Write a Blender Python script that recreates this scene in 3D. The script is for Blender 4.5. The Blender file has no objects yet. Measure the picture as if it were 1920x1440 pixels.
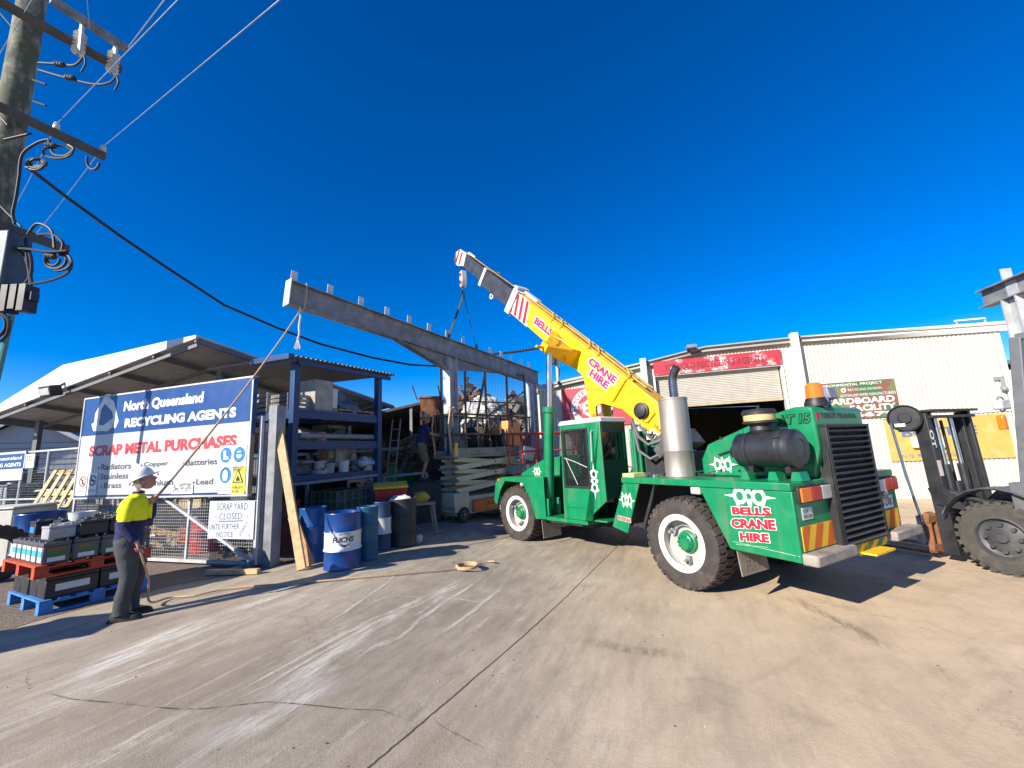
import bpy, bmesh, math, random
from mathutils import Matrix, Vector, noise as mnoise
R_ = math.radians
V = Vector
scene = bpy.context.scene
col = scene.collection
rng = random.Random(7)

# ---------------------------------------------------------------- camera
FPX, PITCH, ROLL, EYE = 780.0, R_(9.53), R_(-2.73), 1.8
cp, sp, cr, sr = math.cos(PITCH), math.sin(PITCH), math.cos(ROLL), math.sin(ROLL)
RM = Matrix(((cr, -sr, 0), (sr, cr, 0), (0, 0, 1))) @ Matrix(((1, 0, 0), (0, cp, sp), (0, -sp, cp))) @ Matrix(((1, 0, 0), (0, 0, -1), (0, 1, 0)))
CAM = V((0, 0, EYE))
cam_data = bpy.data.cameras.new("camera")
cam_data.sensor_width = 36
cam_data.lens = 36 * FPX / 1920
cam_data.clip_end = 3000
cam_data.clip_start = 0.05
cam = bpy.data.objects.new("camera", cam_data)
col.objects.link(cam)
cw = Matrix((RM[0], -RM[1], -RM[2])).transposed().to_4x4()
cw.translation = CAM
cam.matrix_world = cw
scene.camera = cam

# ---------------------------------------------------------------- light
SUN_EL = 28.5
SH = V((0.775, 0.632, 0)).normalized()            # way the shadows fall
sun_dir = (-SH * math.cos(R_(SUN_EL)) + V((0, 0, math.sin(R_(SUN_EL))))).normalized()
sl = bpy.data.lights.new("sun", 'SUN')
sl.energy = 5.0
sl.angle = R_(0.53)
sl.color = (1.0, 0.93, 0.82)
so = bpy.data.objects.new("sun", sl)
so.rotation_euler = sun_dir.to_track_quat('Z', 'Y').to_euler()
so.location = (-20, -16, 16)
col.objects.link(so)
w = bpy.data.worlds.new("World")
scene.world = w
w.use_nodes = True
nt = w.node_tree
sky = nt.nodes.new('ShaderNodeTexSky')
sky.sky_type = 'NISHITA'
sky.sun_disc = False
sky.sun_elevation = R_(SUN_EL)
sky.sun_rotation = math.atan2(sun_dir.x, sun_dir.y)
sky.air_density = 0.75
sky.dust_density = 0.0
sky.ozone_density = 3.0
hsv = nt.nodes.new('ShaderNodeHueSaturation')
hsv.inputs['Saturation'].default_value = 1.5
hsv.inputs['Hue'].default_value = 0.513
nt.links.new(sky.outputs[0], hsv.inputs['Color'])
nt.links.new(hsv.outputs[0], nt.nodes['Background'].inputs[0])
nt.nodes['Background'].inputs[1].default_value = 0.11
scene.view_settings.view_transform = 'Standard'
scene.view_settings.look = 'None'
scene.view_settings.exposure = 0.85
scene.view_settings.gamma = 1
scene.cycles.max_bounces = 6
scene.cycles.transparent_max_bounces = 12

# ---------------------------------------------------------------- placing helpers (photograph pixel -> point in the place)
def ray(x, y):
    return RM.transposed() @ V(((x - 960) / FPX, (y - 720) / FPX, 1.0))
def G(x, y, z=0.0):
    d = ray(x, y)
    return CAM + d * ((z - EYE) / d.z)
def D(x, y, Y):
    d = ray(x, y)
    return CAM + d * (Y / d.y)
def PL(x, y, o, n):
    d = ray(x, y)
    return CAM + d * (n.dot(o - CAM) / n.dot(d))
def hgt(x, y=0):
    t = min(1, max(0, (0.6 - x) / 3.2))
    return 0.25 * t * t * (3 - 2 * t)
def GH(x, y):
    z = 0.1
    for _ in range(30):
        p = G(x, y, z); z = 0.5 * z + 0.5 * hgt(p.x)
    return V((p.x, p.y, z))

# ---------------------------------------------------------------- materials
MATS = {}
def mat(name, color, rough=0.55, metal=0.0, var=0.18, scale=5.0, bump=0.0, bscale=60.0, stain=None, stain_amt=0.0, stain_scale=3.0, spec=0.5, streak=False, coat=0.0, chip=None, alpha=1.0, trans=0.0, emit=0.0):
    if name in MATS: return MATS[name]
    m = bpy.data.materials.new(name); m.use_nodes = True
    n = m.node_tree; b = n.nodes['Principled BSDF']; L = n.links
    b.inputs['Roughness'].default_value = rough
    b.inputs['Metallic'].default_value = metal
    b.inputs['Specular IOR Level'].default_value = spec
    b.inputs['Coat Weight'].default_value = coat
    b.inputs['Coat Roughness'].default_value = 0.15
    tc = n.nodes.new('ShaderNodeTexCoord')
    mp = n.nodes.new('ShaderNodeMapping')
    L.new(tc.outputs['Object'], mp.inputs[0])
    if streak: mp.inputs['Scale'].default_value = (1, 1, 0.12)
    nz = n.nodes.new('ShaderNodeTexNoise'); nz.inputs['Scale'].default_value = scale; nz.inputs['Detail'].default_value = 6; nz.inputs['Roughness'].default_value = 0.62
    L.new(mp.outputs[0], nz.inputs[0])
    mx = n.nodes.new('ShaderNodeMix'); mx.data_type = 'RGBA'
    c = color
    mx.inputs[6].default_value = (c[0] * (1 - var), c[1] * (1 - var), c[2] * (1 - var), 1)
    mx.inputs[7].default_value = (min(1, c[0] * (1 + var)), min(1, c[1] * (1 + var)), min(1, c[2] * (1 + var)), 1)
    mr = n.nodes.new('ShaderNodeMapRange'); mr.inputs[1].default_value = 0.3; mr.inputs[2].default_value = 0.7
    L.new(nz.outputs[0], mr.inputs[0]); L.new(mr.outputs[0], mx.inputs[0])
    out = mx.outputs[2]
    if stain:
        n2 = n.nodes.new('ShaderNodeTexNoise'); n2.inputs['Scale'].default_value = stain_scale; n2.inputs['Detail'].default_value = 9; n2.inputs['Roughness'].default_value = 0.7
        L.new(mp.outputs[0], n2.inputs[0])
        r2 = n.nodes.new('ShaderNodeMapRange'); r2.inputs[1].default_value = 0.62 - 0.2 * stain_amt; r2.inputs[2].default_value = 0.78 - 0.15 * stain_amt
        r2.inputs[4].default_value = min(1, stain_amt + 0.3)
        L.new(n2.outputs[0], r2.inputs[0])
        m2 = n.nodes.new('ShaderNodeMix'); m2.data_type = 'RGBA'
        m2.inputs[7].default_value = (*stain, 1)
        L.new(out, m2.inputs[6]); L.new(r2.outputs[0], m2.inputs[0]); out = m2.outputs[2]
    if chip:
        n4 = n.nodes.new('ShaderNodeTexNoise'); n4.inputs['Scale'].default_value = chip[1]; n4.inputs['Detail'].default_value = 5; n4.inputs['Roughness'].default_value = 0.65
        L.new(tc.outputs['Object'], n4.inputs[0])
        r4 = n.nodes.new('ShaderNodeMapRange'); r4.inputs[1].default_value = chip[2]; r4.inputs[2].default_value = chip[2] + 0.03; r4.inputs[4].default_value = 0.75
        L.new(n4.outputs[0], r4.inputs[0])
        m4 = n.nodes.new('ShaderNodeMix'); m4.data_type = 'RGBA'; m4.inputs[7].default_value = (*chip[0], 1)
        L.new(out, m4.inputs[6]); L.new(r4.outputs[0], m4.inputs[0]); out = m4.outputs[2]
        mp5 = n.nodes.new('ShaderNodeMapping'); mp5.inputs['Scale'].default_value = (7, 7, 0.5); L.new(tc.outputs['Object'], mp5.inputs[0])
        n5 = n.nodes.new('ShaderNodeTexNoise'); n5.inputs['Scale'].default_value = 1.0; n5.inputs['Detail'].default_value = 5; L.new(mp5.outputs[0], n5.inputs[0])
        r5 = n.nodes.new('ShaderNodeMapRange'); r5.inputs[1].default_value = 0.54; r5.inputs[2].default_value = 0.74; r5.inputs[4].default_value = 0.40
        L.new(n5.outputs[0], r5.inputs[0])
        m5 = n.nodes.new('ShaderNodeMix'); m5.data_type = 'RGBA'; m5.inputs[7].default_value = (0.19, 0.16, 0.115, 1)
        L.new(out, m5.inputs[6]); L.new(r5.outputs[0], m5.inputs[0]); out = m5.outputs[2]
    L.new(out, b.inputs['Base Color'])
    r3 = n.nodes.new('ShaderNodeMapRange'); r3.inputs[3].default_value = max(0.02, rough - 0.12); r3.inputs[4].default_value = min(1, rough + 0.12)
    L.new(nz.outputs[0], r3.inputs[0]); L.new(r3.outputs[0], b.inputs['Roughness'])
    if bump:
        n3 = n.nodes.new('ShaderNodeTexNoise'); n3.inputs['Scale'].default_value = bscale; n3.inputs['Detail'].default_value = 4
        L.new(tc.outputs['Object'], n3.inputs[0])
        bp = n.nodes.new('ShaderNodeBump'); bp.inputs['Strength'].default_value = bump; bp.inputs['Distance'].default_value = 0.02
        L.new(n3.outputs[0], bp.inputs['Height']); L.new(bp.outputs[0], b.inputs['Normal'])
    if alpha < 1: b.inputs['Alpha'].default_value = alpha
    if trans: b.inputs['Transmission Weight'].default_value = trans
    MATS[name] = m
    return m

DIRT = (0.16, 0.12, 0.08)
GREEN = mat('green_paint', (0.002, 0.19, 0.072), 0.38, var=0.12, stain=(0.10, 0.17, 0.10), stain_amt=0.35, stain_scale=2.2, bump=0.05, bscale=7, coat=0.15, chip=((0.13, 0.17, 0.12), 26, 0.70))
YELLOW = mat('yellow_paint', (0.78, 0.42, 0.002), 0.4, var=0.06, stain=(0.45, 0.27, 0.02), stain_amt=0.2, stain_scale=3, bump=0.05, bscale=7, chip=((0.3, 0.2, 0.05), 22, 0.71))
BLACK = mat('black_paint', (0.018, 0.018, 0.02), 0.5, var=0.35, stain=(0.09, 0.08, 0.07), stain_amt=0.25)
DARKIN = mat('dark_chassis', (0.02, 0.02, 0.02), 0.8, var=0.4)
RUBBER = mat('tyre_rubber', (0.055, 0.047, 0.042), 0.9, var=0.3, scale=7, stain=(0.14, 0.11, 0.085), stain_amt=0.45, stain_scale=5, bump=0.2, bscale=50, spec=0.2)
WHITE = mat('white_paint', (0.62, 0.61, 0.585), 0.45, var=0.06, stain=(0.4, 0.35, 0.28), stain_amt=0.2, chip=((0.25, 0.2, 0.16), 24, 0.71))
CHROME = mat('chrome_rod', (0.5, 0.5, 0.52), 0.25, metal=1.0, var=0.1)
STEEL = mat('stainless_steel', (0.34, 0.305, 0.265), 0.58, metal=0.6, var=0.28, streak=True, stain=(0.17, 0.12, 0.085), stain_amt=0.5)
GALV = mat('galvanised_steel', (0.21, 0.215, 0.225), 0.6, metal=0.15, var=0.35, scale=4, stain=(0.09, 0.09, 0.1), stain_amt=0.35, stain_scale=2.5)
GALV2 = mat('galvanised_bright', (0.42, 0.43, 0.44), 0.6, metal=0.1, var=0.2, stain=(0.22, 0.22, 0.23), stain_amt=0.2)
REDL = mat('red_lens', (0.42, 0.03, 0.02), 0.2, var=0.15)
ORGL = mat('orange_lens', (0.75, 0.17, 0.01), 0.2, var=0.15)
CLRL = mat('clear_lens', (0.45, 0.44, 0.42), 0.15, var=0.25)
REDP = mat('red_lettering', (0.42, 0.012, 0.028), 0.5, var=0.1)
WHTP = mat('white_lettering', (0.66, 0.655, 0.63), 0.5, var=0.04)
BLKP = mat('black_lettering', (0.02, 0.02, 0.02), 0.5, var=0.1)
ORGS = mat('orange_stripe', (0.62, 0.12, 0.01), 0.5, var=0.12)
YELS = mat('yellow_stripe', (0.80, 0.47, 0.02), 0.5, var=0.08)
BLUEP = mat('blue_steel', (0.005, 0.042, 0.135), 0.45, var=0.2, stain=(0.04, 0.045, 0.06), stain_amt=0.25)
RUST = mat('rusty_steel', (0.20, 0.085, 0.04), 0.9, var=0.45, scale=8, bump=0.2, bscale=30, stain=(0.36, 0.17, 0.08), stain_amt=0.5)
WOOD = mat('pale_timber', (0.50, 0.35, 0.18), 0.75, var=0.25, scale=9, bump=0.1, bscale=40, stain=(0.26, 0.17, 0.09), stain_amt=0.25)
GREYWOOD = mat('grey_timber', (0.27, 0.23, 0.18), 0.85, var=0.3, scale=9, bump=0.12, bscale=40)
CONCP = mat('kerb_concrete', (0.40, 0.37, 0.33), 0.9, var=0.2, bump=0.2)
GREY = mat('grey_paint', (0.22, 0.23, 0.25), 0.5, var=0.2, stain=(0.1, 0.09, 0.08), stain_amt=0.25)
CREAM = mat('cream_paint', (0.62, 0.54, 0.34), 0.5, var=0.12, stain=(0.2, 0.16, 0.1), stain_amt=0.35, stain_scale=4)
ORANGE = mat('orange_paint', (0.62, 0.15, 0.03), 0.5, var=0.15, stain=(0.25, 0.1, 0.05), stain_amt=0.3)
REDPAINT = mat('red_paint', (0.45, 0.02, 0.02), 0.5, var=0.15, stain=(0.2, 0.05, 0.04), stain_amt=0.25)
GLASS = mat('tinted_glass', (0.02, 0.025, 0.025), 0.06, var=0.1, trans=0.0, alpha=0.45)
ROPE = mat('manila_rope', (0.48, 0.33, 0.20), 0.95, var=0.3, scale=60, bump=0.4, bscale=120)
CABLE = mat('black_cable', (0.015, 0.016, 0.02), 0.6, var=0.3)
WIRE = mat('aluminium_wire', (0.34, 0.36, 0.4), 0.45, metal=0.6, var=0.1)
BIRO = mat('blue_pen_ink', (0.02, 0.03, 0.10), 0.6, var=0.1)

# ---------------------------------------------------------------- mesh builder
class MB:
    def __init__(s, M=None):
        s.v = []; s.f = []; s.m = []; s.M = M; s.mi = 0
    def add(s, vs, fs, mi=None):
        o = len(s.v)
        for p in vs:
            p = V(p)
            if s.M is not None: p = s.M @ p
            s.v.append(p)
        for f in fs:
            s.f.append([i + o for i in f]); s.m.append(s.mi if mi is None else mi)
        return s
    def box(s, x0, x1, y0, y1, z0, z1, mi=None):
        vs = [(x, y, z) for x in (x0, x1) for y in (y0, y1) for z in (z0, z1)]
        return s.add(vs, [(0, 1, 3, 2), (4, 6, 7, 5), (0, 4, 5, 1), (2, 3, 7, 6), (0, 2, 6, 4), (1, 5, 7, 3)], mi)
    def obox(s, c, size, rot=(0, 0, 0), mi=None):
        from mathutils import Euler
        E = Euler(rot).to_matrix(); c = V(c)
        h = V(size) / 2
        vs = [c + E @ V((sx * h.x, sy * h.y, sz * h.z)) for sx in (-1, 1) for sy in (-1, 1) for sz in (-1, 1)]
        return s.add(vs, [(0, 1, 3, 2), (4, 6, 7, 5), (0, 4, 5, 1), (2, 3, 7, 6), (0, 2, 6, 4), (1, 5, 7, 3)], mi)
    def bar(s, p, q, w, h=None, up=(0, 0, 1), mi=None):
        h = h or w; p = V(p); q = V(q); d = (q - p).normalized(); u = V(up)
        if abs(d.dot(u)) > 0.97: u = V((1, 0, 0)) if abs(d.x) < 0.9 else V((0, 1, 0))
        sd = d.cross(u).normalized() * (w / 2); uu = sd.cross(d).normalized() * (h / 2)
        vs = [a + sx * sd + sz * uu for a in (p, q) for sx in (-1, 1) for sz in (-1, 1)]
        return s.add(vs, [(0, 1, 3, 2), (4, 6, 7, 5), (0, 4, 5, 1), (2, 3, 7, 6), (0, 2, 6, 4), (1, 5, 7, 3)], mi)
    def tube(s, pts, r, seg=8, mi=None, r1=None):
        pts = [V(p) for p in pts]; n = len(pts); vs = []; fs = []
        u = None
        for i, p in enumerate(pts):
            d = (pts[min(i + 1, n - 1)] - pts[max(i - 1, 0)]).normalized()
            if u is None:
                u = d.orthogonal().normalized()
            u = (u - d * u.dot(d))
            u = u.normalized() if u.length > 1e-5 else d.orthogonal().normalized()
            wv = d.cross(u)
            rr = r if r1 is None else r + (r1 - r) * i / (n - 1)
            for k in range(seg):
                a = 2 * math.pi * k / seg
                vs.append(p + (u * math.cos(a) + wv * math.sin(a)) * rr)
        for i in range(n - 1):
            for k in range(seg):
                a = i * seg + k; b = i * seg + (k + 1) % seg
                fs.append((a, b, b + seg, a + seg))
        fs.append(tuple(range(seg))[::-1]); fs.append(tuple(range((n - 1) * seg, n * seg)))
        return s.add(vs, fs, mi)
    def cyl(s, p, q, r, r1=None, seg=20, mi=None):
        return s.tube([p, q], r, seg, mi, r1)
    def prism(s, pts, vec, mi=None):
        n = len(pts); vec = V(vec)
        vs = [V(p) for p in pts] + [V(p) + vec for p in pts]
        fs = [tuple(range(n))[::-1], tuple(range(n, 2 * n))] + [(i, (i + 1) % n, n + (i + 1) % n, n + i) for i in range(n)]
        return s.add(vs, fs, mi)
    def lathe(s, prof, o, axis=(0, 0, 1), seg=32, mi=None, mis=None):
        o = V(o); ax = V(axis).normalized(); u = ax.orthogonal().normalized(); wv = ax.cross(u)
        vs = []; n = len(prof)
        for k in range(seg):
            a = 2 * math.pi * k / seg
            dd = u * math.cos(a) + wv * math.sin(a)
            for r, z in prof: vs.append(o + dd * r + ax * z)
        fs = []; ms = []
        for k in range(seg):
            k2 = (k + 1) % seg
            for i in range(n - 1):
                fs.append((k * n + i, k2 * n + i, k2 * n + i + 1, k * n + i + 1)); ms.append(mis[i] if mis else mi)
        o0 = len(s.v)
        for p in vs: s.v.append(s.M @ p if s.M is not None else p)
        for f, m_ in zip(fs, ms):
            s.f.append([i + o0 for i in f]); s.m.append(s.mi if m_ is None else m_)
        return s
    def sphere(s, c, r, seg=12, ring=8, mi=None, jit=0, rnd=None, sq=(1, 1, 1)):
        c = V(c); vs = []; fs = []
        off = V((rng.random() * 50, rng.random() * 50, rng.random() * 50))
        for i in range(ring + 1):
            t = math.pi * i / ring
            for k in range(seg):
                a = 2 * math.pi * k / seg
                d = V((math.sin(t) * math.cos(a), math.sin(t) * math.sin(a), math.cos(t)))
                rr = r * (1 + jit * mnoise.noise(d * 1.7 + off)) if jit else r
                vs.append(c + V((d.x * sq[0], d.y * sq[1], d.z * sq[2])) * rr)
        for i in range(ring):
            for k in range(seg):
                fs.append((i * seg + k, i * seg + (k + 1) % seg, (i + 1) * seg + (k + 1) % seg, (i + 1) * seg + k))
        return s.add(vs, fs, mi)
    def merge(s, vs, fs, T, mi=None):
        return s.add([T @ V(p) for p in vs], fs, mi)
    def build(s, name, m, parent=None, smooth=35, bevel=0.0, keep=False):
        me = bpy.data.meshes.new(name)
        bm = bmesh.new()
        bv = [bm.verts.new(p) for p in s.v]
        for f, mi in zip(s.f, s.m):
            try:
                fc = bm.faces.new([bv[i] for i in f]); fc.material_index = mi
            except ValueError: pass
        bmesh.ops.remove_doubles(bm, verts=bm.verts, dist=1e-5)
        if not keep: bmesh.ops.recalc_face_normals(bm, faces=bm.faces)
        if smooth:
            for fc in bm.faces: fc.smooth = True
            for e in bm.edges:
                if len(e.link_faces) == 2:
                    e.smooth = e.calc_face_angle(0) < R_(smooth)
        bm.to_mesh(me); bm.free()
        for mm in (m if isinstance(m, (list, tuple)) else [m]): me.materials.append(mm)
        o = bpy.data.objects.new(name, me)
        col.objects.link(o)
        if parent is not None: o.parent = parent
        if bevel:
            b = o.modifiers.new('bevel', 'BEVEL'); b.width = bevel; b.segments = 2; b.limit_method = 'ANGLE'; b.angle_limit = R_(40)
        return o

def tag(o, label=None, cat=None, group=None, kind=None):
    if label: o['label'] = label
    if cat: o['category'] = cat
    if group: o['group'] = group
    if kind: o['kind'] = kind
    return o
def thing(name, label, cat, loc=(0, 0, 0), rz=0.0, group=None):
    o = bpy.data.objects.new(name, None); col.objects.link(o)
    o.location = loc; o.rotation_euler = (0, 0, rz); o.empty_display_size = 0.2
    return tag(o, label, cat, group)
def copy_tree(o, parent=None):
    c = o.copy(); col.objects.link(c)
    if parent is not None: c.parent = parent
    for ch in [x for x in bpy.data.objects if x.parent == o]: copy_tree(ch, c)
    return c
def place(o, loc, rz, label, group=None):
    o.location = loc; o.rotation_euler = (o.rotation_euler[0], o.rotation_euler[1], rz); o['label'] = label
    if group: o['group'] = group
    return o

TXT = {}
def text_mesh(body, bold=0.0, shear=0.0):
    k = (body, bold, shear)
    if k in TXT: return TXT[k]
    c = bpy.data.curves.new('t', 'FONT'); c.body = body; c.size = 1; c.offset = bold; c.shear = shear; c.resolution_u = 3; c.fill_mode = 'FRONT'
    o = bpy.data.objects.new('t', c); col.objects.link(o)
    dg = bpy.context.evaluated_depsgraph_get(); dg.update()
    me = o.evaluated_get(dg).to_mesh()
    vs = [V((v.co.x, v.co.y)) for v in me.vertices]; fs = [tuple(p.vertices) for p in me.polygons]
    o.evaluated_get(dg).to_mesh_clear()
    bpy.data.objects.remove(o); bpy.data.curves.remove(c)
    x0 = min(v.x for v in vs); x1 = max(v.x for v in vs); y0 = min(v.y for v in vs); y1 = max(v.y for v in vs)
    TXT[k] = ([((v.x - x0) / (x1 - x0), (v.y - y0) / (y1 - y0)) for v in vs], fs, (x1 - x0) / (y1 - y0))
    return TXT[k]
def letter(mb, body, o, ex, ey, bold=0.0, shear=0.0, mi=None):
    """fit the words into the box o, o+ex, o+ey"""
    vs, fs, _ = text_mesh(body, bold, shear)
    o = V(o); ex = V(ex); ey = V(ey)
    return mb.add([o + ex * a + ey * b for a, b in vs], fs, mi)
def arc_letters(mb, body, c, ex, ey, r, a0, a1, h, wd, bold=0.02, mi=None):
    n = len(body)
    for i, ch in enumerate(body):
        if ch == ' ': continue
        a = R_(a0 + (a1 - a0) * (i + 0.5) / n)
        rad = ex * math.cos(a) + ey * math.sin(a); tan = ex * math.sin(a) - ey * math.cos(a)
        if a1 > a0: tan = -tan; 
        up = rad if a1 < a0 else -rad
        letter(mb, ch, V(c) + rad * r - tan * wd / 2 - up * h / 2, tan * wd * (0.4 if ch == 'I' else 1), up * h, bold, 0, mi)
def dir_frame(rz):
    return V((math.cos(rz), math.sin(rz), 0)), V((-math.sin(rz), math.cos(rz), 0))
def wall_hole(mb, u0, u1, z0, z1, hu0, hu1, hz0, hz1, f):
    """rectangle with a rectangular hole: f(u0,u1,z0,z1) adds a slab"""
    f(u0, hu0, z0, z1); f(hu1, u1, z0, z1); f(hu0, hu1, hz1, z1); f(hu0, hu1, z0, hz0)
def sag(p, q, s, n=16):
    p = V(p); q = V(q)
    return [p.lerp(q, i / n) - V((0, 0, 4 * s * (i / n) * (1 - i / n))) for i in range(n + 1)]
# ================================================================ GROUND
def nodes_of(name):
    m = bpy.data.materials.new(name); m.use_nodes = True
    n = m.node_tree
    return m, n, n.nodes['Principled BSDF'], n.links
class NT:
    """small node helper"""
    def __init__(s, n): s.n = n; s.L = n.links
    def new(s, t, **k):
        x = s.n.nodes.new(t)
        for a, b in k.items(): setattr(x, a, b)
        return x
    def val(s, sock, v):
        if hasattr(v, 'is_output') or isinstance(v, bpy.types.NodeSocket): s.L.new(v, sock)
        else: sock.default_value = v
    def math(s, op, a, b=None, c=None, clamp=False):
        x = s.new('ShaderNodeMath', operation=op); x.use_clamp = clamp
        s.val(x.inputs[0], a)
        if b is not None: s.val(x.inputs[1], b)
        if c is not None: s.val(x.inputs[2], c)
        return x.outputs[0]
    def rng(s, v, a, b, c=0.0, d=1.0):
        x = s.new('ShaderNodeMapRange'); s.val(x.inputs[0], v)
        for i, q in enumerate((a, b, c, d)): x.inputs[i + 1].default_value = q
        return x.outputs[0]
    def noise(s, vec, scale, det=6, rough=0.6, dist=0.0):
        x = s.new('ShaderNodeTexNoise'); x.inputs['Scale'].default_value = scale; x.inputs['Detail'].default_value = det; x.inputs['Roughness'].default_value = rough; x.inputs['Distortion'].default_value = dist
        s.L.new(vec, x.inputs['Vector']); return x.outputs[0]
    def map(s, vec, rot=0, scale=(1, 1, 1), loc=(0, 0, 0)):
        if rot and tuple(scale) != (1, 1, 1): return s.map(s.map(vec, rot), 0, scale, loc)
        x = s.new('ShaderNodeMapping'); x.inputs['Rotation'].default_value = (0, 0, rot); x.inputs['Scale'].default_value = scale; x.inputs['Location'].default_value = loc
        s.L.new(vec, x.inputs[0]); return x.outputs[0]
    def mix(s, f, a, b):
        x = s.new('ShaderNodeMix', data_type='RGBA'); s.val(x.inputs[0], f)
        for i, q in ((6, a), (7, b)):
            if isinstance(q, tuple): x.inputs[i].default_value = (*q, 1)
            else: s.L.new(q, x.inputs[i])
        return x.outputs[2]

def ground_material():
    m, n, b, L = nodes_of('worn_concrete'); t = NT(n)
    pos = t.new('ShaderNodeNewGeometry').outputs['Position']
    sx = t.new('ShaderNodeSeparateXYZ'); L.new(pos, sx.inputs[0]); X, Y = sx.outputs[0], sx.outputs[1]
    big = t.noise(pos, 0.45, 8, 0.62); mid = t.noise(pos, 2.2, 8, 0.68); fine = t.noise(pos, 24, 6, 0.7); grit = t.noise(pos, 95, 3, 0.6)
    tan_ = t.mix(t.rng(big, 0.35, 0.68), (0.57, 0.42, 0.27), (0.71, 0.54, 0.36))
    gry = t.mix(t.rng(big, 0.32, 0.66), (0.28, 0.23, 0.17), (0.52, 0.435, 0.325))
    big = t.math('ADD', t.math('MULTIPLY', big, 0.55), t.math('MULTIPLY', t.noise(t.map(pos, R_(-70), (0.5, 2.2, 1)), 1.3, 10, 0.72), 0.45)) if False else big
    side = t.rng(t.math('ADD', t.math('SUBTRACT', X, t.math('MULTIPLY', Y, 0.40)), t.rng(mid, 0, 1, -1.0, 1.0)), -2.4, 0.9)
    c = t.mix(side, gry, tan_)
    # oil and rubber patches, stretched along the way the trucks drive
    drv = t.map(pos, R_(-68), (0.45, 2.6, 1))
    st = t.noise(drv, 1.0, 9, 0.68)
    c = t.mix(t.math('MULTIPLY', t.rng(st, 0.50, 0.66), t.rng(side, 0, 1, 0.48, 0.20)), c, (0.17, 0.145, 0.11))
    trk = t.noise(t.map(pos, R_(-28), (0.28, 2.2, 1)), 1.1, 8, 0.66)
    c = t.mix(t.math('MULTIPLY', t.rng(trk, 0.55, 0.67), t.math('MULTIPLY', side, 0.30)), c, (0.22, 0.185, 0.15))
    blot = t.noise(pos, 0.95, 6, 0.62, 0.6)
    c = t.mix(t.math('MULTIPLY', t.rng(blot, 0.60, 0.70), 0.40), c, (0.18, 0.145, 0.11))
    # pale dragged scrapes left by skips, all along one way
    bend = t.new('ShaderNodeVectorMath', operation='MULTIPLY_ADD')
    bn = t.new('ShaderNodeTexNoise'); bn.inputs['Scale'].default_value = 0.35; bn.inputs['Detail'].default_value = 2; L.new(pos, bn.inputs['Vector'])
    L.new(bn.outputs['Color'], bend.inputs[0]); bend.inputs[1].default_value = (0.9, 0.0, 0); L.new(pos, bend.inputs[2])
    bpos = bend.outputs[0]
    inx = t.math('SUBTRACT', X, t.math('MULTIPLY', t.math('SUBTRACT', Y, 6.6), 0.34))
    for k, (sc, lo, hi, amt, z0, z1) in enumerate(((6.0, 0.575, 0.625, 0.75, 0.40, 0.56), (15.0, 0.60, 0.66, 0.7, 0.42, 0.60), (2.4, 0.56, 0.66, 0.45, 0.40, 0.58))):
        ln = t.noise(t.map(bpos, R_(-71 + 3 * k), (0.13 * (1 + k * 0.4), sc, 1), (k * 3.1, 0, 0)), 1.0, 4, 0.7)
        band = t.math('MULTIPLY', t.rng(inx, -4.6, -2.6), t.rng(inx, 0.5, -0.5))
        band = t.math('MULTIPLY', band, t.rng(t.noise(t.map(pos, 0, (1, 1, 1), (k * 5.0, 2, 0)), 0.7, 5, 0.62), z0, z1))
        c = t.mix(t.math('MULTIPLY', t.math('MULTIPLY', t.math('MULTIPLY', t.rng(ln, lo, hi), band), t.rng(t.noise(pos, 9.0, 8, 0.75), 0.38, 0.56)), amt), c, (0.70, 0.64, 0.55))
    pale = t.noise(drv, 2.6, 9, 0.74)
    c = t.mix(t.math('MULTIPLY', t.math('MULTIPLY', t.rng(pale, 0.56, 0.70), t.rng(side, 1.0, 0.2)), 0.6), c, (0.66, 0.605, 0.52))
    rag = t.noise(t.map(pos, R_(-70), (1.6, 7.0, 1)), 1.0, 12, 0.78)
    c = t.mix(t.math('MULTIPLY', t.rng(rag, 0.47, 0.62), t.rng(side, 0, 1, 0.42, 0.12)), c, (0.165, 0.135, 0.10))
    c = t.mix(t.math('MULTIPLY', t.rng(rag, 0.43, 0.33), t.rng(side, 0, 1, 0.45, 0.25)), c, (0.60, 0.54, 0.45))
    # mottling and grit
    c = t.mix(t.math('MULTIPLY', t.rng(mid, 0.42, 0.70), 0.36), c, (0.25, 0.2, 0.15))
    c = t.mix(t.rng(fine, 0.3, 0.75, 0.0, 0.28), c, (0.24, 0.2, 0.155))
    c = t.mix(t.math('MULTIPLY', t.rng(grit, 0.68, 0.76), 0.5), c, (0.09, 0.075, 0.06))
    c = t.mix(t.math('MULTIPLY', t.rng(grit, 0.34, 0.26), 0.45), c, (0.66, 0.58, 0.47))
    fl = t.new('ShaderNodeTexVoronoi'); fl.inputs['Scale'].default_value = 5.5; L.new(pos, fl.inputs['Vector'])
    spk = t.math('MULTIPLY', t.rng(fl.outputs['Distance'], 0.075, 0.05), t.rng(t.noise(pos, 3.0, 2), 0.55, 0.6))
    c = t.mix(t.math('MULTIPLY', spk, 0.8), c, (0.07, 0.06, 0.05))
    # cracks
    wob = t.new('ShaderNodeVectorMath', operation='MULTIPLY_ADD')
    nz = t.new('ShaderNodeTexNoise'); nz.inputs['Scale'].default_value = 1.3; nz.inputs['Detail'].default_value = 8; nz.inputs['Roughness'].default_value = 0.7; L.new(pos, nz.inputs['Vector'])
    L.new(nz.outputs['Color'], wob.inputs[0]); wob.inputs[1].default_value = (1.5, 1.5, 0); L.new(pos, wob.inputs[2])
    vo = t.new('ShaderNodeTexVoronoi', feature='DISTANCE_TO_EDGE'); vo.inputs['Scale'].default_value = 0.27; L.new(wob.outputs[0], vo.inputs['Vector'])
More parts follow.
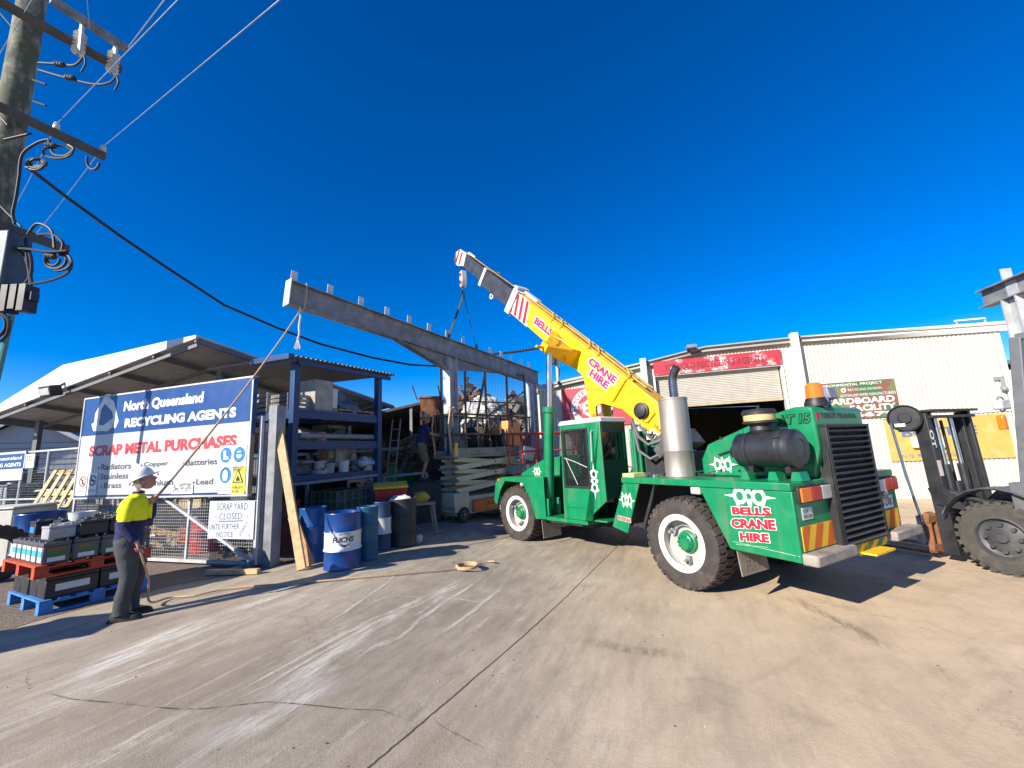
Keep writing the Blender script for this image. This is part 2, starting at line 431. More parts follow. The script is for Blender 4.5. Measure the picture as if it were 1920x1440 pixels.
    crk = t.math('MULTIPLY', t.rng(vo.outputs['Distance'], 0.0038, 0.001), t.rng(t.noise(pos, 0.55, 3), 0.47, 0.60))
    c = t.mix(t.math('MULTIPLY', crk, 0.35), c, (0.10, 0.08, 0.06))
    # the sawn joint between two slabs
    a, e = GROUND_JOINT
    d = (e - a).normalized()
    off = t.math('ADD', t.math('MULTIPLY', X, d.y), t.math('MULTIPLY', Y, -d.x))
    off = t.math('SUBTRACT', off, a.x * d.y - a.y * d.x)
    off = t.math('ADD', off, t.rng(t.noise(pos, 2.6, 7, 0.7), 0, 1, -0.022, 0.022))
    jn = t.rng(t.math('ABSOLUTE', off), 0.011, 0.004)
    c = t.mix(t.math('MULTIPLY', jn, 0.9), c, (0.045, 0.037, 0.03))
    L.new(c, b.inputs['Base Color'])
    L.new(t.rng(mid, 0.2, 0.8, 0.72, 0.95), b.inputs['Roughness'])
    b.inputs['Specular IOR Level'].default_value = 0.3
    h = t.math('ADD', t.math('MULTIPLY', fine, 0.5), t.math('MULTIPLY', grit, 0.55))
    h = t.math('SUBTRACT', h, t.math('MULTIPLY', jn, 2.0))
    h = t.math('SUBTRACT', h, t.math('MULTIPLY', crk, 1.0))
    bp = t.new('ShaderNodeBump'); bp.inputs['Strength'].default_value = 0.30; bp.inputs['Distance'].default_value = 0.02
    L.new(h, bp.inputs['Height']); L.new(bp.outputs[0], b.inputs['Normal'])
    return m
GROUND_JOINT = (GH(695, 1437), GH(1160, 1022))
gm = MB()
xs = [-600, -60, -20] + [-3.0 + i * 0.15 for i in range(27)] + [20, 60, 600]
ys = [-300, -20, 0, 10, 20, 60, 900]
for x in xs:
    for y in ys: gm.v.append(V((x, y, hgt(x))))
for i in range(len(xs) - 1):
    for j in range(len(ys) - 1):
        k = i * len(ys) + j; gm.f.append([k, k + len(ys), k + len(ys) + 1, k + 1]); gm.m.append(0)
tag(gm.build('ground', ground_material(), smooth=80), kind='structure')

# scuffs and cracks followed from the yard floor: thin broken sheets lying on the concrete
def broken(name, color, scale, lo, hi, amt):
    m, n, b, L = nodes_of(name); t = NT(n)
    pos = t.new('ShaderNodeNewGeometry').outputs['Position']
    b.inputs['Base Color'].default_value = (*color, 1); b.inputs['Roughness'].default_value = 0.95
    vec = t.map(t.map(pos, R_(-70)), 0, (0.55, 3.2, 1)) if amt < 0.7 else pos
    f1 = t.rng(t.noise(vec, scale, 10, 0.78), lo, hi)
    if amt < 0.7: f1 = t.math('MULTIPLY', f1, t.rng(t.noise(pos, 1.7, 6, 0.7), 0.30, 0.52))
    fd = t.new('ShaderNodeAttribute'); fd.attribute_name = 'fade'
    f1 = t.math('MULTIPLY', f1, fd.outputs['Fac'])
    L.new(t.math('MULTIPLY', f1, amt), b.inputs['Alpha'])
    return m
def trail(mb, pts, w0, w1, seed, jag=0.35):
    r9 = random.Random(seed); P = [GH(x, 1000 + y) for x, y in ((a / 2, b / 2) for a, b in pts)]
    Q = []
    for a, b in zip(P, P[1:]):
        n = max(2, int((b - a).length / 0.05)); Q += [a.lerp(b, i / n) for i in range(n)]
    Q.append(P[-1]); k = len(mb.v)
    for i, q in enumerate(Q):
        d = (Q[min(i + 1, len(Q) - 1)] - Q[max(i - 1, 0)]); d.z = 0; d.normalize(); sd = V((d.y, -d.x, 0)); w_ = w0 + (w1 - w0) * i / len(Q)
        e = 0.45 * w_ * mnoise.noise(V((q.x * 2, q.y * 2, seed)))
        w_ *= 1 + jag * mnoise.noise(V((q.x * 4, q.y * 4, seed + 9)))
        for s_, f_ in ((-0.75, 0.0), (-0.3, 1.0), (0.3, 1.0), (0.75, 0.0)):
            v = q + sd * (s_ * w_ + e); mb.v.append(V((v.x, v.y, hgt(v.x) + 0.004))); mb.m.append(f_ * min(1, i / 8, (len(Q) - 1 - i) / 8))
    for i in range(len(Q) - 1):
        for j in range(3): mb.f.append([k + 4 * i + j, k + 4 * i + j + 1, k + 4 * i + j + 5, k + 4 * i + j + 4])
def lay(mb, name, M_):
    me = bpy.data.meshes.new(name); me.from_pydata([tuple(v) for v in mb.v], [], mb.f); me.materials.append(M_)
    at_ = me.attributes.new('fade', 'FLOAT', 'POINT'); at_.data.foreach_set('value', mb.m)
    o = bpy.data.objects.new(name, me); col.objects.link(o); return tag(o, kind='structure')
m = MB()
trail(m, [(1740, 165), (1690, 200), (1600, 245), (1520, 282), (1400, 350), (1250, 452), (1150, 532), (1040, 610), (900, 690)], 0.10, 0.16, 1)
trail(m, [(1810, 165), (1740, 215), (1650, 272), (1570, 330), (1500, 388), (1400, 430), (1300, 500)], 0.035, 0.06, 2)
trail(m, [(1500, 140), (1450, 188), (1380, 235), (1290, 300), (1210, 346)], 0.03, 0.03, 3)
trail(m, [(1480, 300), (1390, 345), (1200, 452), (1000, 572), (850, 642)], 0.04, 0.025, 4); trail(m, [(1430, 320), (1300, 372), (1100, 482), (900, 592), (820, 640)], 0.05, 0.03, 5)
trail(m, [(1560, 260), (1400, 320), (1250, 400)], 0.03, 0.02, 6); trail(m, [(700, 655), (550, 742), (330, 872)], 0.035, 0.03, 7); trail(m, [(760, 690), (600, 780), (420, 878)], 0.05, 0.03, 8)
trail(m, [(1330, 520), (1180, 600), (1020, 690), (800, 800), (640, 878)], 0.14, 0.22, 9); trail(m, [(1900, 190), (1780, 290), (1620, 400)], 0.05, 0.05, 10); trail(m, [(1860, 270), (1740, 250), (1500, 235), (1400, 240)], 0.03, 0.02, 11)
trail(m, [(900, 290), (700, 360), (500, 440), (300, 540), (120, 640)], 0.22, 0.30, 12); trail(m, [(1120, 215), (950, 265), (780, 325)], 0.10, 0.18, 13)
lay(m, 'concrete_scuffs', broken('pale_scuff', (0.78, 0.72, 0.62), 5, 0.34, 0.58, 0.69))
m = MB()
trail(m, [(130, 590), (260, 622), (450, 640), (560, 652), (660, 660), (760, 660), (850, 650), (1000, 635), (1150, 645), (1300, 660), (1430, 665), (1500, 690), (1560, 715)], 0.010, 0.011, 21, 0.6)
trail(m, [(1612, 672), (1630, 700), (1650, 722), (1760, 782), (1900, 852)], 0.009, 0.008, 22, 0.5); trail(m, [(110, 500), (95, 560), (130, 590)], 0.007, 0.006, 23, 0.5); trail(m, [(1735, 300), (1745, 350), (1720, 400)], 0.006, 0.004, 24, 0.5)
lay(m, 'concrete_cracks', broken('dark_crack', (0.075, 0.06, 0.047), 9, 0.40, 0.54, 0.75))
m = MB()
for s_, pts in enumerate(([(2150, 408), (2300, 425), (2420, 445), (2560, 465), (2650, 480)], [(2920, 230), (3000, 262), (3100, 305), (3230, 375), (3340, 440), (3400, 470)], [(3430, 480), (3520, 515), (3640, 552)])): trail(m, [(x + 96, y) if s_ > 9 else (x, y) for x, y in pts], 0.13, 0.17, 30 + s_, 0.25)
trail(m, [(2215, 154), (2245, 152), (2280, 155)], 0.12, 0.1, 41, 0.4); trail(m, [(2195, 803), (2235, 808)], 0.03, 0.03, 42, 0.4)
lay(m, 'tread_marks', broken('rubber_mark', (0.13, 0.105, 0.08), 6, 0.40, 0.66, 0.55))
m = MB(); r9 = random.Random(5)
for k in range(330):
    a = r9.random() ** 1.4; x = r9.uniform(-6.5, 4.5); y = 1.3 + 7.5 * a
    if x > 1.5 and r9.random() < 0.7: continue
    if abs(x - 0.9 * y) < 0.0: continue
    if x < -2.62 and y > 5.2: continue
    rr = r9.uniform(0.002, 0.0055) * (0.55 + 0.09 * y) * (1.6 if r9.random() < 0.06 else 1); m.sphere((x, y, hgt(x) + rr * 0.4), rr, 6, 4, jit=0.8, sq=(r9.uniform(0.8, 1.8), r9.uniform(0.8, 1.8), 0.7), mi=0 if r9.random() < 0.75 else 1)
tag(m.build('grit', [mat('dark_grit', (0.05, 0.043, 0.036), 0.9), mat('pale_grit', (0.5, 0.47, 0.41), 0.9)], smooth=0), 'loose stones and chips scattered over the concrete', 'grit', kind='stuff')

def dirt_material():
    m, n, b, L = nodes_of('dirty_pavers'); t = NT(n)
    pos = t.new('ShaderNodeNewGeometry').outputs['Position']
    br = t.new('ShaderNodeTexBrick'); br.inputs['Scale'].default_value = 4.5; br.inputs['Mortar Size'].default_value = 0.03
    br.inputs['Color1'].default_value = (0.21, 0.15, 0.115, 1); br.inputs['Color2'].default_value = (0.29, 0.21, 0.155, 1); br.inputs['Mortar'].default_value = (0.11, 0.09, 0.075, 1)
    L.new(t.map(pos, R_(20)), br.inputs['Vector'])
    big = t.noise(pos, 1.6, 8, 0.7); fine = t.noise(pos, 30, 5, 0.7)
    c = t.mix(t.rng(big, 0.4, 0.6), br.outputs[0], (0.22, 0.175, 0.13))
    c = t.mix(t.rng(fine, 0.35, 0.7, 0, 0.6), c, (0.13, 0.105, 0.08))
    L.new(c, b.inputs['Base Color']); b.inputs['Roughness'].default_value = 0.95
    bp = t.new('ShaderNodeBump'); bp.inputs['Strength'].default_value = 0.8; bp.inputs['Distance'].default_value = 0.03
    L.new(t.math('ADD', fine, t.math('MULTIPLY', br.outputs[1], -0.4)), bp.inputs['Height']); L.new(bp.outputs[0], b.inputs['Normal'])
    return m
vm = MB()
edge = [GH(-260, 1300), GH(0, 1186), GH(90, 1158), GH(208, 1128), GH(330, 1096), GH(420, 1082), GH(520, 1064)]
edge = [V((min(p.x, -2.62), p.y, 0.254)) for p in edge]
back = [V((-2.9, 8.5, 0.254)), V((-2.9, 15, 0.254)), V((-40, 26, 0.254)), V((-40, 3, 0.254))]
vm.add(edge + back, [tuple(range(len(edge + back)))])
tag(vm.build('dirt_verge', dirt_material(), smooth=0), kind='structure')

# ================================================================ WHITE CORRUGATED BUILDING
BO = V((11.5, 12.3, 0)); BRZ = R_(-15.9)
BX, BY = dir_frame(BRZ)
def fac(x, y, off=0.0):
    q = PL(x, y, BO + BY * off, BY) - BO
    return V((q.dot(BX), off, q.z))
WALLM = mat('cream_corrugated_sheet', (0.52, 0.495, 0.415), 0.6, var=0.06, scale=2, stain=(0.36, 0.31, 0.23), stain_amt=0.12, stain_scale=1.2, streak=True)
FASC = mat('white_fascia', (0.60, 0.585, 0.545), 0.5, var=0.04, stain=(0.55, 0.5, 0.42), stain_amt=0.1)
bld = thing('warehouse', 'white corrugated warehouse with an open roller door behind the crane', 'building', BO, BRZ)
ROOF = [(-11.2, 4.22), (-10.16, 4.34), (-7.13, 4.74), (-5.15, 5.06), (-2.32, 5.06), (2.79, 4.86)]
def rz_at(u):
    for (a, za), (b_, zb) in zip(ROOF, ROOF[1:]):
        if a <= u <= b_: return za + (zb - za) * (u - a) / (b_ - a)
    return ROOF[0][1] if u < ROOF[0][0] else ROOF[-1][1]
def corrug(mb, u0, u1, z0, ztop, y=0.0):
    n = max(2, int((u1 - u0) / 0.02)); k = len(mb.v)
    for i in range(n + 1):
        u = u0 + (u1 - u0) * i / n
        yy = y + 0.014 * math.sin(u / 0.105 * 2 * math.pi)
        mb.v.append(V((u, yy, z0))); mb.v.append(V((u, yy, ztop(u) if callable(ztop) else ztop)))
    for i in range(n):
        mb.f.append([k + 2 * i, k + 2 * i + 2, k + 2 * i + 3, k + 2 * i + 1]); mb.m.append(0)
DU0, DU1, DZ = -6.82, -2.99, 4.18
m = MB()
corrug(m, -11.2, DU0, 0, lambda u: rz_at(u) - 0.12); corrug(m, DU1, 2.58, 0, lambda u: rz_at(u) - 0.12); corrug(m, DU0, DU1, DZ, lambda u: rz_at(u) - 0.12)
m.build('front_wall', WALLM, bld, smooth=80, keep=True)
m = MB()
m.box(2.50, 2.60, 0.03, 24, 0, 4.76); m.box(-11.24, -11.14, 0.03, 24, 0, 4.13); m.prism([(-11.1, 23.9, 0)] + [(u, 23.9, z - 0.11) for u, z in ROOF[:-1]] + [(2.5, 23.9, 4.75), (2.5, 23.9, 0)], (0, 0.09, 0))
m.build('side_wall', WALLM, bld)
m = MB()
k = 0
top = [V((u, 0.06, z - 0.1)) for u, z in ROOF]; bk = [V((u, 24, z - 0.1)) for u, z in ROOF]
m.add(top + bk, [(i, i + 1, len(top) + i + 1, len(top) + i) for i in range(len(top) - 1)])
m.build('roof', mat('roof_sheet', (0.35, 0.35, 0.34), 0.6), bld)
def strip(mb, pts, z0, z1, y0, y1):
    for (a, za), (b_, zb) in zip(pts, pts[1:]):
        vs = [(a, y0, za + z0), (b_, y0, zb + z0), (b_, y0, zb + z1), (a, y0, za + z1), (a, y1, za + z0), (b_, y1, zb + z0), (b_, y1, zb + z1), (a, y1, za + z1)]
        mb.add(vs, [(0, 1, 2, 3), (7, 6, 5, 4), (3, 2, 6, 7), (0, 4, 5, 1), (0, 3, 7, 4), (1, 5, 6, 2)])
m = MB(); strip(m, ROOF, -0.27, -0.09, -0.07, -0.02); strip(m, ROOF, -0.088, 0.0, -0.11, 0.1)
m.build('fascia', FASC, bld)
for u in (-7.17, -2.55):
    m = MB(); m.box(u - 0.1, u + 0.1, -0.26, -0.018, 0, rz_at(u) + 0.1); m.build('pier', FASC, bld, bevel=0.006)
# roller door
m = MB()
nz_ = 18
prof = []
for i in range(nz_ * 4 + 1):
    z = 3.16 + (DZ - 3.16) * i / (nz_ * 4)
    prof.append((0.14 - 0.02 * abs(math.sin(i * math.pi / 4)), z))
vs = [V((u, y, z)) for u in (DU0 + 0.04, DU1 - 0.04) for y, z in prof]; n_ = len(prof)
m.add(vs, [(i, n_ + i, n_ + i + 1, i + 1) for i in range(n_ - 1)])
rd = m.build('roller_door', mat('roller_door_paint', (0.42, 0.39, 0.33), 0.5, var=0.08, stain=(0.36, 0.28, 0.18), stain_amt=0.15), bld, smooth=50)
m = MB(); m.box(DU0 + 0.04, DU1 - 0.04, 0.09, 0.17, 3.09, 3.16); m.build('bottom_rail', mat('door_rail', (0.42, 0.33, 0.2), 0.6), rd)
m = MB(); m.box(DU0 - 0.06, DU0, -0.05, 0.2, 0, DZ); m.box(DU1, DU1 + 0.06, -0.05, 0.2, 0, DZ); m.box(DU0 - 0.06, DU1 + 0.06, -0.05, 0.2, DZ, DZ + 0.03)
m.build('door_frame', FASC, bld)
m = MB()
m.box(-6.2, -6.1, 9, 9.1, 0, 4.6); m.build('inner_post', mat('inner_dark', (0.10, 0.10, 0.10), 0.9), bld)
# corner clutter: conduit, down pipe
m = MB(); m.tube([(2.45, -0.05, 0), (2.45, -0.05, 4.55)], 0.045); m.tube([(-0.62, -0.03, 2.30), (2.5, -0.03, 2.34)], 0.012)
m.build('downpipe', FASC, bld)

# red lintel sign over the door
m = MB(); m.box(DU0 - 0.02, DU1 + 0.03, -0.085, -0.035, DZ + 0.035, 4.70)
m2, n2, b2, L2 = nodes_of('faded_red_board'); t = NT(n2)
oc = t.new('ShaderNodeTexCoord').outputs['Object']
L2.new(t.mix(t.rng(t.noise(oc, 1.6, 9, 0.72), 0.43, 0.49), (0.58, 0.44, 0.41), (0.40, 0.03, 0.045)), b2.inputs['Base Color'])
sg = m.build('shop_sign', m2); sg.location = BO; sg.rotation_euler = (0, 0, BRZ)
tag(sg, 'long faded red sign board above the open roller door', 'sign')
m = MB(); letter(m, 'NTH QLD RECYCLING AGENTS', (-6.45, -0.089, 4.3), (3.0, 0, 0), (0, 0, 0.26), 0.015); 
m.build('lettering', mat('dull_red_lettering', (0.20, 0.015, 0.025), 0.6), sg)

# recycle aluminium board
bu0, bu1, bz0, bz1 = -10.1, -7.7, 2.62, 4.02
m = MB(); m.box(bu0, bu1, -0.06, -0.03, bz0, bz1)
m2, n2, b2, L2 = nodes_of('patchy_red_board'); t = NT(n2)
oc = t.new('ShaderNodeTexCoord').outputs['Object']
L2.new(t.mix(t.rng(t.noise(oc, 1.7, 6, 0.6), 0.60, 0.66), (0.50, 0.05, 0.07), (0.72, 0.6, 0.58)), b2.inputs['Base Color'])
sg = m.build('painted_board', m2); sg.location = BO; sg.rotation_euler = (0, 0, BRZ)
tag(sg, 'red painted board with a white ring on the warehouse wall left of the door', 'sign')
c = V((-9.05, -0.064, 3.28)); ex, ey = V((1, 0, 0)), V((0, 0, 1))
m = MB()
def ring(mb, c, r0, r1, a0=0, a1=360, seg=48):
    n = int(seg * abs(a1 - a0) / 360) + 1; vs = []
    for i in range(n + 1):
        a = R_(a0 + (a1 - a0) * i / n)
        d = ex * math.cos(a) + ey * math.sin(a); vs += [c + d * r0, c + d * r1]
    mb.add(vs, [(2 * i, 2 * i + 1, 2 * i + 3, 2 * i + 2) for i in range(n)])
ring(m, c, 0.50, 0.72)
hexo = [c + (ex * math.cos(R_(a)) + ey * math.sin(R_(a))) * 0.36 for a in range(30, 391, 60)]
hexi = [c + (ex * math.cos(R_(a)) + ey * math.sin(R_(a))) * 0.24 for a in range(30, 391, 60)]
for i in range(1, 6): m.add([hexo[i], hexo[i + 1], hexi[i + 1], hexi[i]], [(0, 1, 2, 3)])
m.add([c + V((-0.2, 0, 0.05)), c + V((0.12, 0, 0.05)), c + V((0.12, 0, -0.05)), c + V((-0.2, 0, -0.05))], [(0, 1, 2, 3)])
m.add([c + V((0.04, 0, 0.05)), c + V((0.12, 0, 0.05)), c + V((0.12, 0, 0.24)), c + V((0.04, 0, 0.2))], [(0, 1, 2, 3)])
for q in ((-0.42, -0.42), (0.42, -0.42)): 
    for dz in (0, -0.13): ring(m, c + V((q[0], 0, q[1] + dz)), 0.03, 0.065, seg=16)
m.build('white_emblem', WHTP, sg)
m = MB(); c2 = c + V((0, -0.003, 0))
arc_letters(m, 'RECYCLE', c2, ex, ey, 0.61, 205, 108, 0.15, 0.11); arc_letters(m, 'ALUMINIUM', c2, ex, ey, 0.61, 98, -25, 0.15, 0.11)
m.build('lettering', mat('navy_lettering', (0.06, 0.03, 0.09), 0.6), sg)

# cardboard facility board
u0, u1, z0, z1 = -2.30, -0.10, 2.36, 3.50
m = MB(); m.box(u0, u1, -0.055, -0.02, z0, z1)
m2, n2, b2, L2 = nodes_of('camouflage_board'); t = NT(n2)
oc = t.new('ShaderNodeTexCoord').outputs['Object']
cc = t.mix(t.rng(t.noise(oc, 1.6, 2, 0.4), 0.47, 0.5), (0.06, 0.13, 0.045), (0.20, 0.085, 0.055))
cc = t.mix(t.rng(t.noise(t.map(oc, 0, (1, 1, 1), (7, 3, 1)), 2.1, 2, 0.4), 0.58, 0.6), cc, (0.16, 0.16, 0.07))
L2.new(cc, b2.inputs['Base Color'])
sg = m.build('notice_board', m2); sg.location = BO; sg.rotation_euler = (0, 0, BRZ)
tag(sg, 'brown and green camouflage pattern board with white words on the warehouse wall', 'sign')
m = MB(); y = -0.059
letter(m, 'ENVIRONMENTAL PROJECT', (u0 + 0.12, y, 3.34), (1.75, 0, 0), (0, 0, 0.1), 0.012)
letter(m, 'QLD', (u0 + 0.12, y, 3.16), (0.33, 0, 0), (0, 0, 0.12), 0.02); letter(m, 'S-A', (u0 + 0.12, y, 2.98), (0.33, 0, 0), (0, 0, 0.12), 0.02)
letter(m, 'RECYCLING DIVISION', (u0 + 0.98, y, 3.2), (0.85, 0, 0), (0, 0, 0.07), 0.0)
letter(m, 'AUSTRALIAN PAPER MANUFACTURERS', (u0 + 0.75, y, 3.03), (1.4, 0, 0), (0, 0, 0.08), 0.0)
letter(m, 'CARDBOARD', (u0 + 0.3, y, 2.8), (1.8, 0, 0), (0, 0, 0.19), 0.035)
letter(m, 'FACILITY', (u0 + 0.95, y, 2.58), (1.15, 0, 0), (0, 0, 0.18), 0.035)
letter(m, '796679', (u0 + 0.5, y, 2.40), (1.55, 0, 0), (0, 0, 0.14), 0.035)
ring(m, V((u0 + 0.86, y, 3.235)), 0.03, 0.07, seg=16)
m.box(u0, u1, y - 0.001, -0.0552, z1 - 0.014, z1); m.box(u1 - 0.014, u1, y - 0.001, -0.0552, z0, z1 - 0.014)
m.build('lettering', WHTP, sg)

# yellow bottle board
u0, u1, z0, z1 = -0.56, 2.25, 1.06, 2.27
m = MB(); m.box(u0, u1, -0.05, -0.018, z0, z1)
sg = m.build('bottle_sign', mat('yellow_board', (0.50, 0.33, 0.075), 0.6, var=0.12, stain=(0.50, 0.42, 0.27), stain_amt=0.35)); sg.location = BO; sg.rotation_euler = (0, 0, BRZ)
tag(sg, 'faded yellow board with blue words on the warehouse wall behind the forklift', 'sign')
m = MB(); y = -0.054
letter(m, 'BOTTLE', (u0 + 0.36, y, 1.74), (1.75, 0, 0), (0, 0, 0.24), 0.03)
letter(m, 'N.Q. RECYCLING', (u0 + 0.26, y, 1.14), (1.25, 0, 0), (0, 0, 0.11), 0.012)
m.build('lettering', mat('faded_blue_lettering', (0.10, 0.13, 0.26), 0.6), sg)
m = MB(); letter(m, 'AND\nYOUR CO', (u0 + 0.75, y, 1.32), (1.2, 0, 0), (0, 0, 0.36), 0.0)
ring(m, V((u0 + 0.38, y, 1.5)), 0.1, 0.19, 90, 300, 24)
m.build('faint_lettering', mat('dull_gold_lettering', (0.42, 0.33, 0.13), 0.6), sg)
m = MB(); m.box(0, 0.36, -0.11, 0, 0, 0.3)
o = m.build('meter_box', WHITE, bevel=0.01); p = BO + BX * -0.03 + BY * -0.056 + V((0, 0, 1.43)); o.location = p; o.rotation_euler = (0, 0, BRZ)
tag(o, 'white square meter box fixed over the yellow board', 'box')
m = MB(); m.cyl((0.22, -0.115, 0.08), (0.22, -0.10, 0.08), 0.02); m.build('lock', BLKP, o)
m = MB(); m.box(0, 0.21, -0.10, 0, 0, 0.3)
o = m.build('alarm_box', WHITE, bevel=0.015); o.location = BO + BX * 0.50 + BY * -0.056 + V((0, 0, 1.40)); o.rotation_euler = (0, 0, BRZ)
tag(o, 'small white box with a red strip fixed over the yellow board', 'box')
m = MB(); m.box(0.04, 0.17, -0.104, -0.101, 0.02, 0.08); m.build('red_strip', REDL, o)
m = MB(); m.tube([(2.32, -0.04, 3.0), (2.32, -0.1, 3.0), (2.32, -0.1, 3.25)], 0.04); m.sphere((2.32, -0.12, 2.95), 0.07); m.box(2.2, 2.42, -0.06, -0.02, 3.2, 3.3)
o = m.build('wall_lamp', GREY); o.location = BO; o.rotation_euler = (0, 0, BRZ); tag(o, 'small wall lamp near the right corner of the warehouse', 'lamp')
# lamp on the fascia over the door and mast on the roof
m = MB(); m.box(-5.75, -5.45, -0.5, -0.115, 4.98, 5.08); m.tube([(-5.6, -0.1, 4.9), (-5.6, -0.4, 5.0)], 0.02)
o = m.build('flood_light', GREY); o.location = BO; o.rotation_euler = (0, 0, BRZ); tag(o, 'flat grey flood light on the fascia above the red sign', 'lamp')
rm = thing('roof_mast', 'white steel mast with a black box standing on the warehouse roof', 'mast', PL(1047, 712, BO + BY * 0.7, BY), BRZ)
m = MB(); m.cyl((0, 0, -0.15), (0, 0, 1.05), 0.07); m.build('pole', WHITE, rm)
m = MB(); m.box(-0.28, -0.02, -0.2, 0.1, 0.62, 0.85); m.tube([(-.1, -.1, .62), (.1, -.1, .4), (.05, -.1, .1)], 0.015); m.build('lamp_box', BLACK, rm)
p = PL(1790, 602, BO + BY * 2, BY); q = PL(1846, 597, BO + BY * 2, BY)
m = MB(); m.bar((0, 0, 0), q - p, 0.1, 0.05); m.bar((0.05, 0, 0), (0.05, 0, -0.8), 0.03); m.bar(q - p, q - p + V((-.05, 0, -0.8)), 0.03)
o = m.build('roof_rail', WHITE); o.location = p; tag(o, 'thin white rail standing above the right end of the warehouse roof', 'rail')

# neighbour shed at far right
p = V((17.5, 15.2, 0))
nb = thing('neighbour_shed', 'grey shed with a dark roof past the right end of the warehouse', 'building', p, R_(-15.9))
m = MB(); m.box(-1.9, 6, 0, 10, 0, 4.0); m.build('wall', mat('neighbour_wall', (0.45, 0.46, 0.48), 0.7), nb)
m = MB(); m.prism([(-2.1, -0.3, 4.002), (6.2, -0.3, 4.5), (6.2, -0.3, 4.6), (-2.1, -0.3, 4.15)], (0, 10.6, 0)); m.build('roof', mat('neighbour_roof', (0.12, 0.13, 0.14), 0.6), nb)
# ================================================================ GATE WITH BILLBOARD
GO = GH(480, 1066); GRZ = R_(-18.0); GX, GY = dir_frame(GRZ)
def gp(x, y, off=0.0):
    q = PL(x, y, GO + GY * off, GY) - GO
    return V((q.dot(GX), off, q.z))
gate = thing('mesh_gate', 'galvanised mesh sliding gate carrying the big billboard', 'gate', GO, GRZ)
gl = gp(142.5, 933).x; zt = gp(485, 783).z
m = MB()
W_ = 0.05
m.bar((gl, 0, 0.07), (-0.02, 0, 0.07), W_); m.bar((gl, 0, zt), (-0.02, 0, zt), W_)
m.bar((-0.03, 0, 0.05), (-0.03, 0, zt + 0.02), W_); m.bar((gl, 0, 0.05), (gl, 0, zt), W_)
for k in (0.33, 0.62): m.bar((gl * k, 0, 0.095), (gl * k, 0, zt - 0.03), 0.04)
a = gp(310, 933); m.bar((a.x, -0.02, a.z), (-0.06, -0.02, 0.1), 0.045)
zb = gp(484, 893).z
m.bar((-0.26, 0, zb + 0.28), (-0.05, 0, zb + 0.28), 0.035); m.bar((-0.26, 0, zb), (-0.05, 0, zb), 0.035); m.bar((-0.26, 0, zb + .02), (-0.26, 0, zb + 0.26), 0.035)
m.build('frame', GALV2, gate)
m = MB()
x = gl + 0.05
while x < -0.04:
    m.bar((x, 0.004, 0.09), (x, 0.004, zt - 0.03), 0.0052); x += 0.05
z = 0.12
while z < zt - 0.03:
    m.bar((gl + 0.02, -0.004, z), (-0.05, -0.004, z), 0.0052); z += 0.05
m.build('wire_mesh', mat('mesh_wire', (0.38, 0.39, 0.40), 0.5, metal=0.4, var=0.2), gate, smooth=0)
m = MB(); m.bar((-0.12, -0.03, 0.02), (-0.02, -0.03, 0.12), 0.05); m.cyl((-0.1, -0.1, 0.05), (-0.1, -0.02, 0.05), 0.05); m.build('guide_wheel', GALV, gate)
# billboard
sTL, sBR = gp(159, 746, -0.13), gp(461.7, 927, -0.13)
bx0, bx1, bz0, bz1 = gp(150, 840, -0.13).x, gp(468, 820, -0.13).x, sBR.z + 0.005, (sTL.z + gp(473, 712.5, -0.13).z) / 2
bs = (gp(153, 817, -0.13).z + gp(466, 792, -0.13).z) / 2
sign = thing('billboard', 'large blue and white scrap metal billboard fixed to the mesh gate', 'sign', GO, GRZ)
SGW = mat('sign_white', (0.47, 0.47, 0.49), 0.45, var=0.05, stain=(0.36, 0.35, 0.34), stain_amt=0.12); SGB = mat('sign_blue', (0.001, 0.045, 0.20), 0.4, var=0.06)
m = MB(); m.box(bx0, bx1, -0.13, -0.10, bz0, bs); m.build('white_panel', SGW, sign)
m = MB(); m.box(bx0, bx1, -0.13, -0.10, bs, bz1); m.build('blue_panel', SGB, sign)
m = MB(); f_ = 0.03
m.box(bx0 - f_, bx1 + f_, -0.14, -0.06, bz1, bz1 + f_); m.box(bx0 - f_, bx1 + f_, -0.14, -0.06, bz0 - f_, bz0); m.box(bx1, bx1 + f_, -0.14, -0.06, bz0, bz1); m.box(bx0 - f_, bx0, -0.14, -0.06, bz0, bz1)
m.build('frame', GALV2, sign)
m = MB(); m.box(bx0, bx1, -0.132, -0.1302, bz0, bz0 + 0.035); m.build('lower_stripe', mat('sign_navy', (0.02, 0.03, 0.10), 0.4), sign)
SO = -0.1335
def fit(mb, body, x0, y0, x1, y1, hpx, bold=0.0, off=SO, shear=0.0, frame=gp, slant=None):
    """baseline from pixel (x0,y0) to (x1,y1), letters hpx pixels tall at the left"""
    a = frame(x0, y0, off); b = frame(x1, y1, off); c = frame(x0, y0 - hpx, off)
    z = (a.z + b.z) / 2
    letter(mb, body, V((a.x, off, z)), V((b.x - a.x, 0, 0)), V((0, 0, c.z - a.z)), bold, shear)
m = MB()
fit(m, 'North Queensland', 231, 773, 381, 760, 22, 0.045, shear=0.06); fit(m, 'RECYCLING AGENTS', 233, 800, 442, 784.5, 17, 0.05)
lc = gp(198, 779, SO); S = (gp(222, 779, SO).x - lc.x)
for k in range(3):
    a0 = R_(90 + 120 * k); rot = lambda p: lc + V((p[0] * math.cos(a0) - p[1] * math.sin(a0), 0, p[0] * math.sin(a0) + p[1] * math.cos(a0))) * S
    m.add([rot(p) for p in ((1.1, -0.2), (1.1, 0.22), (0.15, 0.85), (-0.42, 0.85), (-0.12, 0.42), (0.35, 0.38), (0.62, 0.16), (0.42, -0.12))], [tuple(range(8))])
m.build('white_lettering', WHTP, sign)
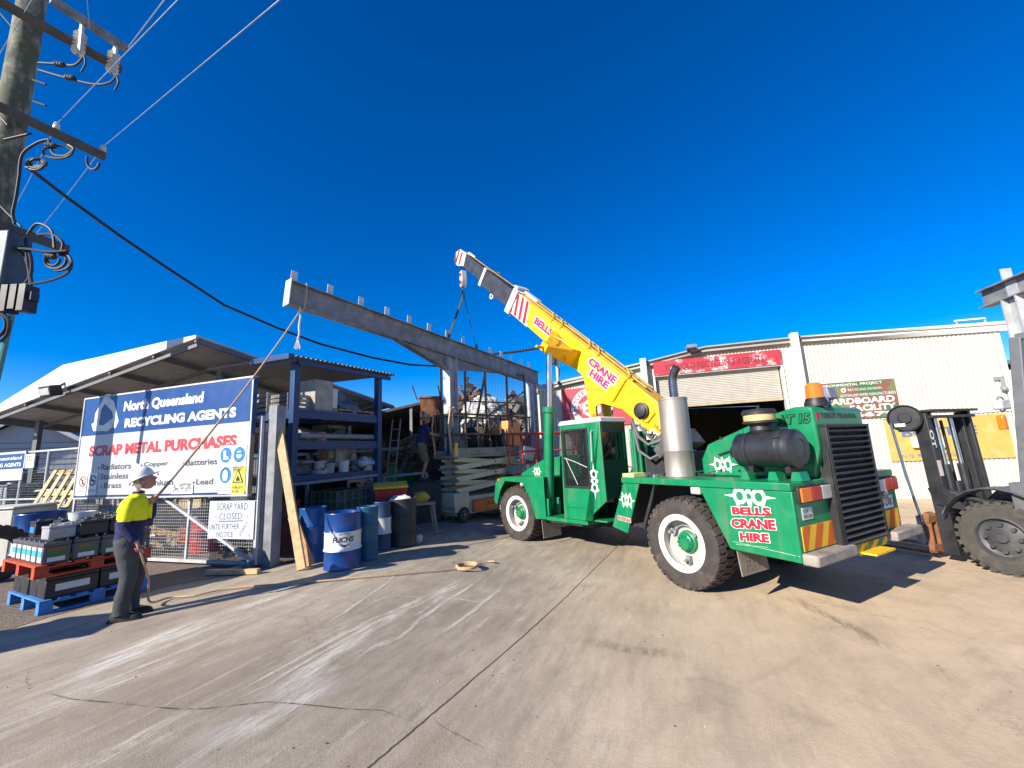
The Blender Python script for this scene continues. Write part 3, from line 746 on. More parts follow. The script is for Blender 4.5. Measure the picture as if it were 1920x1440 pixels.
m = MB(); fit(m, 'SCRAP METAL PURCHASES', 166, 856.5, 443, 838, 20, 0.05); m.build('red_lettering', mat('sign_red', (0.50, 0.03, 0.03), 0.5), sign)
SGC = mat('sign_charcoal', (0.06, 0.06, 0.075), 0.5)
def blt(m, x, y):
    c = gp(x, y, SO); m.add([c + V((0.022 * math.cos(i * math.pi / 4), 0, 0.022 * math.sin(i * math.pi / 4))) for i in range(8)], [tuple(range(8))])
for body, x0, y0, x1, y1, h in (('Radiators', 189, 882, 245, 878, 11), ('Copper', 269, 877.5, 315, 875, 11), ('Batteries', 348, 874, 407, 870, 11.5), ('Stainless', 187, 899.5, 241, 897, 11), ('Aluminium', 247, 912.5, 324, 909, 11), ('Brass', 194, 916.5, 227, 914, 10.5), ('Lead', 367, 909.5, 399, 907.5, 11)):
    m = MB(); fit(m, body, x0, y0, x1, y1, h, 0.018); blt(m, x0 - 4, y0 - h * 0.42); m.build('grey_word', SGC, sign)
m = MB(); blt(m, 296, 889); m.build('bullet', SGC, sign)
def plate(x0, y0, x1, y1, off=SO):
    a = gp(x0, y0, off); b = gp(x1, y1, off); return a.x, b.x, b.z, a.z
m = MB(); a0, a1, a2, a3 = plate(300, 882, 412, 893); m.add([(a0, SO, a2), (a1, SO, a2), (a1, SO, a3), (a0, SO, a3)], [(0, 1, 2, 3)]); m.build('patch', mat('sign_grey_patch', (0.50, 0.51, 0.54), 0.5), sign)
IW = mat('sticker_white', (0.78, 0.78, 0.78), 0.5, var=0.03); IB = mat('sticker_blue', (0.015, 0.16, 0.45), 0.5, var=0.05); IY = mat('sticker_yellow', (0.75, 0.62, 0.06), 0.5, var=0.05)
def disc(mb, c, r, n=24, mi=0): mb.add([c + V((r * math.cos(2 * math.pi * i / n), 0, r * math.sin(2 * math.pi * i / n))) for i in range(n)], [tuple(range(n))], mi)
for i, (x, y, kd) in enumerate(((424, 861, 'b'), (449, 860, 'c'), (423, 899, 'd'), (447, 901, 'y'), (155, 909, 'r'), (174, 907, 'k'))):
    c = gp(x, y, SO); m = MB(); hw, hh = 0.145, 0.22
    if kd in 'rk': hw, hh = 0.12, 0.2
    m.mi = 1 if kd == 'y' else 0
    m.box(c.x - hw, c.x + hw, SO - 0.006, SO, c.z - hh, c.z + hh)
    k = V((c.x, SO - 0.009, c.z + hh * 0.3)); k2 = k + V((0, -0.003, 0))
    if kd == 'y':
        m.add([k + V((-0.12, 0, -0.1)), k + V((0.12, 0, -0.1)), k + V((0, 0, 0.12))], [(0, 1, 2)], 2)
        m.add([k2 + V((-0.085, 0, -0.082)), k2 + V((0.085, 0, -0.082)), k2 + V((0, 0, 0.08))], [(0, 1, 2)], 1)
        k3 = k2 + V((0, -0.003, 0)); m.add([k3 + V((-0.045, 0, -0.07)), k3 + V((0.05, 0, -0.07)), k3 + V((0.03, 0, -0.02)), k3 + V((0, 0, 0.02)), k3 + V((-0.03, 0, -0.03))], [(0, 1, 2, 3, 4)], 2)
        letter(m, 'FORKLIFTS\nIN USE', k + V((-0.11, -0.002, -0.25)), (0.22, 0, 0), (0, 0, 0.1), 0.01, mi=2)
    elif kd in 'bcd':
        disc(m, k, 0.125, mi=3)
        if kd == 'b': m.add([k2 + V(q) for q in ((-0.05, 0, 0.07), (0.0, 0, 0.07), (0.005, 0, -0.01), (0.07, 0, -0.04), (0.07, 0, -0.07), (-0.05, 0, -0.07))], [tuple(range(6))], 0)
        elif kd == 'c':
            disc(m, k2, 0.06, mi=0); k3 = k2 + V((0, -0.003, 0)); m.add([k3 + V(q) for q in ((-0.06, 0, 0.0), (0.06, 0, 0.0), (0.06, 0, 0.035), (-0.06, 0, 0.035))], [(0, 1, 2, 3)], 3)
        else: m.add([k2 + V(q) for q in ((-0.04, 0, -0.08), (0.04, 0, -0.08), (0.055, 0, 0.0), (0.035, 0, 0.08), (-0.03, 0, 0.085), (-0.06, 0, 0.0))], [tuple(range(6))], 0)
        letter(m, 'MUST BE WORN\nIN THIS AREA', k + V((-0.12, -0.002, -0.25)), (0.24, 0, 0), (0, 0, 0.07), 0.0, mi=2)
    else:
        ring(m, k, 0.075, 0.1, seg=24); 
        for q in range(len(m.m) - 24, len(m.m)): m.m[q] = 4 if kd == 'r' else 2
        m.add([k2 + V(q) for q in ((-0.075, 0, 0.06), (-0.06, 0, 0.075), (0.075, 0, -0.06), (0.06, 0, -0.075))], [(0, 1, 2, 3)], 4 if kd == 'r' else 2)
        if kd == 'r': m.add([k + V(q) for q in ((-0.02, 0, -0.06), (0.02, 0, -0.06), (0.02, 0, 0.04), (-0.02, 0, 0.04))], [(0, 1, 2, 3)], 2)
        else: m.add([k + V(q) for q in ((-0.06, 0, -0.015), (0.06, 0, -0.015), (0.06, 0, 0.01), (-0.06, 0, 0.01))], [(0, 1, 2, 3)], 2)
        letter(m, 'NO ENTRY' if kd == 'r' else 'NO SMOKING', k + V((-0.1, -0.002, -0.2)), (0.2, 0, 0), (0, 0, 0.04), 0.0, mi=2)
    m.build('safety_sticker', [IW, IY, BLKP, IB, REDL], sign, smooth=0)
m = MB(); a0, a1, a2, a3 = plate(324, 909.5, 362, 925.5); m.box(a0, a1, SO - 0.012, SO - 0.006, a2, a3); vp = m.build('visitor_plate', IW, sign)
m = MB(); letter(m, 'ALL VISITORS', (a0 + 0.03, SO - 0.014, a2 + (a3 - a2) * 0.56), (a1 - a0 - 0.06, 0, 0), (0, 0, 0.085), 0.015); letter(m, 'REPORT TO OFFICE', (a0 + 0.03, SO - 0.014, a2 + (a3 - a2) * 0.18), (a1 - a0 - 0.08, 0, 0), (0, 0, 0.06), 0.0); m.build('lettering', BLKP, vp)
# hand written board
cl, crr = gp(391.5, 975, -0.045), gp(476, 975, -0.045); tz = (gp(393, 941, -.045).z + gp(477, 937, -.045).z) / 2; lz = (gp(475, 1010, -.045).z + gp(390, 1011, -.045).z) / 2
hb = thing('handwritten_notice', 'white hand written closing notice hung on the lower gate mesh', 'notice', GO, GRZ)
m = MB(); m.box(cl.x, crr.x, -0.045, -0.036, lz, tz); m.build('board', mat('notice_white', (0.56, 0.58, 0.61), 0.4, var=0.04), hb)
m = MB(); Wd = crr.x - cl.x; Hh = tz - lz; yy = -0.047
def hw(body, a, b, h, w, rot=0, bold=-0.004):
    o = V((cl.x + a * Wd, yy, lz + b * Hh)); letter(m, body, o, V((math.cos(rot), 0, math.sin(rot))) * w * Wd, V((-math.sin(rot), 0, math.cos(rot))) * h * Hh, bold, 0.08)
hw('SCRAP YARD', 0.17, 0.76, 0.18, 0.68); hw('CLOSED', 0.24, 0.50, 0.17, 0.5, 0.02); hw('UNTIL FURTHER', 0.03, 0.23, 0.15, 0.66, 0.02); hw('NOTICE', 0.2, 0.04, 0.14, 0.37, 0.02); hw('SORRY', 0.73, 0.07, 0.1, 0.26, 0.9); hw(':(', 0.87, 0.03, 0.09, 0.09, 0.3)
hw('*', 0.13, 0.55, 0.07, 0.06); hw('*', 0.83, 0.55, 0.07, 0.06)
m.bar((cl.x + 0.24 * Wd, yy, lz + 0.46 * Hh), (cl.x + 0.77 * Wd, yy, lz + 0.475 * Hh), 0.008, 0.012)
m.build('lettering', BIRO, hb, smooth=0)
# gate post and the second leaf edge beside it
gpo = thing('gate_post', 'grey square steel post standing beside the gate', 'post', GO + GX * (gp(507, 1059, .15).x) + GY * 0.15, GRZ)
ph = gp(513, 762, .15).z
m = MB(); m.box(-0.09, 0.09, -0.09, 0.09, -0.02, ph); m.build('post', GALV, gpo, bevel=0.008)
m = MB(); m.box(-0.22, -0.085, -0.1, -0.05, ph - 0.42, ph - 0.28); m.bar((-0.21, -0.075, 0.05), (-0.21, -0.075, ph - 0.3), 0.045); m.bar((-0.13, -0.075, 0.05), (-0.13, -0.075, ph - 0.3), 0.035); m.build('guide_rail', GALV2, gpo)
def planks(name, label, p, q, w, d, M_, up=(0, 1, 0)):
    m = MB(); m.bar((0, 0, 0), V(q) - V(p), w, d, up=up); o = m.build(name, M_, bevel=0.004); o.location = p; return tag(o, label, 'plank')
p = GH(566, 1070); planks('timber_plank', 'tall pale timber plank leaning on the gate post', p + V((0, 0, 0.02)), D(523, 806, p.y + 0.35), 0.13, 0.045, WOOD)
p = GH(580, 1064); planks('timber_plank', 'short orange timber plank leaning against the taller one', p + V((0, 0, 0.02)), D(549, 968, p.y + 0.15), 0.15, 0.045, mat('orange_timber', (0.42, 0.22, 0.10), 0.8, var=0.25, scale=9))
p = GH(388, 1079); planks('timber_batten', 'pale timber batten lying on the ground below the gate', p + V((0, 0, 0.045)), GH(485, 1077) + V((0, 0, 0.045)), 0.07, 0.07, WOOD, up=(0, 0, 1))
p = GH(425, 1075); planks('timber_block', 'short timber offcut under the right end of the gate', p + V((0, 0, 0.03)), GH(470, 1064) + V((0, 0, 0.03)), 0.1, 0.05, GREYWOOD, up=(0, 0, 1))

# ================================================================ LEFT FENCE
FO_ = GO + GX * (gl - 0.35) + GY * 0.25
fen = thing('mesh_fence', 'grey mesh fence running left from the gate', 'fence', FO_, GRZ)
m = MB(); fz = gp(103, 844, .25).z; L_ = 6.5
for x in (0, -1.25, -2.15, -3.6, -5.0, -6.4): m.cyl((x, 0, -0.02), (x, 0, fz), 0.028, seg=10)
m.cyl((-L_, 0, fz), (0.2, 0, fz), 0.024, seg=10); m.cyl((-L_, 0, fz * 0.52), (0.2, 0, fz * 0.52), 0.02, seg=8); m.cyl((-L_, 0, 0.12), (0.2, 0, 0.12), 0.02, seg=8)
m.build('rails', GALV2, fen)
m = MB(); z = 0.14
while z < fz - 0.02:
    m.bar((-L_, 0.02, z), (0.2, 0.02, z), 0.007); z += 0.055
x = -L_
while x < 0.2:
    m.bar((x, 0.026, 0.12), (x, 0.026, fz), 0.004); x += 0.2
m.build('wire_mesh', mat('fence_wire', (0.10, 0.11, 0.12), 0.5, metal=0.4), fen, smooth=0)
# small signs on that fence
o2 = thing('small_billboard', 'smaller blue sign with white words on the left fence', 'sign', FO_, GRZ)
def fp(x, y): q = PL(x, y, FO_ - GY * 0.05, GY) - FO_; return V((q.dot(GX), -0.05, q.z))
a, b = fp(-40, 850), fp(43, 878); c_ = fp(43, 850)
m = MB(); m.box(a.x, b.x, -0.05, -0.03, b.z, c_.z); m.build('panel', SGB, o2)
m = MB(); m.box(a.x - 0.03, b.x + 0.03, -0.052, -0.03, c_.z, c_.z + 0.05); m.box(b.x, b.x + 0.04, -0.052, -0.03, b.z, c_.z); m.box(a.x, b.x, -0.052, -0.03, b.z - 0.25, b.z); m.build('white_border', SGW, o2)
m = MB(); e1 = fp(38, 860).x - fp(0, 860).x
letter(m, 'North Queensland', (b.x - 0.09 - e1 * 2, -0.054, b.z + (c_.z - b.z) * 0.56), (e1 * 2, 0, 0), (0, 0, (c_.z - b.z) * 0.3), 0.02); letter(m, 'RECYCLING AGENTS', (b.x - 0.09 - e1 * 2, -0.054, b.z + (c_.z - b.z) * 0.14), (e1 * 2, 0, 0), (0, 0, (c_.z - b.z) * 0.27), 0.03)
m.build('lettering', WHTP, o2)
a, b = fp(50, 852), fp(62, 877)
m = MB(); m.box(a.x, b.x, -0.05, -0.03, b.z, a.z); o = m.build('fence_notice', IW); o.location = FO_; o.rotation_euler = (0, 0, GRZ); tag(o, 'small white notice with red words on the left fence', 'notice')
m = MB(); letter(m, 'NO\nEXIT', (a.x + 0.04, -0.053, (a.z + b.z) / 2), (b.x - a.x - 0.08, 0, 0), (0, 0, (a.z - b.z) * 0.4), 0.02); m.build('lettering', REDP, o)

# ================================================================ CANOPY
AP = D(367, 631, 8.2)
CX_, CY_ = GX, GY
Lc = PL(-25, 779, AP, CY_)                       # left low corner, straight along the street front
Rb = PL(506, 680, AP, CX_)                       # on the right hand edge, going back
rd_ = (Rb - AP); rd_ = rd_ / rd_.dot(CY_)
BK = 7.0
can = thing('carport_canopy', 'open sided grey canopy with a white front edge behind the billboard', 'canopy', AP.copy(), 0)
can.location.z = 0
o0 = V((AP.x, AP.y, 0))
P4 = [AP - o0, Lc - o0, Lc - o0 + rd_ * BK, AP - o0 + rd_ * BK]
m = MB(); m.prism(P4, (0, 0, 0.04)); m.build('roof_sheet', mat('canopy_sheet', (0.50, 0.48, 0.46), 0.7, var=0.2), can)
fr_ = [PL(x, y, AP - CY_ * 0.03, CY_) - o0 for x, y in ((-25, 772), (0, 757), (118, 684), (190, 668), (310, 640), (367, 628), (367, 634), (310, 655), (0, 772), (-25, 781))]
m = MB(); m.prism(fr_, CY_ * 0.05); m.build('fascia', WHITE, can)
m = MB()
for k in (0.0, 0.17, 0.36, 0.56, 0.78):
    a = P4[0].lerp(P4[1], k) + V((0, 0, -0.07)); m.bar(a, a + rd_ * BK, 0.05, 0.10)
a = P4[1] + V((0, 0, -0.08)); m.bar(a, a + rd_ * BK, 0.1, 0.2)
for k in (0.06, 1.0, 2.1, 3.2, 4.6, 6.0):
    a = P4[0] + rd_ * k + V((0, 0, -0.16)); b = P4[1] + rd_ * k + V((0, 0, -0.16)); m.bar(a, b, 0.05, 0.07)
m.build('beams', mat('canopy_beam', (0.14, 0.14, 0.145), 0.6, var=0.2), can)
def post_at(x, y, k):                             # post under the roof plane, k metres back
    nrm = (P4[1] - P4[0]).cross(rd_).normalized(); q = PL(x, y, AP, nrm); return V((q.x - o0.x, q.y - o0.y, q.z))
for x, y in ((76, 781), (415, 684)):
    q = post_at(x, y, 1); m = MB(); m.bar((q.x, q.y, 0.2), q - V((0, 0, 0.1)), 0.11); m.build('post', mat('canopy_post', (0.13, 0.15, 0.15), 0.5), can)
fl = thing('floodlight', 'black rectangular flood light hung under the canopy edge', 'lamp', PL(95, 733, AP - CY_ * 0.25, CY_), GRZ)
m = MB(); m.obox((0, 0, 0), (0.42, 0.22, 0.24), (0.25, 0, 0)); m.build('housing', BLACK, fl, bevel=0.02)
m = MB(); m.obox((0, -0.1, -0.03), (0.34, 0.02, 0.15), (0.25, 0, 0)); m.build('lens', CLRL, fl)
m = MB(); m.bar((0, 0.1, 0.1), (0, 0.3, 0.28), 0.04); m.build('bracket', BLACK, fl)

# ================================================================ BLUE RACK
RA = D(555, 678, 7.9); RBp = D(709, 712, 9.9); RA.z = 0; RBp.z = 0
rvec = RBp - RA; RL = rvec.length; RRZ = math.atan2(rvec.y, rvec.x)
RX, RY = dir_frame(RRZ); RW = 2.3
rz0 = hgt(-4)
RO = V((RA.x, RA.y, rz0))
def rp(x, y, off=0.0):
    q = PL(x, y, RO + RY * off, RY) - RO
    return V((q.dot(RX), off, q.z))
rack = thing('storage_rack', 'tall blue steel rack with a corrugated top full of yard junk', 'rack', RO, RRZ)
TOPZ = rp(550, 678).z
SHZ = [(rp(548, 770).z + rp(708, 782).z) / 2, (rp(548, 826).z + rp(707, 832).z) / 2, (rp(546, 890).z + rp(707, 888).z) / 2]
for x, y in ((0, 0), (RL, 0), (0, RW), (RL, RW)):
    m = MB(); m.box(x - 0.065, x + 0.065, y - 0.065, y + 0.065, 0, TOPZ); m.build('post', BLUEP, rack, bevel=0.006)
for z in SHZ:
    m = MB()
    for y in (0, RW): m.box(0.067, RL - 0.067, y - 0.04, y + 0.04, z - 0.14, z)
    for x in (0, RL): m.box(x - 0.04, x + 0.04, 0.067, RW - 0.067, z - 0.14, z)
    m.box(-0.03, RL + 0.03, -0.03, RW, z + 0.002, z + 0.03)
    m.build('shelf', BLUEP, rack)
m = MB(); n = 26; k = len(m.v); slope = (rp(735, 706, -0.05).z - TOPZ - 0.05) / (RL + 0.35)
for i in range(n * 4 + 1):
    x = -0.25 + (RL + 0.65) * i / (n * 4); z = TOPZ + 0.07 + slope * x + 0.022 * math.sin(i * math.pi / 2 + 0.5)
    m.v += [V((x, -0.22, z)), V((x, RW + 0.3, z + 0.1))]
for i in range(n * 4): m.f.append([2 * i, 2 * i + 2, 2 * i + 3, 2 * i + 1]); m.m.append(0)
m.build('roof_sheet', mat('rack_roof', (0.28, 0.28, 0.29), 0.5, metal=0.3), rack, smooth=20)
m = MB(); m.bar((-0.28, -0.25, TOPZ + 0.03), (-0.28, 0.9, TOPZ + 0.06), 0.12, 0.1); m.bar((-0.03, -0.1, TOPZ - 0.02), (RL + .3, -0.1, TOPZ - 0.02 + slope * RL), 0.06, 0.09); m.build('gutter', BLUEP, rack)

# ================================================================ POLE, WIRES
PB = V((-8.99, 6.69, 0.2))
pole = thing('utility_pole', 'weathered timber power pole with cross arms at the left edge', 'pole', PB, 0)
def pm():
    m, n, b, L = nodes_of('weathered_pole'); t = NT(n)
    oc = t.new('ShaderNodeTexCoord').outputs['Object']
    a = t.noise(t.map(oc, 0, (1, 1, 0.35)), 4.5, 7, 0.7); c2 = t.noise(oc, 2.1, 6, 0.6)
    c = t.mix(t.rng(a, 0.44, 0.60), (0.075, 0.075, 0.052), (0.25, 0.245, 0.18)); c = t.mix(t.rng(c2, 0.5, 0.6), c, (0.07, 0.09, 0.05))
    L.new(c, b.inputs['Base Color']); b.inputs['Roughness'].default_value = 0.85
    bp = t.new('ShaderNodeBump'); bp.inputs['Strength'].default_value = 0.5; L.new(a, bp.inputs['Height']); L.new(bp.outputs[0], b.inputs['Normal'])
    return m
m = MB(); m.tube([(0, 0, -0.3), (0, 0, 5), (0, 0, 10), (0, 0, 16)], 0.235, 20, r1=0.18); m.build('shaft', pm(), pole)
ARM = mat('cross_arm_timber', (0.085, 0.075, 0.06), 0.8, var=0.3)
def arm(x0, y0, x1, y1, pxp, Mt, w=0.1, h=0.14):
    """a level arm: pixel (pxp) is where it passes the pole, the right end at (x1,y1)"""
    zz = D(*pxp, PB.y - 0.25).z
    p = G(x0, y0, zz); q = G(x1, y1, zz)
    m = MB(); m.bar(p - PB, q - PB, w, h); m.build('cross_arm', Mt, pole); return p, q
aC = arm(-60, 172, 197, 294, (40, 222), ARM)
aA = arm(-60, -30, 228, 131, (80, 45), ARM)
aD = arm(-60, 402, 128, 468, (10, 432), ARM)
aB = arm(95, -2, 238, 92, (120, 12), GALV)
for p0, p1 in (((60, 250), (8, 262)), ((15, 235), (-10, 205)), ((0, 385), (40, 425))): m = MB(); m.bar(D(*p0, PB.y - 0.3) - PB, D(*p1, PB.y - 0.3) - PB, 0.035, 0.015); m.build('brace', CABLE, pole)
for y in (150, 190): m = MB(); m.cyl(D(62, y, PB.y - .1) - PB, D(86, y + 8, PB.y - .3) - PB, 0.018, seg=6); m.build('climbing_peg', CABLE, pole)
def at_arm(a, x, y, dz=0):
    p, q = a; best = min((p.lerp(q, i / 200) for i in range(201)), key=lambda r: abs((lambda c: 960 + FPX * c.x / c.z)(RM @ (r - CAM)) - x)); return best + V((0, 0, dz)) - PB
INS = mat('porcelain', (0.55, 0.53, 0.50), 0.25, var=0.1)
for a, x in ((aA, 160), (aA, 222)):
    c = at_arm(a, x, 0)
    m = MB(); pr = [(0.02, -0.25)]
    for i in range(6): pr += [(0.05, -0.22 + i * 0.08), (0.10, -0.2 + i * 0.08), (0.05, -0.17 + i * 0.08)]
    pr += [(0.03, 0.35), (0.0, 0.36)]
    m.lathe(pr, c + V((0, -0.12, 0)), seg=14); m.build('fuse', INS, pole)
    m = MB(); m.bar(c + V((0.13, -0.2, -0.3)), c + V((0.1, -0.2, 0.4)), 0.05); m.build('fuse_arm', GALV2, pole)
for a, x in ((aC, 104), (aC, 192)):
    c = at_arm(a, x, 0, 0.07); m = MB(); m.lathe([(0.02, 0), (0.05, 0.02), (0.05, 0.07), (0.035, 0.09), (0.05, 0.11), (0.03, 0.15), (0, 0.16)], c, seg=12); m.build('insulator', INS, pole)
m = MB(); c = D(22, 500, PB.y - 0.35) - PB
m.box(c.x - 0.3, c.x + 0.12, c.y - 0.2, c.y + 0.15, c.z - 0.55, c.z + 0.55); m.build('fuse_box', mat('galv_box', (0.07, 0.085, 0.10), 0.5, metal=0.3, var=0.2), pole, bevel=0.03)
m = MB(); c2 = D(30, 560, PB.y - 0.5) - PB
for i in range(4): m.box(c2.x - 0.28 + i * 0.14, c2.x - 0.18 + i * 0.14, c2.y - 0.1, c2.y + 0.1, c2.z - 0.2 - 0.03 * (i % 2), c2.z + 0.2)
m.box(c2.x - 0.3, c2.x + 0.3, c2.y - 0.06, c2.y + 0.06, c2.z - 0.05, c2.z + 0.08); m.build('switch_block', BLACK, pole)
m = MB(); m.cyl(D(22, 592, PB.y - 0.35) - PB, V((D(-18, 760, PB.y - 0.35) - PB).to_tuple()), 0.04, seg=8); m.build('conduit', mat('green_conduit', (0.06, 0.22, 0.17), 0.5), pole)
def loop(x, y, rx, ry, t0=0, t1=360, dy=0.4, r=0.02, tilt=0):
    pts = []
    for i in range(17):
        a = R_(t0 + (t1 - t0) * i / 16); pts.append(D(x + rx * math.cos(a) + tilt * math.sin(a), y + ry * math.sin(a), PB.y - dy - 0.03 * math.sin(a * 2)) - PB)
    m = MB(); m.tube(pts, r, 6); m.build('loose_cable', CABLE, pole)
def spline(pts, dy=0.4, r=0.022):
    q = []
    n = len(pts)
    for i in range(n - 1):
        p0, p1, p2, p3 = pts[max(i - 1, 0)], pts[i], pts[i + 1], pts[min(i + 2, n - 1)]
        for k in range(6):
            t = k / 6
            q.append(tuple(0.5 * (2 * p1[j] + (p2[j] - p0[j]) * t + (2 * p0[j] - 5 * p1[j] + 4 * p2[j] - p3[j]) * t * t + (3 * p1[j] - p0[j] - 3 * p2[j] + p3[j]) * t ** 3) for j in (0, 1)))
    q.append(pts[-1])
    m = MB(); m.tube([D(x, y, PB.y - dy) - PB for x, y in q], r, 6); m.build('loose_cable', CABLE, pole)
loop(108, 285, 28, 12, 150, 500); loop(68, 306, 19, 9, 0, 360); loop(66, 309, 17, 10, 20, 380); loop(70, 305, 14, 7)
loop(104, 488, 20, 16); loop(108, 490, 25, 18, 200, 460); loop(100, 486, 12, 12, 0, 300); loop(175, 300, 12, 18, 20, 200)
spline([(36, 330), (42, 290), (70, 268), (92, 262)]); spline([(92, 262), (100, 288), (122, 292), (138, 280), (128, 272)]); spline([(36, 330), (30, 370), (24, 400), (28, 420)]); spline([(52, 440), (70, 420), (96, 432), (102, 465)]); spline([(60, 530), (46, 480), (10, 450)]); spline([(58, 535), (50, 470), (48, 445)])
spline([(36, 535), (90, 527), (126, 512), (134, 490), (120, 470)]); spline([(70, 440), (100, 440), (118, 456), (112, 480)]); spline([(0, 520), (20, 505), (12, 470)])
spline([(35, 545), (58, 515), (56, 475), (40, 462)]); spline([(-5, 470), (40, 466), (90, 472), (125, 470)], 0.45); spline([(0, 640), (14, 625), (16, 600), (2, 585)]); spline([(-3, 632), (10, 615), (8, 596), (-4, 590)])
spline([(72, 118), (110, 120), (140, 122), (158, 104)], 0.4, 0.02); spline([(72, 131), (120, 145), (175, 158), (205, 155), (218, 142)], 0.4, 0.02); spline([(218, 142), (222, 155), (215, 170)], 0.4, 0.015); spline([(158, 104), (160, 120), (152, 135)], 0.4, 0.015)
for x, y in ((112, 120), (132, 145), (96, 272), (95, 480)):
    m = MB()
    for k in range(3): m.sphere(D(x + k * 5 - 5, y + k * 0.8, PB.y - 0.42) - PB, 0.05, 8, 6)
    m.build('connector', BLACK, pole)
def wire(name, label, p, q, sagm, r, Mt=WIRE):
    m = MB(); m.tube([x - V(p) for x in sag(p, q, sagm, 24)], r, 6); o = m.build(name, Mt); o.location = p; return tag(o, label, 'wire')
pa = at_arm(aC, 192, 0, 0.2) + PB; wire('power_line', 'pale overhead wire leaving the tip of the middle cross arm', pa, D(530, -5, 3.2), 0.0, 0.006)
pa2 = at_arm(aC, 104, 0, 0.2) + PB; wire('power_line', 'pale overhead wire rising past the upper fuse to the top', pa2, D(338, -5, 4.4), 0.0, 0.006)
wire('power_line', 'pale overhead wire fixed to the steel top arm', aB[1], D(312, -5, 5.2), 0.0, 0.009)
wire('power_line', 'thin wire falling from the middle arm behind the canopy', pa, D(-5, 513, 16), 0.25, 0.007); wire('power_line', 'thin wire crossing the pole beside the middle insulator', pa2, D(-5, 440, 14), 0.2, 0.007)
wire('power_line', 'short grey wire dropping onto the upper fuse', D(168, 55, PB.y - 0.3), D(163, -5, PB.y - 1), 0.0, 0.006)
wire('power_line', 'thin wire slanting across the top of the pole', D(62, -4, 6), D(-6, 110, 7), 0.0, 0.006); wire('power_line', 'dark wire at the top left behind the pole', D(-5, 18, 8), D(62, 96, 8), 0.0, 0.02, CABLE)
# ================================================================ STEEL PORTAL FRAME
BA = D(543, 527, 7.9); BB = D(1000, 695, 15.0); BA.z += 0.0
def on_beam(x):
    return min((BA.lerp(BB, i / 1500) for i in range(1501)), key=lambda r: abs((lambda c: 960 + FPX * c.x / c.z)(RM @ (r - CAM)) - x))
def isec(mb, p, q, h, w, up, tf=0.02, tw=0.014):
    """steel I section from p to q, up = direction of the web"""
    p = V(p); q = V(q); d = (q - p).normalized(); up = V(up); up = (up - d * up.dot(d)).normalized()
    mb.bar(p + up * (h / 2 - tf / 2), q + up * (h / 2 - tf / 2), w, tf, up); mb.bar(p - up * (h / 2 - tf / 2), q - up * (h / 2 - tf / 2), w, tf, up); mb.bar(p, q, tw, h - 2 * tf - 0.002, up)
bdir = (BB - BA).normalized(); bside = V((bdir.y, -bdir.x, 0)).normalized(); bup = bside.cross(bdir).normalized()
if bup.z < 0: bup = -bup
BH = 0.50
beam = thing('steel_beam', 'long galvanised roof beam with white cleats hanging from the crane', 'beam', BA, 0)
m = MB(); isec(m, -bup * BH / 2, (BB - BA) + bdir * 0.3 - bup * BH / 2, BH, 0.2, bup); m.build('rafter', GALV, beam)
m = MB(); m.bar(-bdir * 0.02 - bup * (BH / 2), -bdir * 0.002 - bup * (BH / 2), 0.24, BH + 0.06, bup); m.build('end_plate', mat('end_plate_steel', (0.45, 0.55, 0.60), 0.5, metal=0.3, var=0.25), beam)
for x in (550, 618, 676, 725, 767, 804, 838, 868, 918, 940, 958, 977, 992):
    c = on_beam(x) - BA; m = MB(); m.bar(c + bup * 0.0, c + bup * 0.25, 0.13, 0.012, bside); m.build('cleat', mat('white_cleat', (0.55, 0.56, 0.57), 0.5, metal=0.1), beam)
c1 = on_beam(845); h0 = on_beam(752)
m = MB(); a = h0 - BA - bup * BH; b = c1 - BA - bup * BH
m.prism([a - bside * 0.007, b - bside * 0.007, b - bup * 0.42 - bside * 0.007], bside * 0.014); m.bar(a - bup * 0.01 - bdir * .1, b - bup * 0.43, 0.2, 0.02, bup); m.build('haunch', GALV, beam)
h2 = on_beam(893) - BA; m = MB(); a = c1 - BA - bup * BH; b = h2 + (BB - BA) * 0.12 - bup * BH
m.prism([a - bside * 0.006, a - bup * 0.4 - bside * 0.006, b - bside * 0.006], bside * 0.012); m.build('haunch', GALV, beam)
def column(name, label, top, h, w):
    o = thing(name, label, 'column', (top.x, top.y, hgt(top.x)), 0)
    m = MB(); p = V((0, 0, 0)); q = V((0, 0, top.z - hgt(top.x)))
    isec(m, p, q, h, w, bdir, 0.02, 0.016); m.build('shaft', GALV2, o)
    m = MB(); m.box(-0.25, 0.25, -0.25, 0.25, 0, 0.03); m.build('base_plate', GALV, o)
    return o
col1 = column('steel_column', 'galvanised steel column standing behind the scissor lift', c1 - bup * (BH + 0.03) , 0.32, 0.26)
c2 = on_beam(996); col2 = column('steel_column', 'galvanised steel column at the far end of the beam by the warehouse', c2 - bup * (BH + 0.02), 0.32, 0.24)
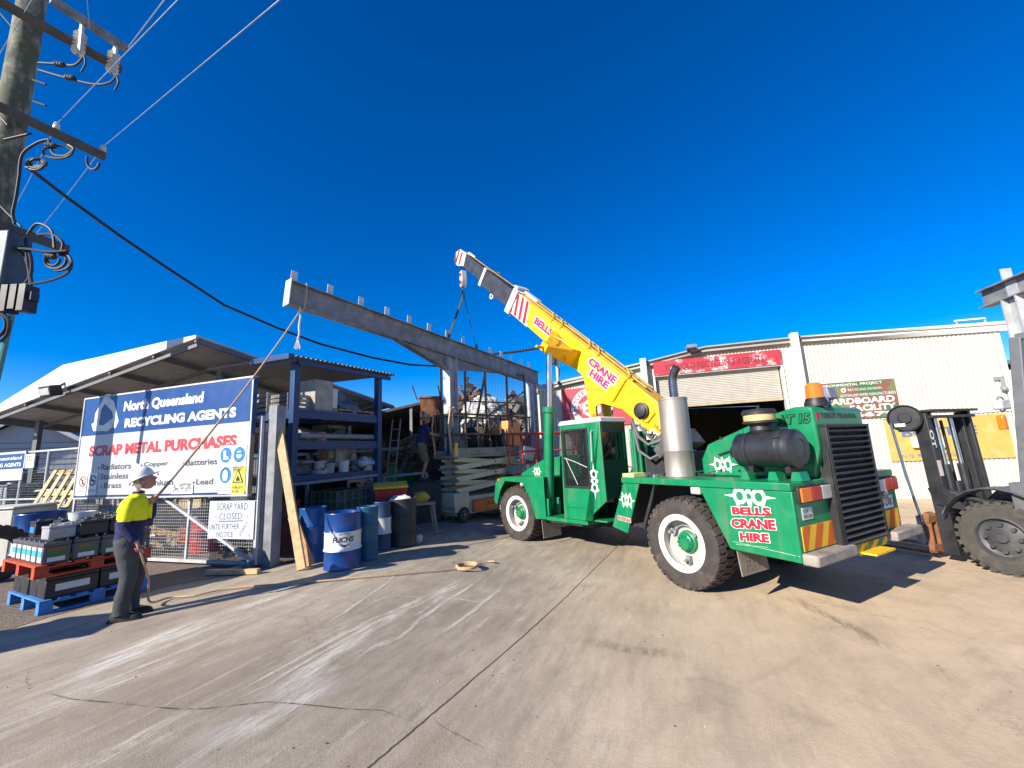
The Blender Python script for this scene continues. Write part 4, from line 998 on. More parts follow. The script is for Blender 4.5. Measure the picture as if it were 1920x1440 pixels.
# cross member near col 2 and galvanised frame at the right edge
p = c2 - bup * 0.15; m = MB(); isec(m, (0, 0, 0), bside * -1.0 + V((0, 0, 0)) - V((0, 0, 0)), 0.25, 0.15, (0, 0, 1))
rt = thing('steel_column', 'galvanised steel column with a top beam at the right edge', 'column', (0, 0, 0), 0)
rY = 6.4
Cc = D(1899, 540, rY); rb = V((Cc.x, Cc.y, 0)); rt.location = rb
a = G(1844, 562, Cc.z); dv = (Cc - a).normalized(); a = a - rb; RH = 0.30
m = MB(); isec(m, (0, 0, 0.02), (0, 0, Cc.z - RH / 2 - 0.004), 0.26, 0.2, dv, 0.024, 0.018); m.build('shaft', GALV2, rt)
m = MB(); isec(m, a, a + dv * 3.4, RH, 0.2, (0, 0, 1)); m.build('rafter', GALV, rt)
for k in (0.5, 1.0): m = MB(); m.bar(a + dv * k + V((0, 0, RH / 2)), a + dv * k + V((0, 0, RH / 2 + 0.2)), 0.14, 0.02, dv); m.build('cleat', GALV2, rt)
m = MB(); m.box(-0.17, 0.17, -0.17, 0.17, 0, 0.02); m.build('base_plate', GALV, rt)
sd_ = V((dv.y, -dv.x, 0))
m = MB(); m.bar(V((0, 0, Cc.z - RH / 2)) + sd_ * 0.012, V((0, 0, Cc.z + RH / 2 - 0.03)) + sd_ * 0.012, 0.18, 0.008, sd_); m.build('web_plate', GALV2, rt)

# ================================================================ CRANE
CRZ = R_(119.3); cd, cl = dir_frame(CRZ)
CO = G(1290, 1108) - cl * 1.18
FRZ = R_(130.0); fd, fl_ = dir_frame(FRZ)
FOo = G(975, 1016) - fl_ * 1.18
WR = Matrix.Translation(CO) @ Matrix.Rotation(CRZ, 4, 'Z')
WF = Matrix.Translation(FOo) @ Matrix.Rotation(FRZ, 4, 'Z')
TF = WR.inverted() @ WF
def cside(x, y, b=1.18):                       # rear body coordinates
    q = WR.inverted() @ PL(x, y, CO + cl * b, cl); return q
def crear(x, y, a=-1.42):
    return WR.inverted() @ PL(x, y, CO + cd * a, cd)
def fside(x, y, b=1.17):
    return WF.inverted() @ PL(x, y, FOo + fl_ * b, fl_)
crane = thing('mobile_crane', 'green and yellow mobile crane with its boom raised on the concrete yard', 'crane', CO, CRZ)

def tyre_parts(M_, parent, R=0.575, W=0.38, lugs=34, rim=WHITE, hubm=GREEN, out=1):
    """wheel whose axle is local y, outer face at +y*out"""
    w_ = thing_child('wheel', parent)
    m = MB(M_); ri = R * 0.60; h = W / 2
    pr = [(ri, -h * 0.8), (ri + 0.02, -h * 0.95), (R * 0.80, -h), (R * 0.93, -h * 0.93), (R * 0.965, -h * 0.78), (R * 0.97, 0), (R * 0.965, h * 0.78), (R * 0.93, h * 0.93), (R * 0.80, h), (ri + 0.02, h * 0.95), (ri, h * 0.8), (ri, -h * .8)]
    m.lathe(pr, (0, 0, 0), (0, 1, 0), 56)
    for i in range(lugs):
        for row, (y0, y1, sk) in enumerate(((-h * 0.98, -h * 0.42, 0.35), (-h * 0.38, h * 0.38, -0.3), (h * 0.42, h * 0.98, 0.35))):
            a = 2 * math.pi * (i + (0.5 if row == 1 else 0)) / lugs; da = 2 * math.pi / lugs * 0.33
            vs = []
            for rr in (R * 0.94, R):
                for yy, s_ in ((y0, -1), (y1, 1)):
                    for s2 in (-1, 1):
                        aa = a + s2 * da + s_ * sk * da; r2 = rr - (0.035 * R if abs(yy) > h * 0.9 else 0)
                        vs.append((r2 * math.cos(aa), yy, r2 * math.sin(aa)))
            m.add(vs, [(0, 1, 3, 2), (4, 6, 7, 5), (0, 2, 6, 4), (1, 5, 7, 3), (0, 4, 5, 1), (2, 3, 7, 6)])
    m.build('tyre', RUBBER, w_)
    o = out
    m = MB(M_); m.lathe([(ri + 0.005, -h * 0.8 * o), (ri - 0.02, -h * 0.8 * o), (ri - 0.03, h * 0.6 * o), (ri - 0.062, h * 0.86 * o), (ri + 0.015, h * 0.93 * o), (ri + 0.02, h * 0.8 * o), (ri + .005, -h * .8 * o)], (0, 0, 0), (0, 1, 0), 48); m.build('rim', rim, w_)
    m = MB(M_); m.lathe([(0.0, 0.02 * o), (ri * 0.97, 0.02 * o), (ri * 0.97, -0.03 * o), (0, -0.03 * o)], (0, 0, 0), (0, 1, 0), 36); m.build('wheel_disc', mat('dirty_white', (0.42, 0.39, 0.33), 0.6, var=0.2), w_)
    m = MB(M_); m.lathe([(0, h * 0.60 * o), (ri * 0.25, h * 0.60 * o), (ri * 0.31, h * 0.52 * o), (ri * 0.33, h * 0.36 * o), (ri * 0.40, h * 0.3 * o), (ri * 0.42, 0.03 * o)], (0, 0, 0), (0, 1, 0), 24)
    for i in range(10):
        a = 2 * math.pi * i / 10; c = V((ri * 0.24 * math.cos(a), h * 0.60 * o, ri * 0.24 * math.sin(a))); m.cyl(c, c + V((0, 0.018 * o, 0)), 0.016, seg=6)
    m.build('hub', hubm, w_)
    m = MB(M_)
    for a in (0.5, 2.6, 4.7):
        c = V((ri * 0.66 * math.cos(a), h * 0.25 * o, ri * 0.66 * math.sin(a))); m.obox(c, (0.1, 0.06, 0.06), (0, -a, 0)); m.cyl(c, c + V((0, 0.09 * o, 0)), 0.022, seg=8)
    m.tube([V((ri * 0.6 * math.cos(a), h * 0.3 * o, ri * 0.6 * math.sin(a))) for a in [0.5 + i * 0.21 for i in range(11)]], 0.012, 6)
    m.build('rim_clamp', GALV, w_)
    return w_
def thing_child(name, parent):
    o = bpy.data.objects.new(name, None); col.objects.link(o); o.parent = parent; o.empty_display_size = 0.1; return o
TR = 0.575
# wheels ---- the wheel is an Empty part with tyre, rim and hub below it
for T, a, s_ in ((Matrix.Identity(4), 0.05, 1), (Matrix.Identity(4), 0.05, -1), (TF, 0.08, 1), (TF, 0.08, -1)):
    tyre_parts(T @ Matrix.Translation((a, s_ * 0.985, TR - 0.012)), crane, out=s_)

# ---- rear body
side_poly = [(-1.42, 1.29), (-0.33, 1.29), (-0.66, 0.61), (-1.42, 0.595)]
for s_ in (1, -1):
    m = MB(); m.prism([(a, s_ * 1.18, z) for a, z in side_poly], (0, -s_ * 0.05, 0)); m.build('rear_side_panel', GREEN, crane, bevel=0.008)
    m = MB(); m.prism([(a, s_ * 1.18, z) for a, z in ((0.66, 1.29), (0.98, 1.29), (1.30, 0.62), (0.98, 0.56))], (0, -s_ * 0.03, 0)); m.build('mudguard_leg', GREEN, crane, bevel=0.006)
    m = MB(); m.prism([(0.98, s_ * 1.145, 1.285), (1.30, s_ * 1.145, 0.62), (1.27, s_ * 1.145, 0.61), (0.95, s_ * 1.145, 1.285)], (0, -s_ * 0.6, 0)); m.build('wheel_arch_lining', DARKIN, crane); m = MB(); m.prism([(-0.36, s_ * 1.125, 1.285), (-0.69, s_ * 1.125, 0.61), (-0.72, s_ * 1.125, 0.62), (-0.39, s_ * 1.125, 1.285)], (0, -s_ * 0.6, 0)); m.build('wheel_arch_lining', DARKIN, crane)
m = MB(); m.box(-1.42, 1.0, -1.2, 1.2, 1.292, 1.375); m.build('deck', GREEN, crane, bevel=0.01)
m = MB(); m.box(-1.3, 1.6, -0.45, 0.45, 0.5, 1.285); m.cyl((0.05, -0.9, TR), (0.05, 0.9, TR), 0.12); m.prism([(1.0, 0.4, 1.0), (2.4, 0.3, 0.95), (2.4, 0.3, 0.55), (1.0, 0.4, 0.5)], (0, -0.75, 0)); m.box(-0.35, 0.45, -0.9, 0.9, 1.25, 1.287); m.build('chassis', DARKIN, crane)
for y0, y1 in ((0.47, 1.125), (-1.125, -0.57)):
    m = MB(); m.box(-1.42, -1.38, y0, y1, 0.62, 1.287); m.build('rear_panel', GREEN, crane, bevel=0.006)
RX0 = -1.4225
def rear_quad(mb, pts, off=0.0, mi=None): mb.add([(RX0 - off, y, z) for y, z in pts], [tuple(range(len(pts)))], mi)
# chevron boards
def chevron(y0, y1, z0, z1, lean, n, mats, name='chevron_board'):
    m = MB(); w = (y1 - y0) / n
    m.box(RX0 - 0.006, RX0, min(y0, y1), max(y0, y1), z0, z1, 0)
    for i in range(0, n + 2):
        if i % 2: continue
        ya = y0 + w * (i - 0.6); q = []
        for yy, zz in ((ya, z0), (ya + w, z0), (ya + w + lean * w, z1), (ya + lean * w, z1)): q.append((yy, zz))
        lo, hi = min(y0, y1), max(y0, y1)
        def clip(poly, lim, keep_ge):
            out = []
            for k in range(len(poly)):
                (a, za), (b, zb) = poly[k], poly[(k + 1) % len(poly)]
                ina = a >= lim if keep_ge else a <= lim; inb = b >= lim if keep_ge else b <= lim
                if ina: out.append((a, za))
                if ina != inb: t = (lim - a) / (b - a); out.append((lim, za + (zb - za) * t))
            return out
        q = clip(q, lo, True); q = clip(q, hi, False) if q else q
        if len(q) > 2: rear_quad(m, q, 0.008, 1)
    return m.build(name, mats, crane, smooth=0)
chevron(1.12, 0.47, 0.70, 0.935, 0.9, 5, [YELS, ORGS]); chevron(-1.12, -0.58, 0.66, 0.90, -0.9, 4, [YELS, ORGS])
m = MB(); m.box(-1.47, -1.40, -0.56, 0.46, 0.575, 0.645); m.build('rear_beam', GREEN, crane)
chevron(0.45, 0.0, 0.56, 0.655, 1.2, 4, [YELS, GREEN]); chevron(-0.55, -0.02, 0.56, 0.655, -1.2, 4, [YELS, GREEN])
for o_ in [o for o in crane.children if o.name.startswith('chevron_board')][2:4]: o_.location.x = -0.052
m = MB(); m.box(-1.62, -1.472, -0.34, 0.12, 0.54, 0.56); m.box(-1.475, -1.46, -0.34, 0.12, 0.52, 0.575); m.build('tow_plate', YELS, crane)
for y0, y1 in ((1.16, 0.36), (-0.62, -1.36)):
    m = MB(); m.box(-1.56, -1.40, min(y0, y1), max(y0, y1), 0.575, 0.685); m.build('bumper', mat('worn_bumper', (0.27, 0.235, 0.20), 0.85, var=0.35, stain=(0.12, 0.1, 0.09), stain_amt=0.3, bump=0.1), crane, bevel=0.02)
for y0, y1, z in ((1.10, 0.50, 1.245), (-0.62, -1.16, 1.21)):
    lt = MB(); sg_ = (y1 - y0) / 3
    lt.box(RX0 - 0.03, RX0, min(y0, y1) - 0.02, max(y0, y1) + 0.02, z - 0.085, z + 0.085); base = lt.build('tail_light', BLACK, crane, bevel=0.008)
    cols_ = (ORGL, REDL, CLRL) if y0 > 0 else (CLRL, REDL, REDL)
    for i, c_ in enumerate(cols_):
        m = MB(); ya, yb = y0 + sg_ * i, y0 + sg_ * (i + 1); m.box(RX0 - 0.05, RX0 - 0.0305, min(ya, yb) + 0.005, max(ya, yb) - 0.005, z - 0.07, z + 0.07); m.build('lens', c_, base, bevel=0.006)
m = MB(); m.box(RX0 - 0.012, RX0, -1.02, -0.6, 0.925, 1.075); pl_ = m.build('number_plate', mat('plate_white', (0.62, 0.63, 0.66), 0.4), crane, bevel=0.004)
m = MB(); letter(m, '156 LXK', (RX0 - 0.0145, -0.63, 0.955), (0, -0.36, 0), (0, 0, 0.09), 0.015); m.build('lettering', mat('plate_ink', (0.03, 0.03, 0.10), 0.5), pl_)
m = MB(); m.lathe([(0, 0.05), (0.05, 0.04), (0.06, 0)], (RX0 - 0.01, -0.78, 1.1), (-1, 0, 0), 12); m.build('plate_lamp', CHROME, crane)
m = MB(); m.box(RX0 - 0.004, RX0, 0.86, 1.06, 0.995, 1.115); tp_ = m.build('sticker', mat('dull_sticker', (0.5, 0.52, 0.5), 0.5), crane)
m = MB(); letter(m, 'TOTAH\nWIDE LOAD', (RX0 - 0.006, 1.04, 1.01), (0, -0.16, 0), (0, 0, 0.085), 0.01); m.build('lettering', BLKP, tp_)
# hood
hood_poly = [(0.04, 1.377), (0.04, 1.60), (-0.08, 1.80), (-0.66, 2.00), (-1.04, 2.13), (-1.26, 2.18), (-1.42, 2.17), (-1.45, 2.14), (-1.45, 1.70), (-1.36, 1.377)]
m = MB(); m.prism([(a, 0.57, z) for a, z in hood_poly], (0, -1.14, 0)); m.build('engine_cover', GREEN, crane, bevel=0.035)
gm_ = [(-1.44, 0.50), (-1.50, -0.58)]
m = MB()
m.box(-1.51, -1.426, 0.43, 0.48, 0.68, 1.93); m.box(-1.51, -1.426, -0.54, -0.49, 0.68, 1.93); m.box(-1.515, -1.426, -0.54, 0.48, 1.93, 1.96); m.box(-1.51, -1.426, -0.54, 0.48, 0.65, 0.68); m.box(-1.40, -1.34, -0.54, 0.48, 0.65, 1.60)
m.prism([(-1.38, 0.485, 1.377), (-1.50, 0.485, 1.70), (-1.50, 0.485, 0.68), (-1.426, 0.485, 0.68)], (0, 0.025, 0))
gr = m.build('grille_frame', BLACK, crane, bevel=0.006)
m = MB()
for i in range(19):
    z = 0.70 + i * 0.0665; m.obox((-1.488, -0.03, z), (0.066, 0.93, 0.014), (0, R_(-28), 0))
m.build('louvre', mat('louvre_black', (0.045, 0.048, 0.054), 0.3, var=0.25), gr)
m = MB(); m.box(-1.462, -1.453, -0.49, 0.43, 0.69, 1.925); m.build('radiator', mat('radiator_core', (0.012, 0.011, 0.01), 0.8, var=0.4, scale=30), gr)
# air cleaner
m = MB(); AC = V((-1.12, 0.90, 1.715))
m.lathe([(0, 0.36), (0.17, 0.36), (0.20, 0.33), (0.20, -0.12), (0.215, -0.13), (0.215, -0.17), (0.21, -0.18), (0.21, -0.28), (0.17, -0.315), (0.10, -0.32), (0.09, -0.31), (0, -0.31)], AC, (1, 0, 0), 36); ac = m.build('air_cleaner', mat('black_plastic', (0.02, 0.022, 0.027), 0.36, var=0.3, stain=(0.09, 0.09, 0.09), stain_amt=0.2), crane)
m = MB(); m.lathe([(0.10, 0.18), (0.12, 0.22), (0.11, 0.27), (0.15, 0.31)], AC + V((0.08, 0, 0)), (0, 0, 1), 24); m.build('intake_neck', BLACK, ac)
m = MB(); m.lathe([(0.155, 0.31), (0.165, 0.33), (0.165, 0.40), (0.155, 0.40)], AC + V((0.08, 0, 0)), (0, 0, 1), 28); m.build('dust_bowl', mat('cream_plastic', (0.55, 0.42, 0.18), 0.4), ac)
m = MB(); m.lathe([(0.178, 0.40), (0.178, 0.43), (0.16, 0.455), (0.05, 0.465), (0, 0.465)], AC + V((0.08, 0, 0)), (0, 0, 1), 28); m.cyl(AC + V((0.08, 0, 0.46)), AC + V((0.08, 0, 0.485)), 0.015); m.lathe([(0.12, 0.295), (0.178, 0.30), (0.178, 0.325), (0.165, 0.325)], AC + V((0.08, 0, 0)), (0, 0, 1), 28); m.build('pre_cleaner_lid', BLACK, ac)
m = MB(); m.lathe([(0.214, -0.19), (0.219, -0.19), (0.219, -0.165), (0.214, -0.165)], AC, (1, 0, 0), 36)
for a_ in (0.6, 1.6, 2.6): m.obox(AC + V((-0.17, 0.222 * math.cos(a_), 0.222 * math.sin(a_))), (0.07, 0.02, 0.02), (a_, 0, 0))
m.build('lid_clip', BLACK, ac)
m = MB()
for k in (0.2, -0.2): m.box(AC.x + k - 0.025, AC.x + k + 0.025, 0.78, 1.0, 1.46, 1.55); m.lathe([(0.205, 0), (0.212, 0), (0.212, 0.03), (0.205, 0.03)], AC + V((k - .015, 0, 0)), (1, 0, 0), 30)
m.tube([AC + V((0.34, 0, 0)), AC + V((0.42, -0.05, -0.02)), AC + V((0.46, -0.2, -0.05)), AC + V((0.46, -0.36, -0.08))], 0.1, 14); m.build('clamp', BLACK, ac)
m = MB()
for k in (0.3, -0.02, -0.26): m.prism([(AC.x + k - 0.06, 0.98, 1.377), (AC.x + k + 0.06, 0.98, 1.377), (AC.x + k + 0.035, 0.98, 1.47), (AC.x + k - 0.035, 0.98, 1.47)], (0, -0.16, 0))
m.build('bracket', GREEN, crane)
# exhaust
ms = thing_child('exhaust', crane); EX = V((0.28, 0.74, 1.377))
m = MB(); m.lathe([(0.0, 0.0), (0.205, 0.0), (0.205, 0.012), (0.2, 0.02), (0.2, 0.35), (0.203, 0.355), (0.2, 0.36), (0.2, 1.08), (0.205, 1.085), (0.205, 1.11), (0.06, 1.12)], EX, (0, 0, 1), 40); m.build('muffler', STEEL, ms)
m = MB(); pts = [EX + V((-0.04, 0, 1.0)), EX + V((-0.04, 0, 1.28)), EX + V((-0.03, 0, 1.36)), EX + V((-0.08, 0.0, 1.46)), EX + V((-0.16, 0, 1.54))]
pts = [EX + V((-0.04, 0, 1.05)), EX + V((-0.04, 0, 1.34)), EX + V((-0.055, 0, 1.42)), EX + V((-0.09, 0, 1.49)), EX + V((-0.14, 0, 1.55))]; m.tube(pts, 0.062, 18); m.build('tail_pipe', mat('blued_steel', (0.16, 0.16, 0.19), 0.25, metal=0.9, var=0.3), ms)
m = MB(); m.tube([pts[-1] + V((0.02, 0, -0.02)), pts[-1] + V((-0.003, 0, 0.003))], 0.055, 18); m.build('pipe_mouth', DARKIN, ms)
# beacon, work lamps
bc = thing_child('beacon', crane); q = cside(1527, 772, 0.42); q = V((-1.37, 0.30, 2.175))
m = MB(); m.lathe([(0, 0), (0.12, 0), (0.12, 0.04), (0.095, 0.1), (0, 0.1)], q, (0, 0, 1), 20); m.build('base', BLACK, bc)
m = MB(); m.lathe([(0.088, 0.1), (0.09, 0.13), (0.085, 0.25), (0.06, 0.275), (0, 0.28)], q, (0, 0, 1), 20); m.build('lens', ORGL, bc)
m = MB(); q = V((-1.32, -0.12, 2.18)); m.obox(q + V((0, 0, 0.16)), (0.12, 0.2, 0.14), (0, 0.2, 0)); m.bar(q, q + V((0, 0, 0.1)), 0.04); m.build('work_lamp', GREY, crane, bevel=0.015)
m = MB(); q = V((-1.36, 0.14, 2.18)); m.cyl(q + V((-0.05, 0, 0.07)), q + V((0.03, 0, 0.07)), 0.055, 0.04); m.bar(q, q + V((0, 0, 0.06)), 0.02); m.build('reverse_lamp', CHROME, crane)
for yy in (-0.78,):
    m = MB(); m.box(-1.2, -0.9, -0.95, -0.62, 1.38, 1.75); m.build('tool_box', mat('blue_box', (0.02, 0.07, 0.2), 0.5), crane)
    m = MB(); m.cyl((-1.28, -1.0, 1.70), (-0.95, -1.0, 1.70), 0.07); m.cyl((-1.28, -1.0, 1.44), (-0.95, -1.0, 1.44), 0.07); m.build('rope_roller', WHITE, crane)
# side lamp, deck clutter
m = MB(); m.obox((-0.28, 1.16, 1.24), (0.14, 0.06, 0.09)); m.build('side_lamp', CLRL, crane, bevel=0.015)
m = MB(); m.box(0.75, 0.98, 0.9, 1.18, 1.377, 1.43); m.build('deck_marker', mat('lime_strip', (0.6, 0.62, 0.2), 0.5), crane)
m = MB(); m.box(0.60, 0.66, 0.98, 1.05, 1.377, 1.44); m.cyl((0.52, 1.0, 1.377), (0.52, 1.0, 1.41), 0.04); m.build('deck_latch', CHROME, crane)
# lettering on the rear side
YS = 1.183
def cs(x, y): q = cside(x, y, YS); return q
def side_text(mb, body, x0, y0, x1, y1, h, bold, off=0.0):
    a = cs(x0, y0); b = cs(x1, y1); c = cs(x0, y0 - h)
    letter(mb, body, (a.x, YS + off, a.z), (b.x - a.x, 0, b.z - a.z), (0, 0, c.z - a.z), bold)
for body, x0, y0, x1, y1, h in (('BELLS', 1372, 966, 1448, 969, 17), ('CRANE', 1371, 991, 1457, 995, 20), ('HIRE', 1387, 1015, 1445, 1019, 18)):
    mw = MB(); mr = MB(); side_text(mw, body, x0, y0, x1, y1, h, 0.10)
    a = cs(x0, y0); b = cs(x1, y1); dx = (b.x - a.x)
    side_text(mr, body, x0 + 1.5, y0 - 1.2, x1 - 1.5, y1 - 1.2, h - 2.4, 0.055, 0.003)
    mw.build('letter_outline', WHTP, crane, smooth=0); mr.build('lettering', REDP, crane, smooth=0)
# scroll emblem: a symmetric white figure
def emblem(mb, c, ex, ey, w, h, bar_=0.16):
    """white scroll ornament, w half length, h half height"""
    c = V(c); ex = V(ex); ey = V(ey)
    def P(x, y): return c + ex * (x * w) + ey * (y * h)
    for s_ in (1, -1):
        pts = []
        n = 20
        for i in range(n + 1):
            a = 2 * math.pi * i / n; rx, ry = 0.27, 0.72
            k = (abs(math.cos(a)) ** 0.85) * (1 if math.cos(a) >= 0 else -1); k2 = (abs(math.sin(a)) ** 1.1) * (1 if math.sin(a) >= 0 else -1)
            pts.append((P(s_ * 0.36 + rx * k, ry * k2), P(s_ * 0.36 + rx * k * 0.52, ry * k2 * 0.56)))
        vs = [q for p in pts for q in p]
        mb.add(vs, [(2 * i, 2 * i + 1, 2 * i + 3, 2 * i + 2) for i in range(n)])
        mb.add([P(s_ * 0.58, 0.16), P(s_ * 1.0, 0.0), P(s_ * 0.58, -0.16)], [(0, 1, 2)])
        mb.add([P(s_ * 0.14, 0.0), P(s_ * 0.05, 0.95), P(s_ * 0.0, 0.6), P(0, 0.3)], [(0, 1, 2, 3)]); mb.add([P(s_ * 0.14, 0.0), P(s_ * 0.05, -0.95), P(s_ * 0.0, -0.6), P(0, -0.3)], [(0, 1, 2, 3)])
        for t in (1, -1): mb.add([P(s_ * 0.36, 0.66 * t), P(s_ * 0.5, 1.0 * t), P(s_ * 0.56, 0.5 * t)], [(0, 1, 2)])
m = MB(); emblem(m, cs(1404, 931), (-1, 0, 0), (0, 0, 1), 0.30, 0.125); m.build('white_scroll', WHTP, crane, smooth=0); m = MB(); emblem(m, cs(1175, 938), (-1, 0, 0), (0, 0, 1), 0.17, 0.12); m.build('white_scroll', WHTP, crane, smooth=0); m = MB()
q = cside(1355, 871, 0.573); emblem(m, (q.x, 0.573, q.z), (-1, 0, 0), (0, 0, 1), 0.21, 0.11); m.build('white_scroll', WHTP, crane, smooth=0)
m = MB(); a = cs(1157, 970); b = cs(1183, 976); letter(m, '40512068', (a.x, YS, a.z - 0.035), (b.x - a.x, 0, -0.02), (0, 0, 0.075), 0.07); m.build('number_outline', WHTP, crane, smooth=0)
m = MB(); letter(m, '40512068', (a.x - 0.006, YS + 0.003, a.z - 0.028), (b.x - a.x + 0.012, 0, -0.02), (0, 0, 0.06), 0.02); m.build('number', REDP, crane, smooth=0)
def hs(x, y): q = cside(x, y, 0.5745); return V((q.x, 0.5745, q.z))
m = MB(); a = hs(1464, 798); b = hs(1532, 793); c_ = hs(1466, 778)
a = a + V((0.05, 0, 0)); b = b + V((0.05, 0, 0)); letter(m, 'AT 15', a, (b.x - a.x, 0, b.z - a.z), (0, 0, c_.z - a.z), 0.09, 0.2); m.build('model_outline', mat('dark_green_line', (0.002, 0.02, 0.01), 0.5), crane, smooth=0)
m = MB(); letter(m, 'AT 15', a + V((-0.005, 0.002, 0.012)), (b.x - a.x + 0.014, 0, b.z - a.z), (0, 0, c_.z - a.z - 0.024), 0.0, 0.2); m.build('model_lettering', GREEN, crane, smooth=0)
m = MB(); xx = -1.4535; letter(m, 'TEREX FRANNA', (xx, 0.42, 2.03), (0, -0.84, 0), (0, 0, 0.065), 0.02); m.build('maker_lettering', mat('faded_maker', (0.012, 0.05, 0.03), 0.5), crane, smooth=0)
m = MB(); m.box(xx, -1.4505, 0.45, 0.52, 2.02, 2.10); m.build('maker_mark', REDP, crane)
# panel seams, bolts, hinges and handles
SEAM = mat('dark_seam', (0.002, 0.045, 0.02), 0.7)
for p_, q_ in (((-0.62, 1.40), (-0.62, 1.99)), ((-0.05, 1.42), (-0.62, 1.55)), ((-1.05, 1.62), (-1.40, 1.62))):
    m = MB(); m.bar((p_[0], 0.5715, p_[1]), (q_[0], 0.5715, q_[1]), 0.007, 0.007); m.build('panel_seam', SEAM, crane)
m = MB(); m.bar((-0.70, 1.1815, 0.70), (-1.41, 1.1815, 0.66), 0.006, 0.004); m.build('scratch', mat('bare_scratch', (0.42, 0.5, 0.42), 0.6, var=0.3), crane)
m = MB(); m.bar((-0.74, 1.1815, 0.675), (-1.1, 1.1815, 0.70), 0.006, 0.004); m.build('scratch', mat('bare_scratch', (0.42, 0.5, 0.42), 0.6), crane)
for a_, z_ in ((-0.25, 1.45), (-0.5, 1.45), (-0.3, 1.88)):
    m = MB(); m.cyl((a_, 0.57, z_), (a_, 0.585, z_), 0.016, seg=8); m.build('bolt', BLACK, crane)
for a_, z_ in ((-1.38, 0.66), (-1.38, 1.24), (-0.45, 1.24), (1.0, 1.24), (1.22, 0.66), (-0.95, 1.24)):
    m = MB(); m.cyl((a_, 1.18, z_), (a_, 1.188, z_), 0.011, seg=6); m.build('bolt', GREEN, crane)
m = MB(); m.tube([(-0.25, 0.57, 1.66), (-0.25, 0.60, 1.66), (-0.40, 0.60, 1.70), (-0.40, 0.57, 1.70)], 0.009, 6); m.build('cover_handle', BLACK, crane)
m = MB(); m.tube([(0.45, 0.45, 1.39), (0.3, 0.5, 1.42), (0.05, 0.62, 1.39), (-0.2, 0.66, 1.39)], 0.02, 8); m.tube([(0.8, 0.3, 1.39), (0.7, 0.5, 1.41), (0.55, 0.8, 1.39)], 0.016, 8); m.build('deck_hose', BLACK, crane)
# mud flaps
FLAP = mat('flap_rubber', (0.22, 0.185, 0.15), 0.85, var=0.2, bump=0.1)
def flap(T, a, y0, y1, z0, z1, txt=True):
    m = MB(T); n = 8
    vs = []
    for i in range(n + 1):
        z = z1 + (z0 - z1) * i / n; dx = -0.03 * (i / n) ** 1.5
        for y in (y0, y1): vs.append((a + dx, y, z)); vs.append((a + dx - 0.012, y, z))
    for i in range(n):
        k = 4 * i; m.add([], [])
    m.add(vs, [(4 * i, 4 * i + 2, 4 * i + 6, 4 * i + 4) for i in range(n)] + [(4 * i + 1, 4 * i + 5, 4 * i + 7, 4 * i + 3) for i in range(n)] + [(4 * i, 4 * i + 4, 4 * i + 5, 4 * i + 1) for i in range(n)] + [(4 * i + 2, 4 * i + 3, 4 * i + 7, 4 * i + 6) for i in range(n)])
    f = m.build('mud_flap', FLAP, crane)
    if txt:
        m = MB(T); letter(m, 'FRANNA', (a - 0.045, y1 - 0.06, z0 + 0.05), (0, y0 - y1 + 0.12, 0), (0.01, 0, 0.13), 0.0, 0.15); m.build('embossed_lettering', mat('flap_relief', (0.26, 0.225, 0.19), 0.85), f)
flap(Matrix.Identity(4), -0.70, 0.62, 1.14, 0.32, 0.66); flap(Matrix.Identity(4), -0.70, -1.14, -0.62, 0.32, 0.66)
flap(TF, -0.62, 0.62, 1.12, 0.13, 0.55, True)

# ---- front body (drawn in front axle coordinates, carried over by TF)
m = MB(TF); fp_ = [(0.52, 1.305), (-0.80, 1.32), (-0.82, 0.52), (-0.52, 0.50), (-0.40, 0.86), (-0.17, 1.20), (0.42, 1.22), (0.60, 1.02), (0.72, 0.72), (0.84, 0.75), (0.76, 1.18)]
for s_ in (1, -1): m.prism([(a, s_ * 1.18, z) for a, z in fp_], (0, -s_ * 0.03, 0)); 
for s_ in (1, -1):
    m.prism([(0.52, s_ * 1.149, 1.305), (-0.80, s_ * 1.149, 1.32), (-0.80, s_ * 1.149, 1.285), (0.50, s_ * 1.149, 1.27)], (0, -s_ * 0.55, 0))
    m.prism([(0.52, s_ * 1.149, 1.304), (0.76, s_ * 1.149, 1.18), (0.84, s_ * 1.149, 0.75), (0.81, s_ * 1.149, 0.74), (0.73, s_ * 1.149, 1.16), (0.51, s_ * 1.149, 1.27)], (0, -s_ * 0.55, 0))
    m.prism([(-0.50, s_ * 1.149, 0.505), (-0.155, s_ * 1.149, 1.19), (-0.185, s_ * 1.149, 1.205), (-0.53, s_ * 1.149, 0.515)], (0, -s_ * 0.5, 0))
m.build('front_mudguard', GREEN, crane, bevel=0.006)
m = MB(TF); nose = [(0.62, 1.28), (0.55, 1.36), (-0.15, 1.64), (-0.85, 1.72), (-1.25, 1.72), (-1.25, 0.6), (0.4, 0.6), (0.75, 1.0)]
m.prism([(a, 0.56, z) for a, z in nose], (0, -1.12, 0)); m.build('front_chassis', GREEN, crane, bevel=0.02)
m = MB(TF); m.box(-2.0, 0.3, -0.4, 0.4, 0.35, 0.6); m.cyl((0.08, -0.9, TR), (0.08, 0.9, TR), 0.12); m.box(-1.85, -0.5, -1.0, 1.0, 0.42, 0.50); m.build('front_axle', DARKIN, crane)
m = MB(TF); m.box(-1.86, -0.82, -1.17, 1.17, 0.502, 0.57); m.build('step', GREEN, crane, bevel=0.006)
m = MB(TF); m.box(-1.75, -0.95, 1.05, 1.185, 0.47, 0.50); m.build('tread_plate', BLACK, crane)
m = MB(TF); m.obox((0.80, 0.95, 0.72), (0.08, 0.2, 0.38), (0, 0.15, 0)); m.build('front_bumper_end', WHITE, crane, bevel=0.03)
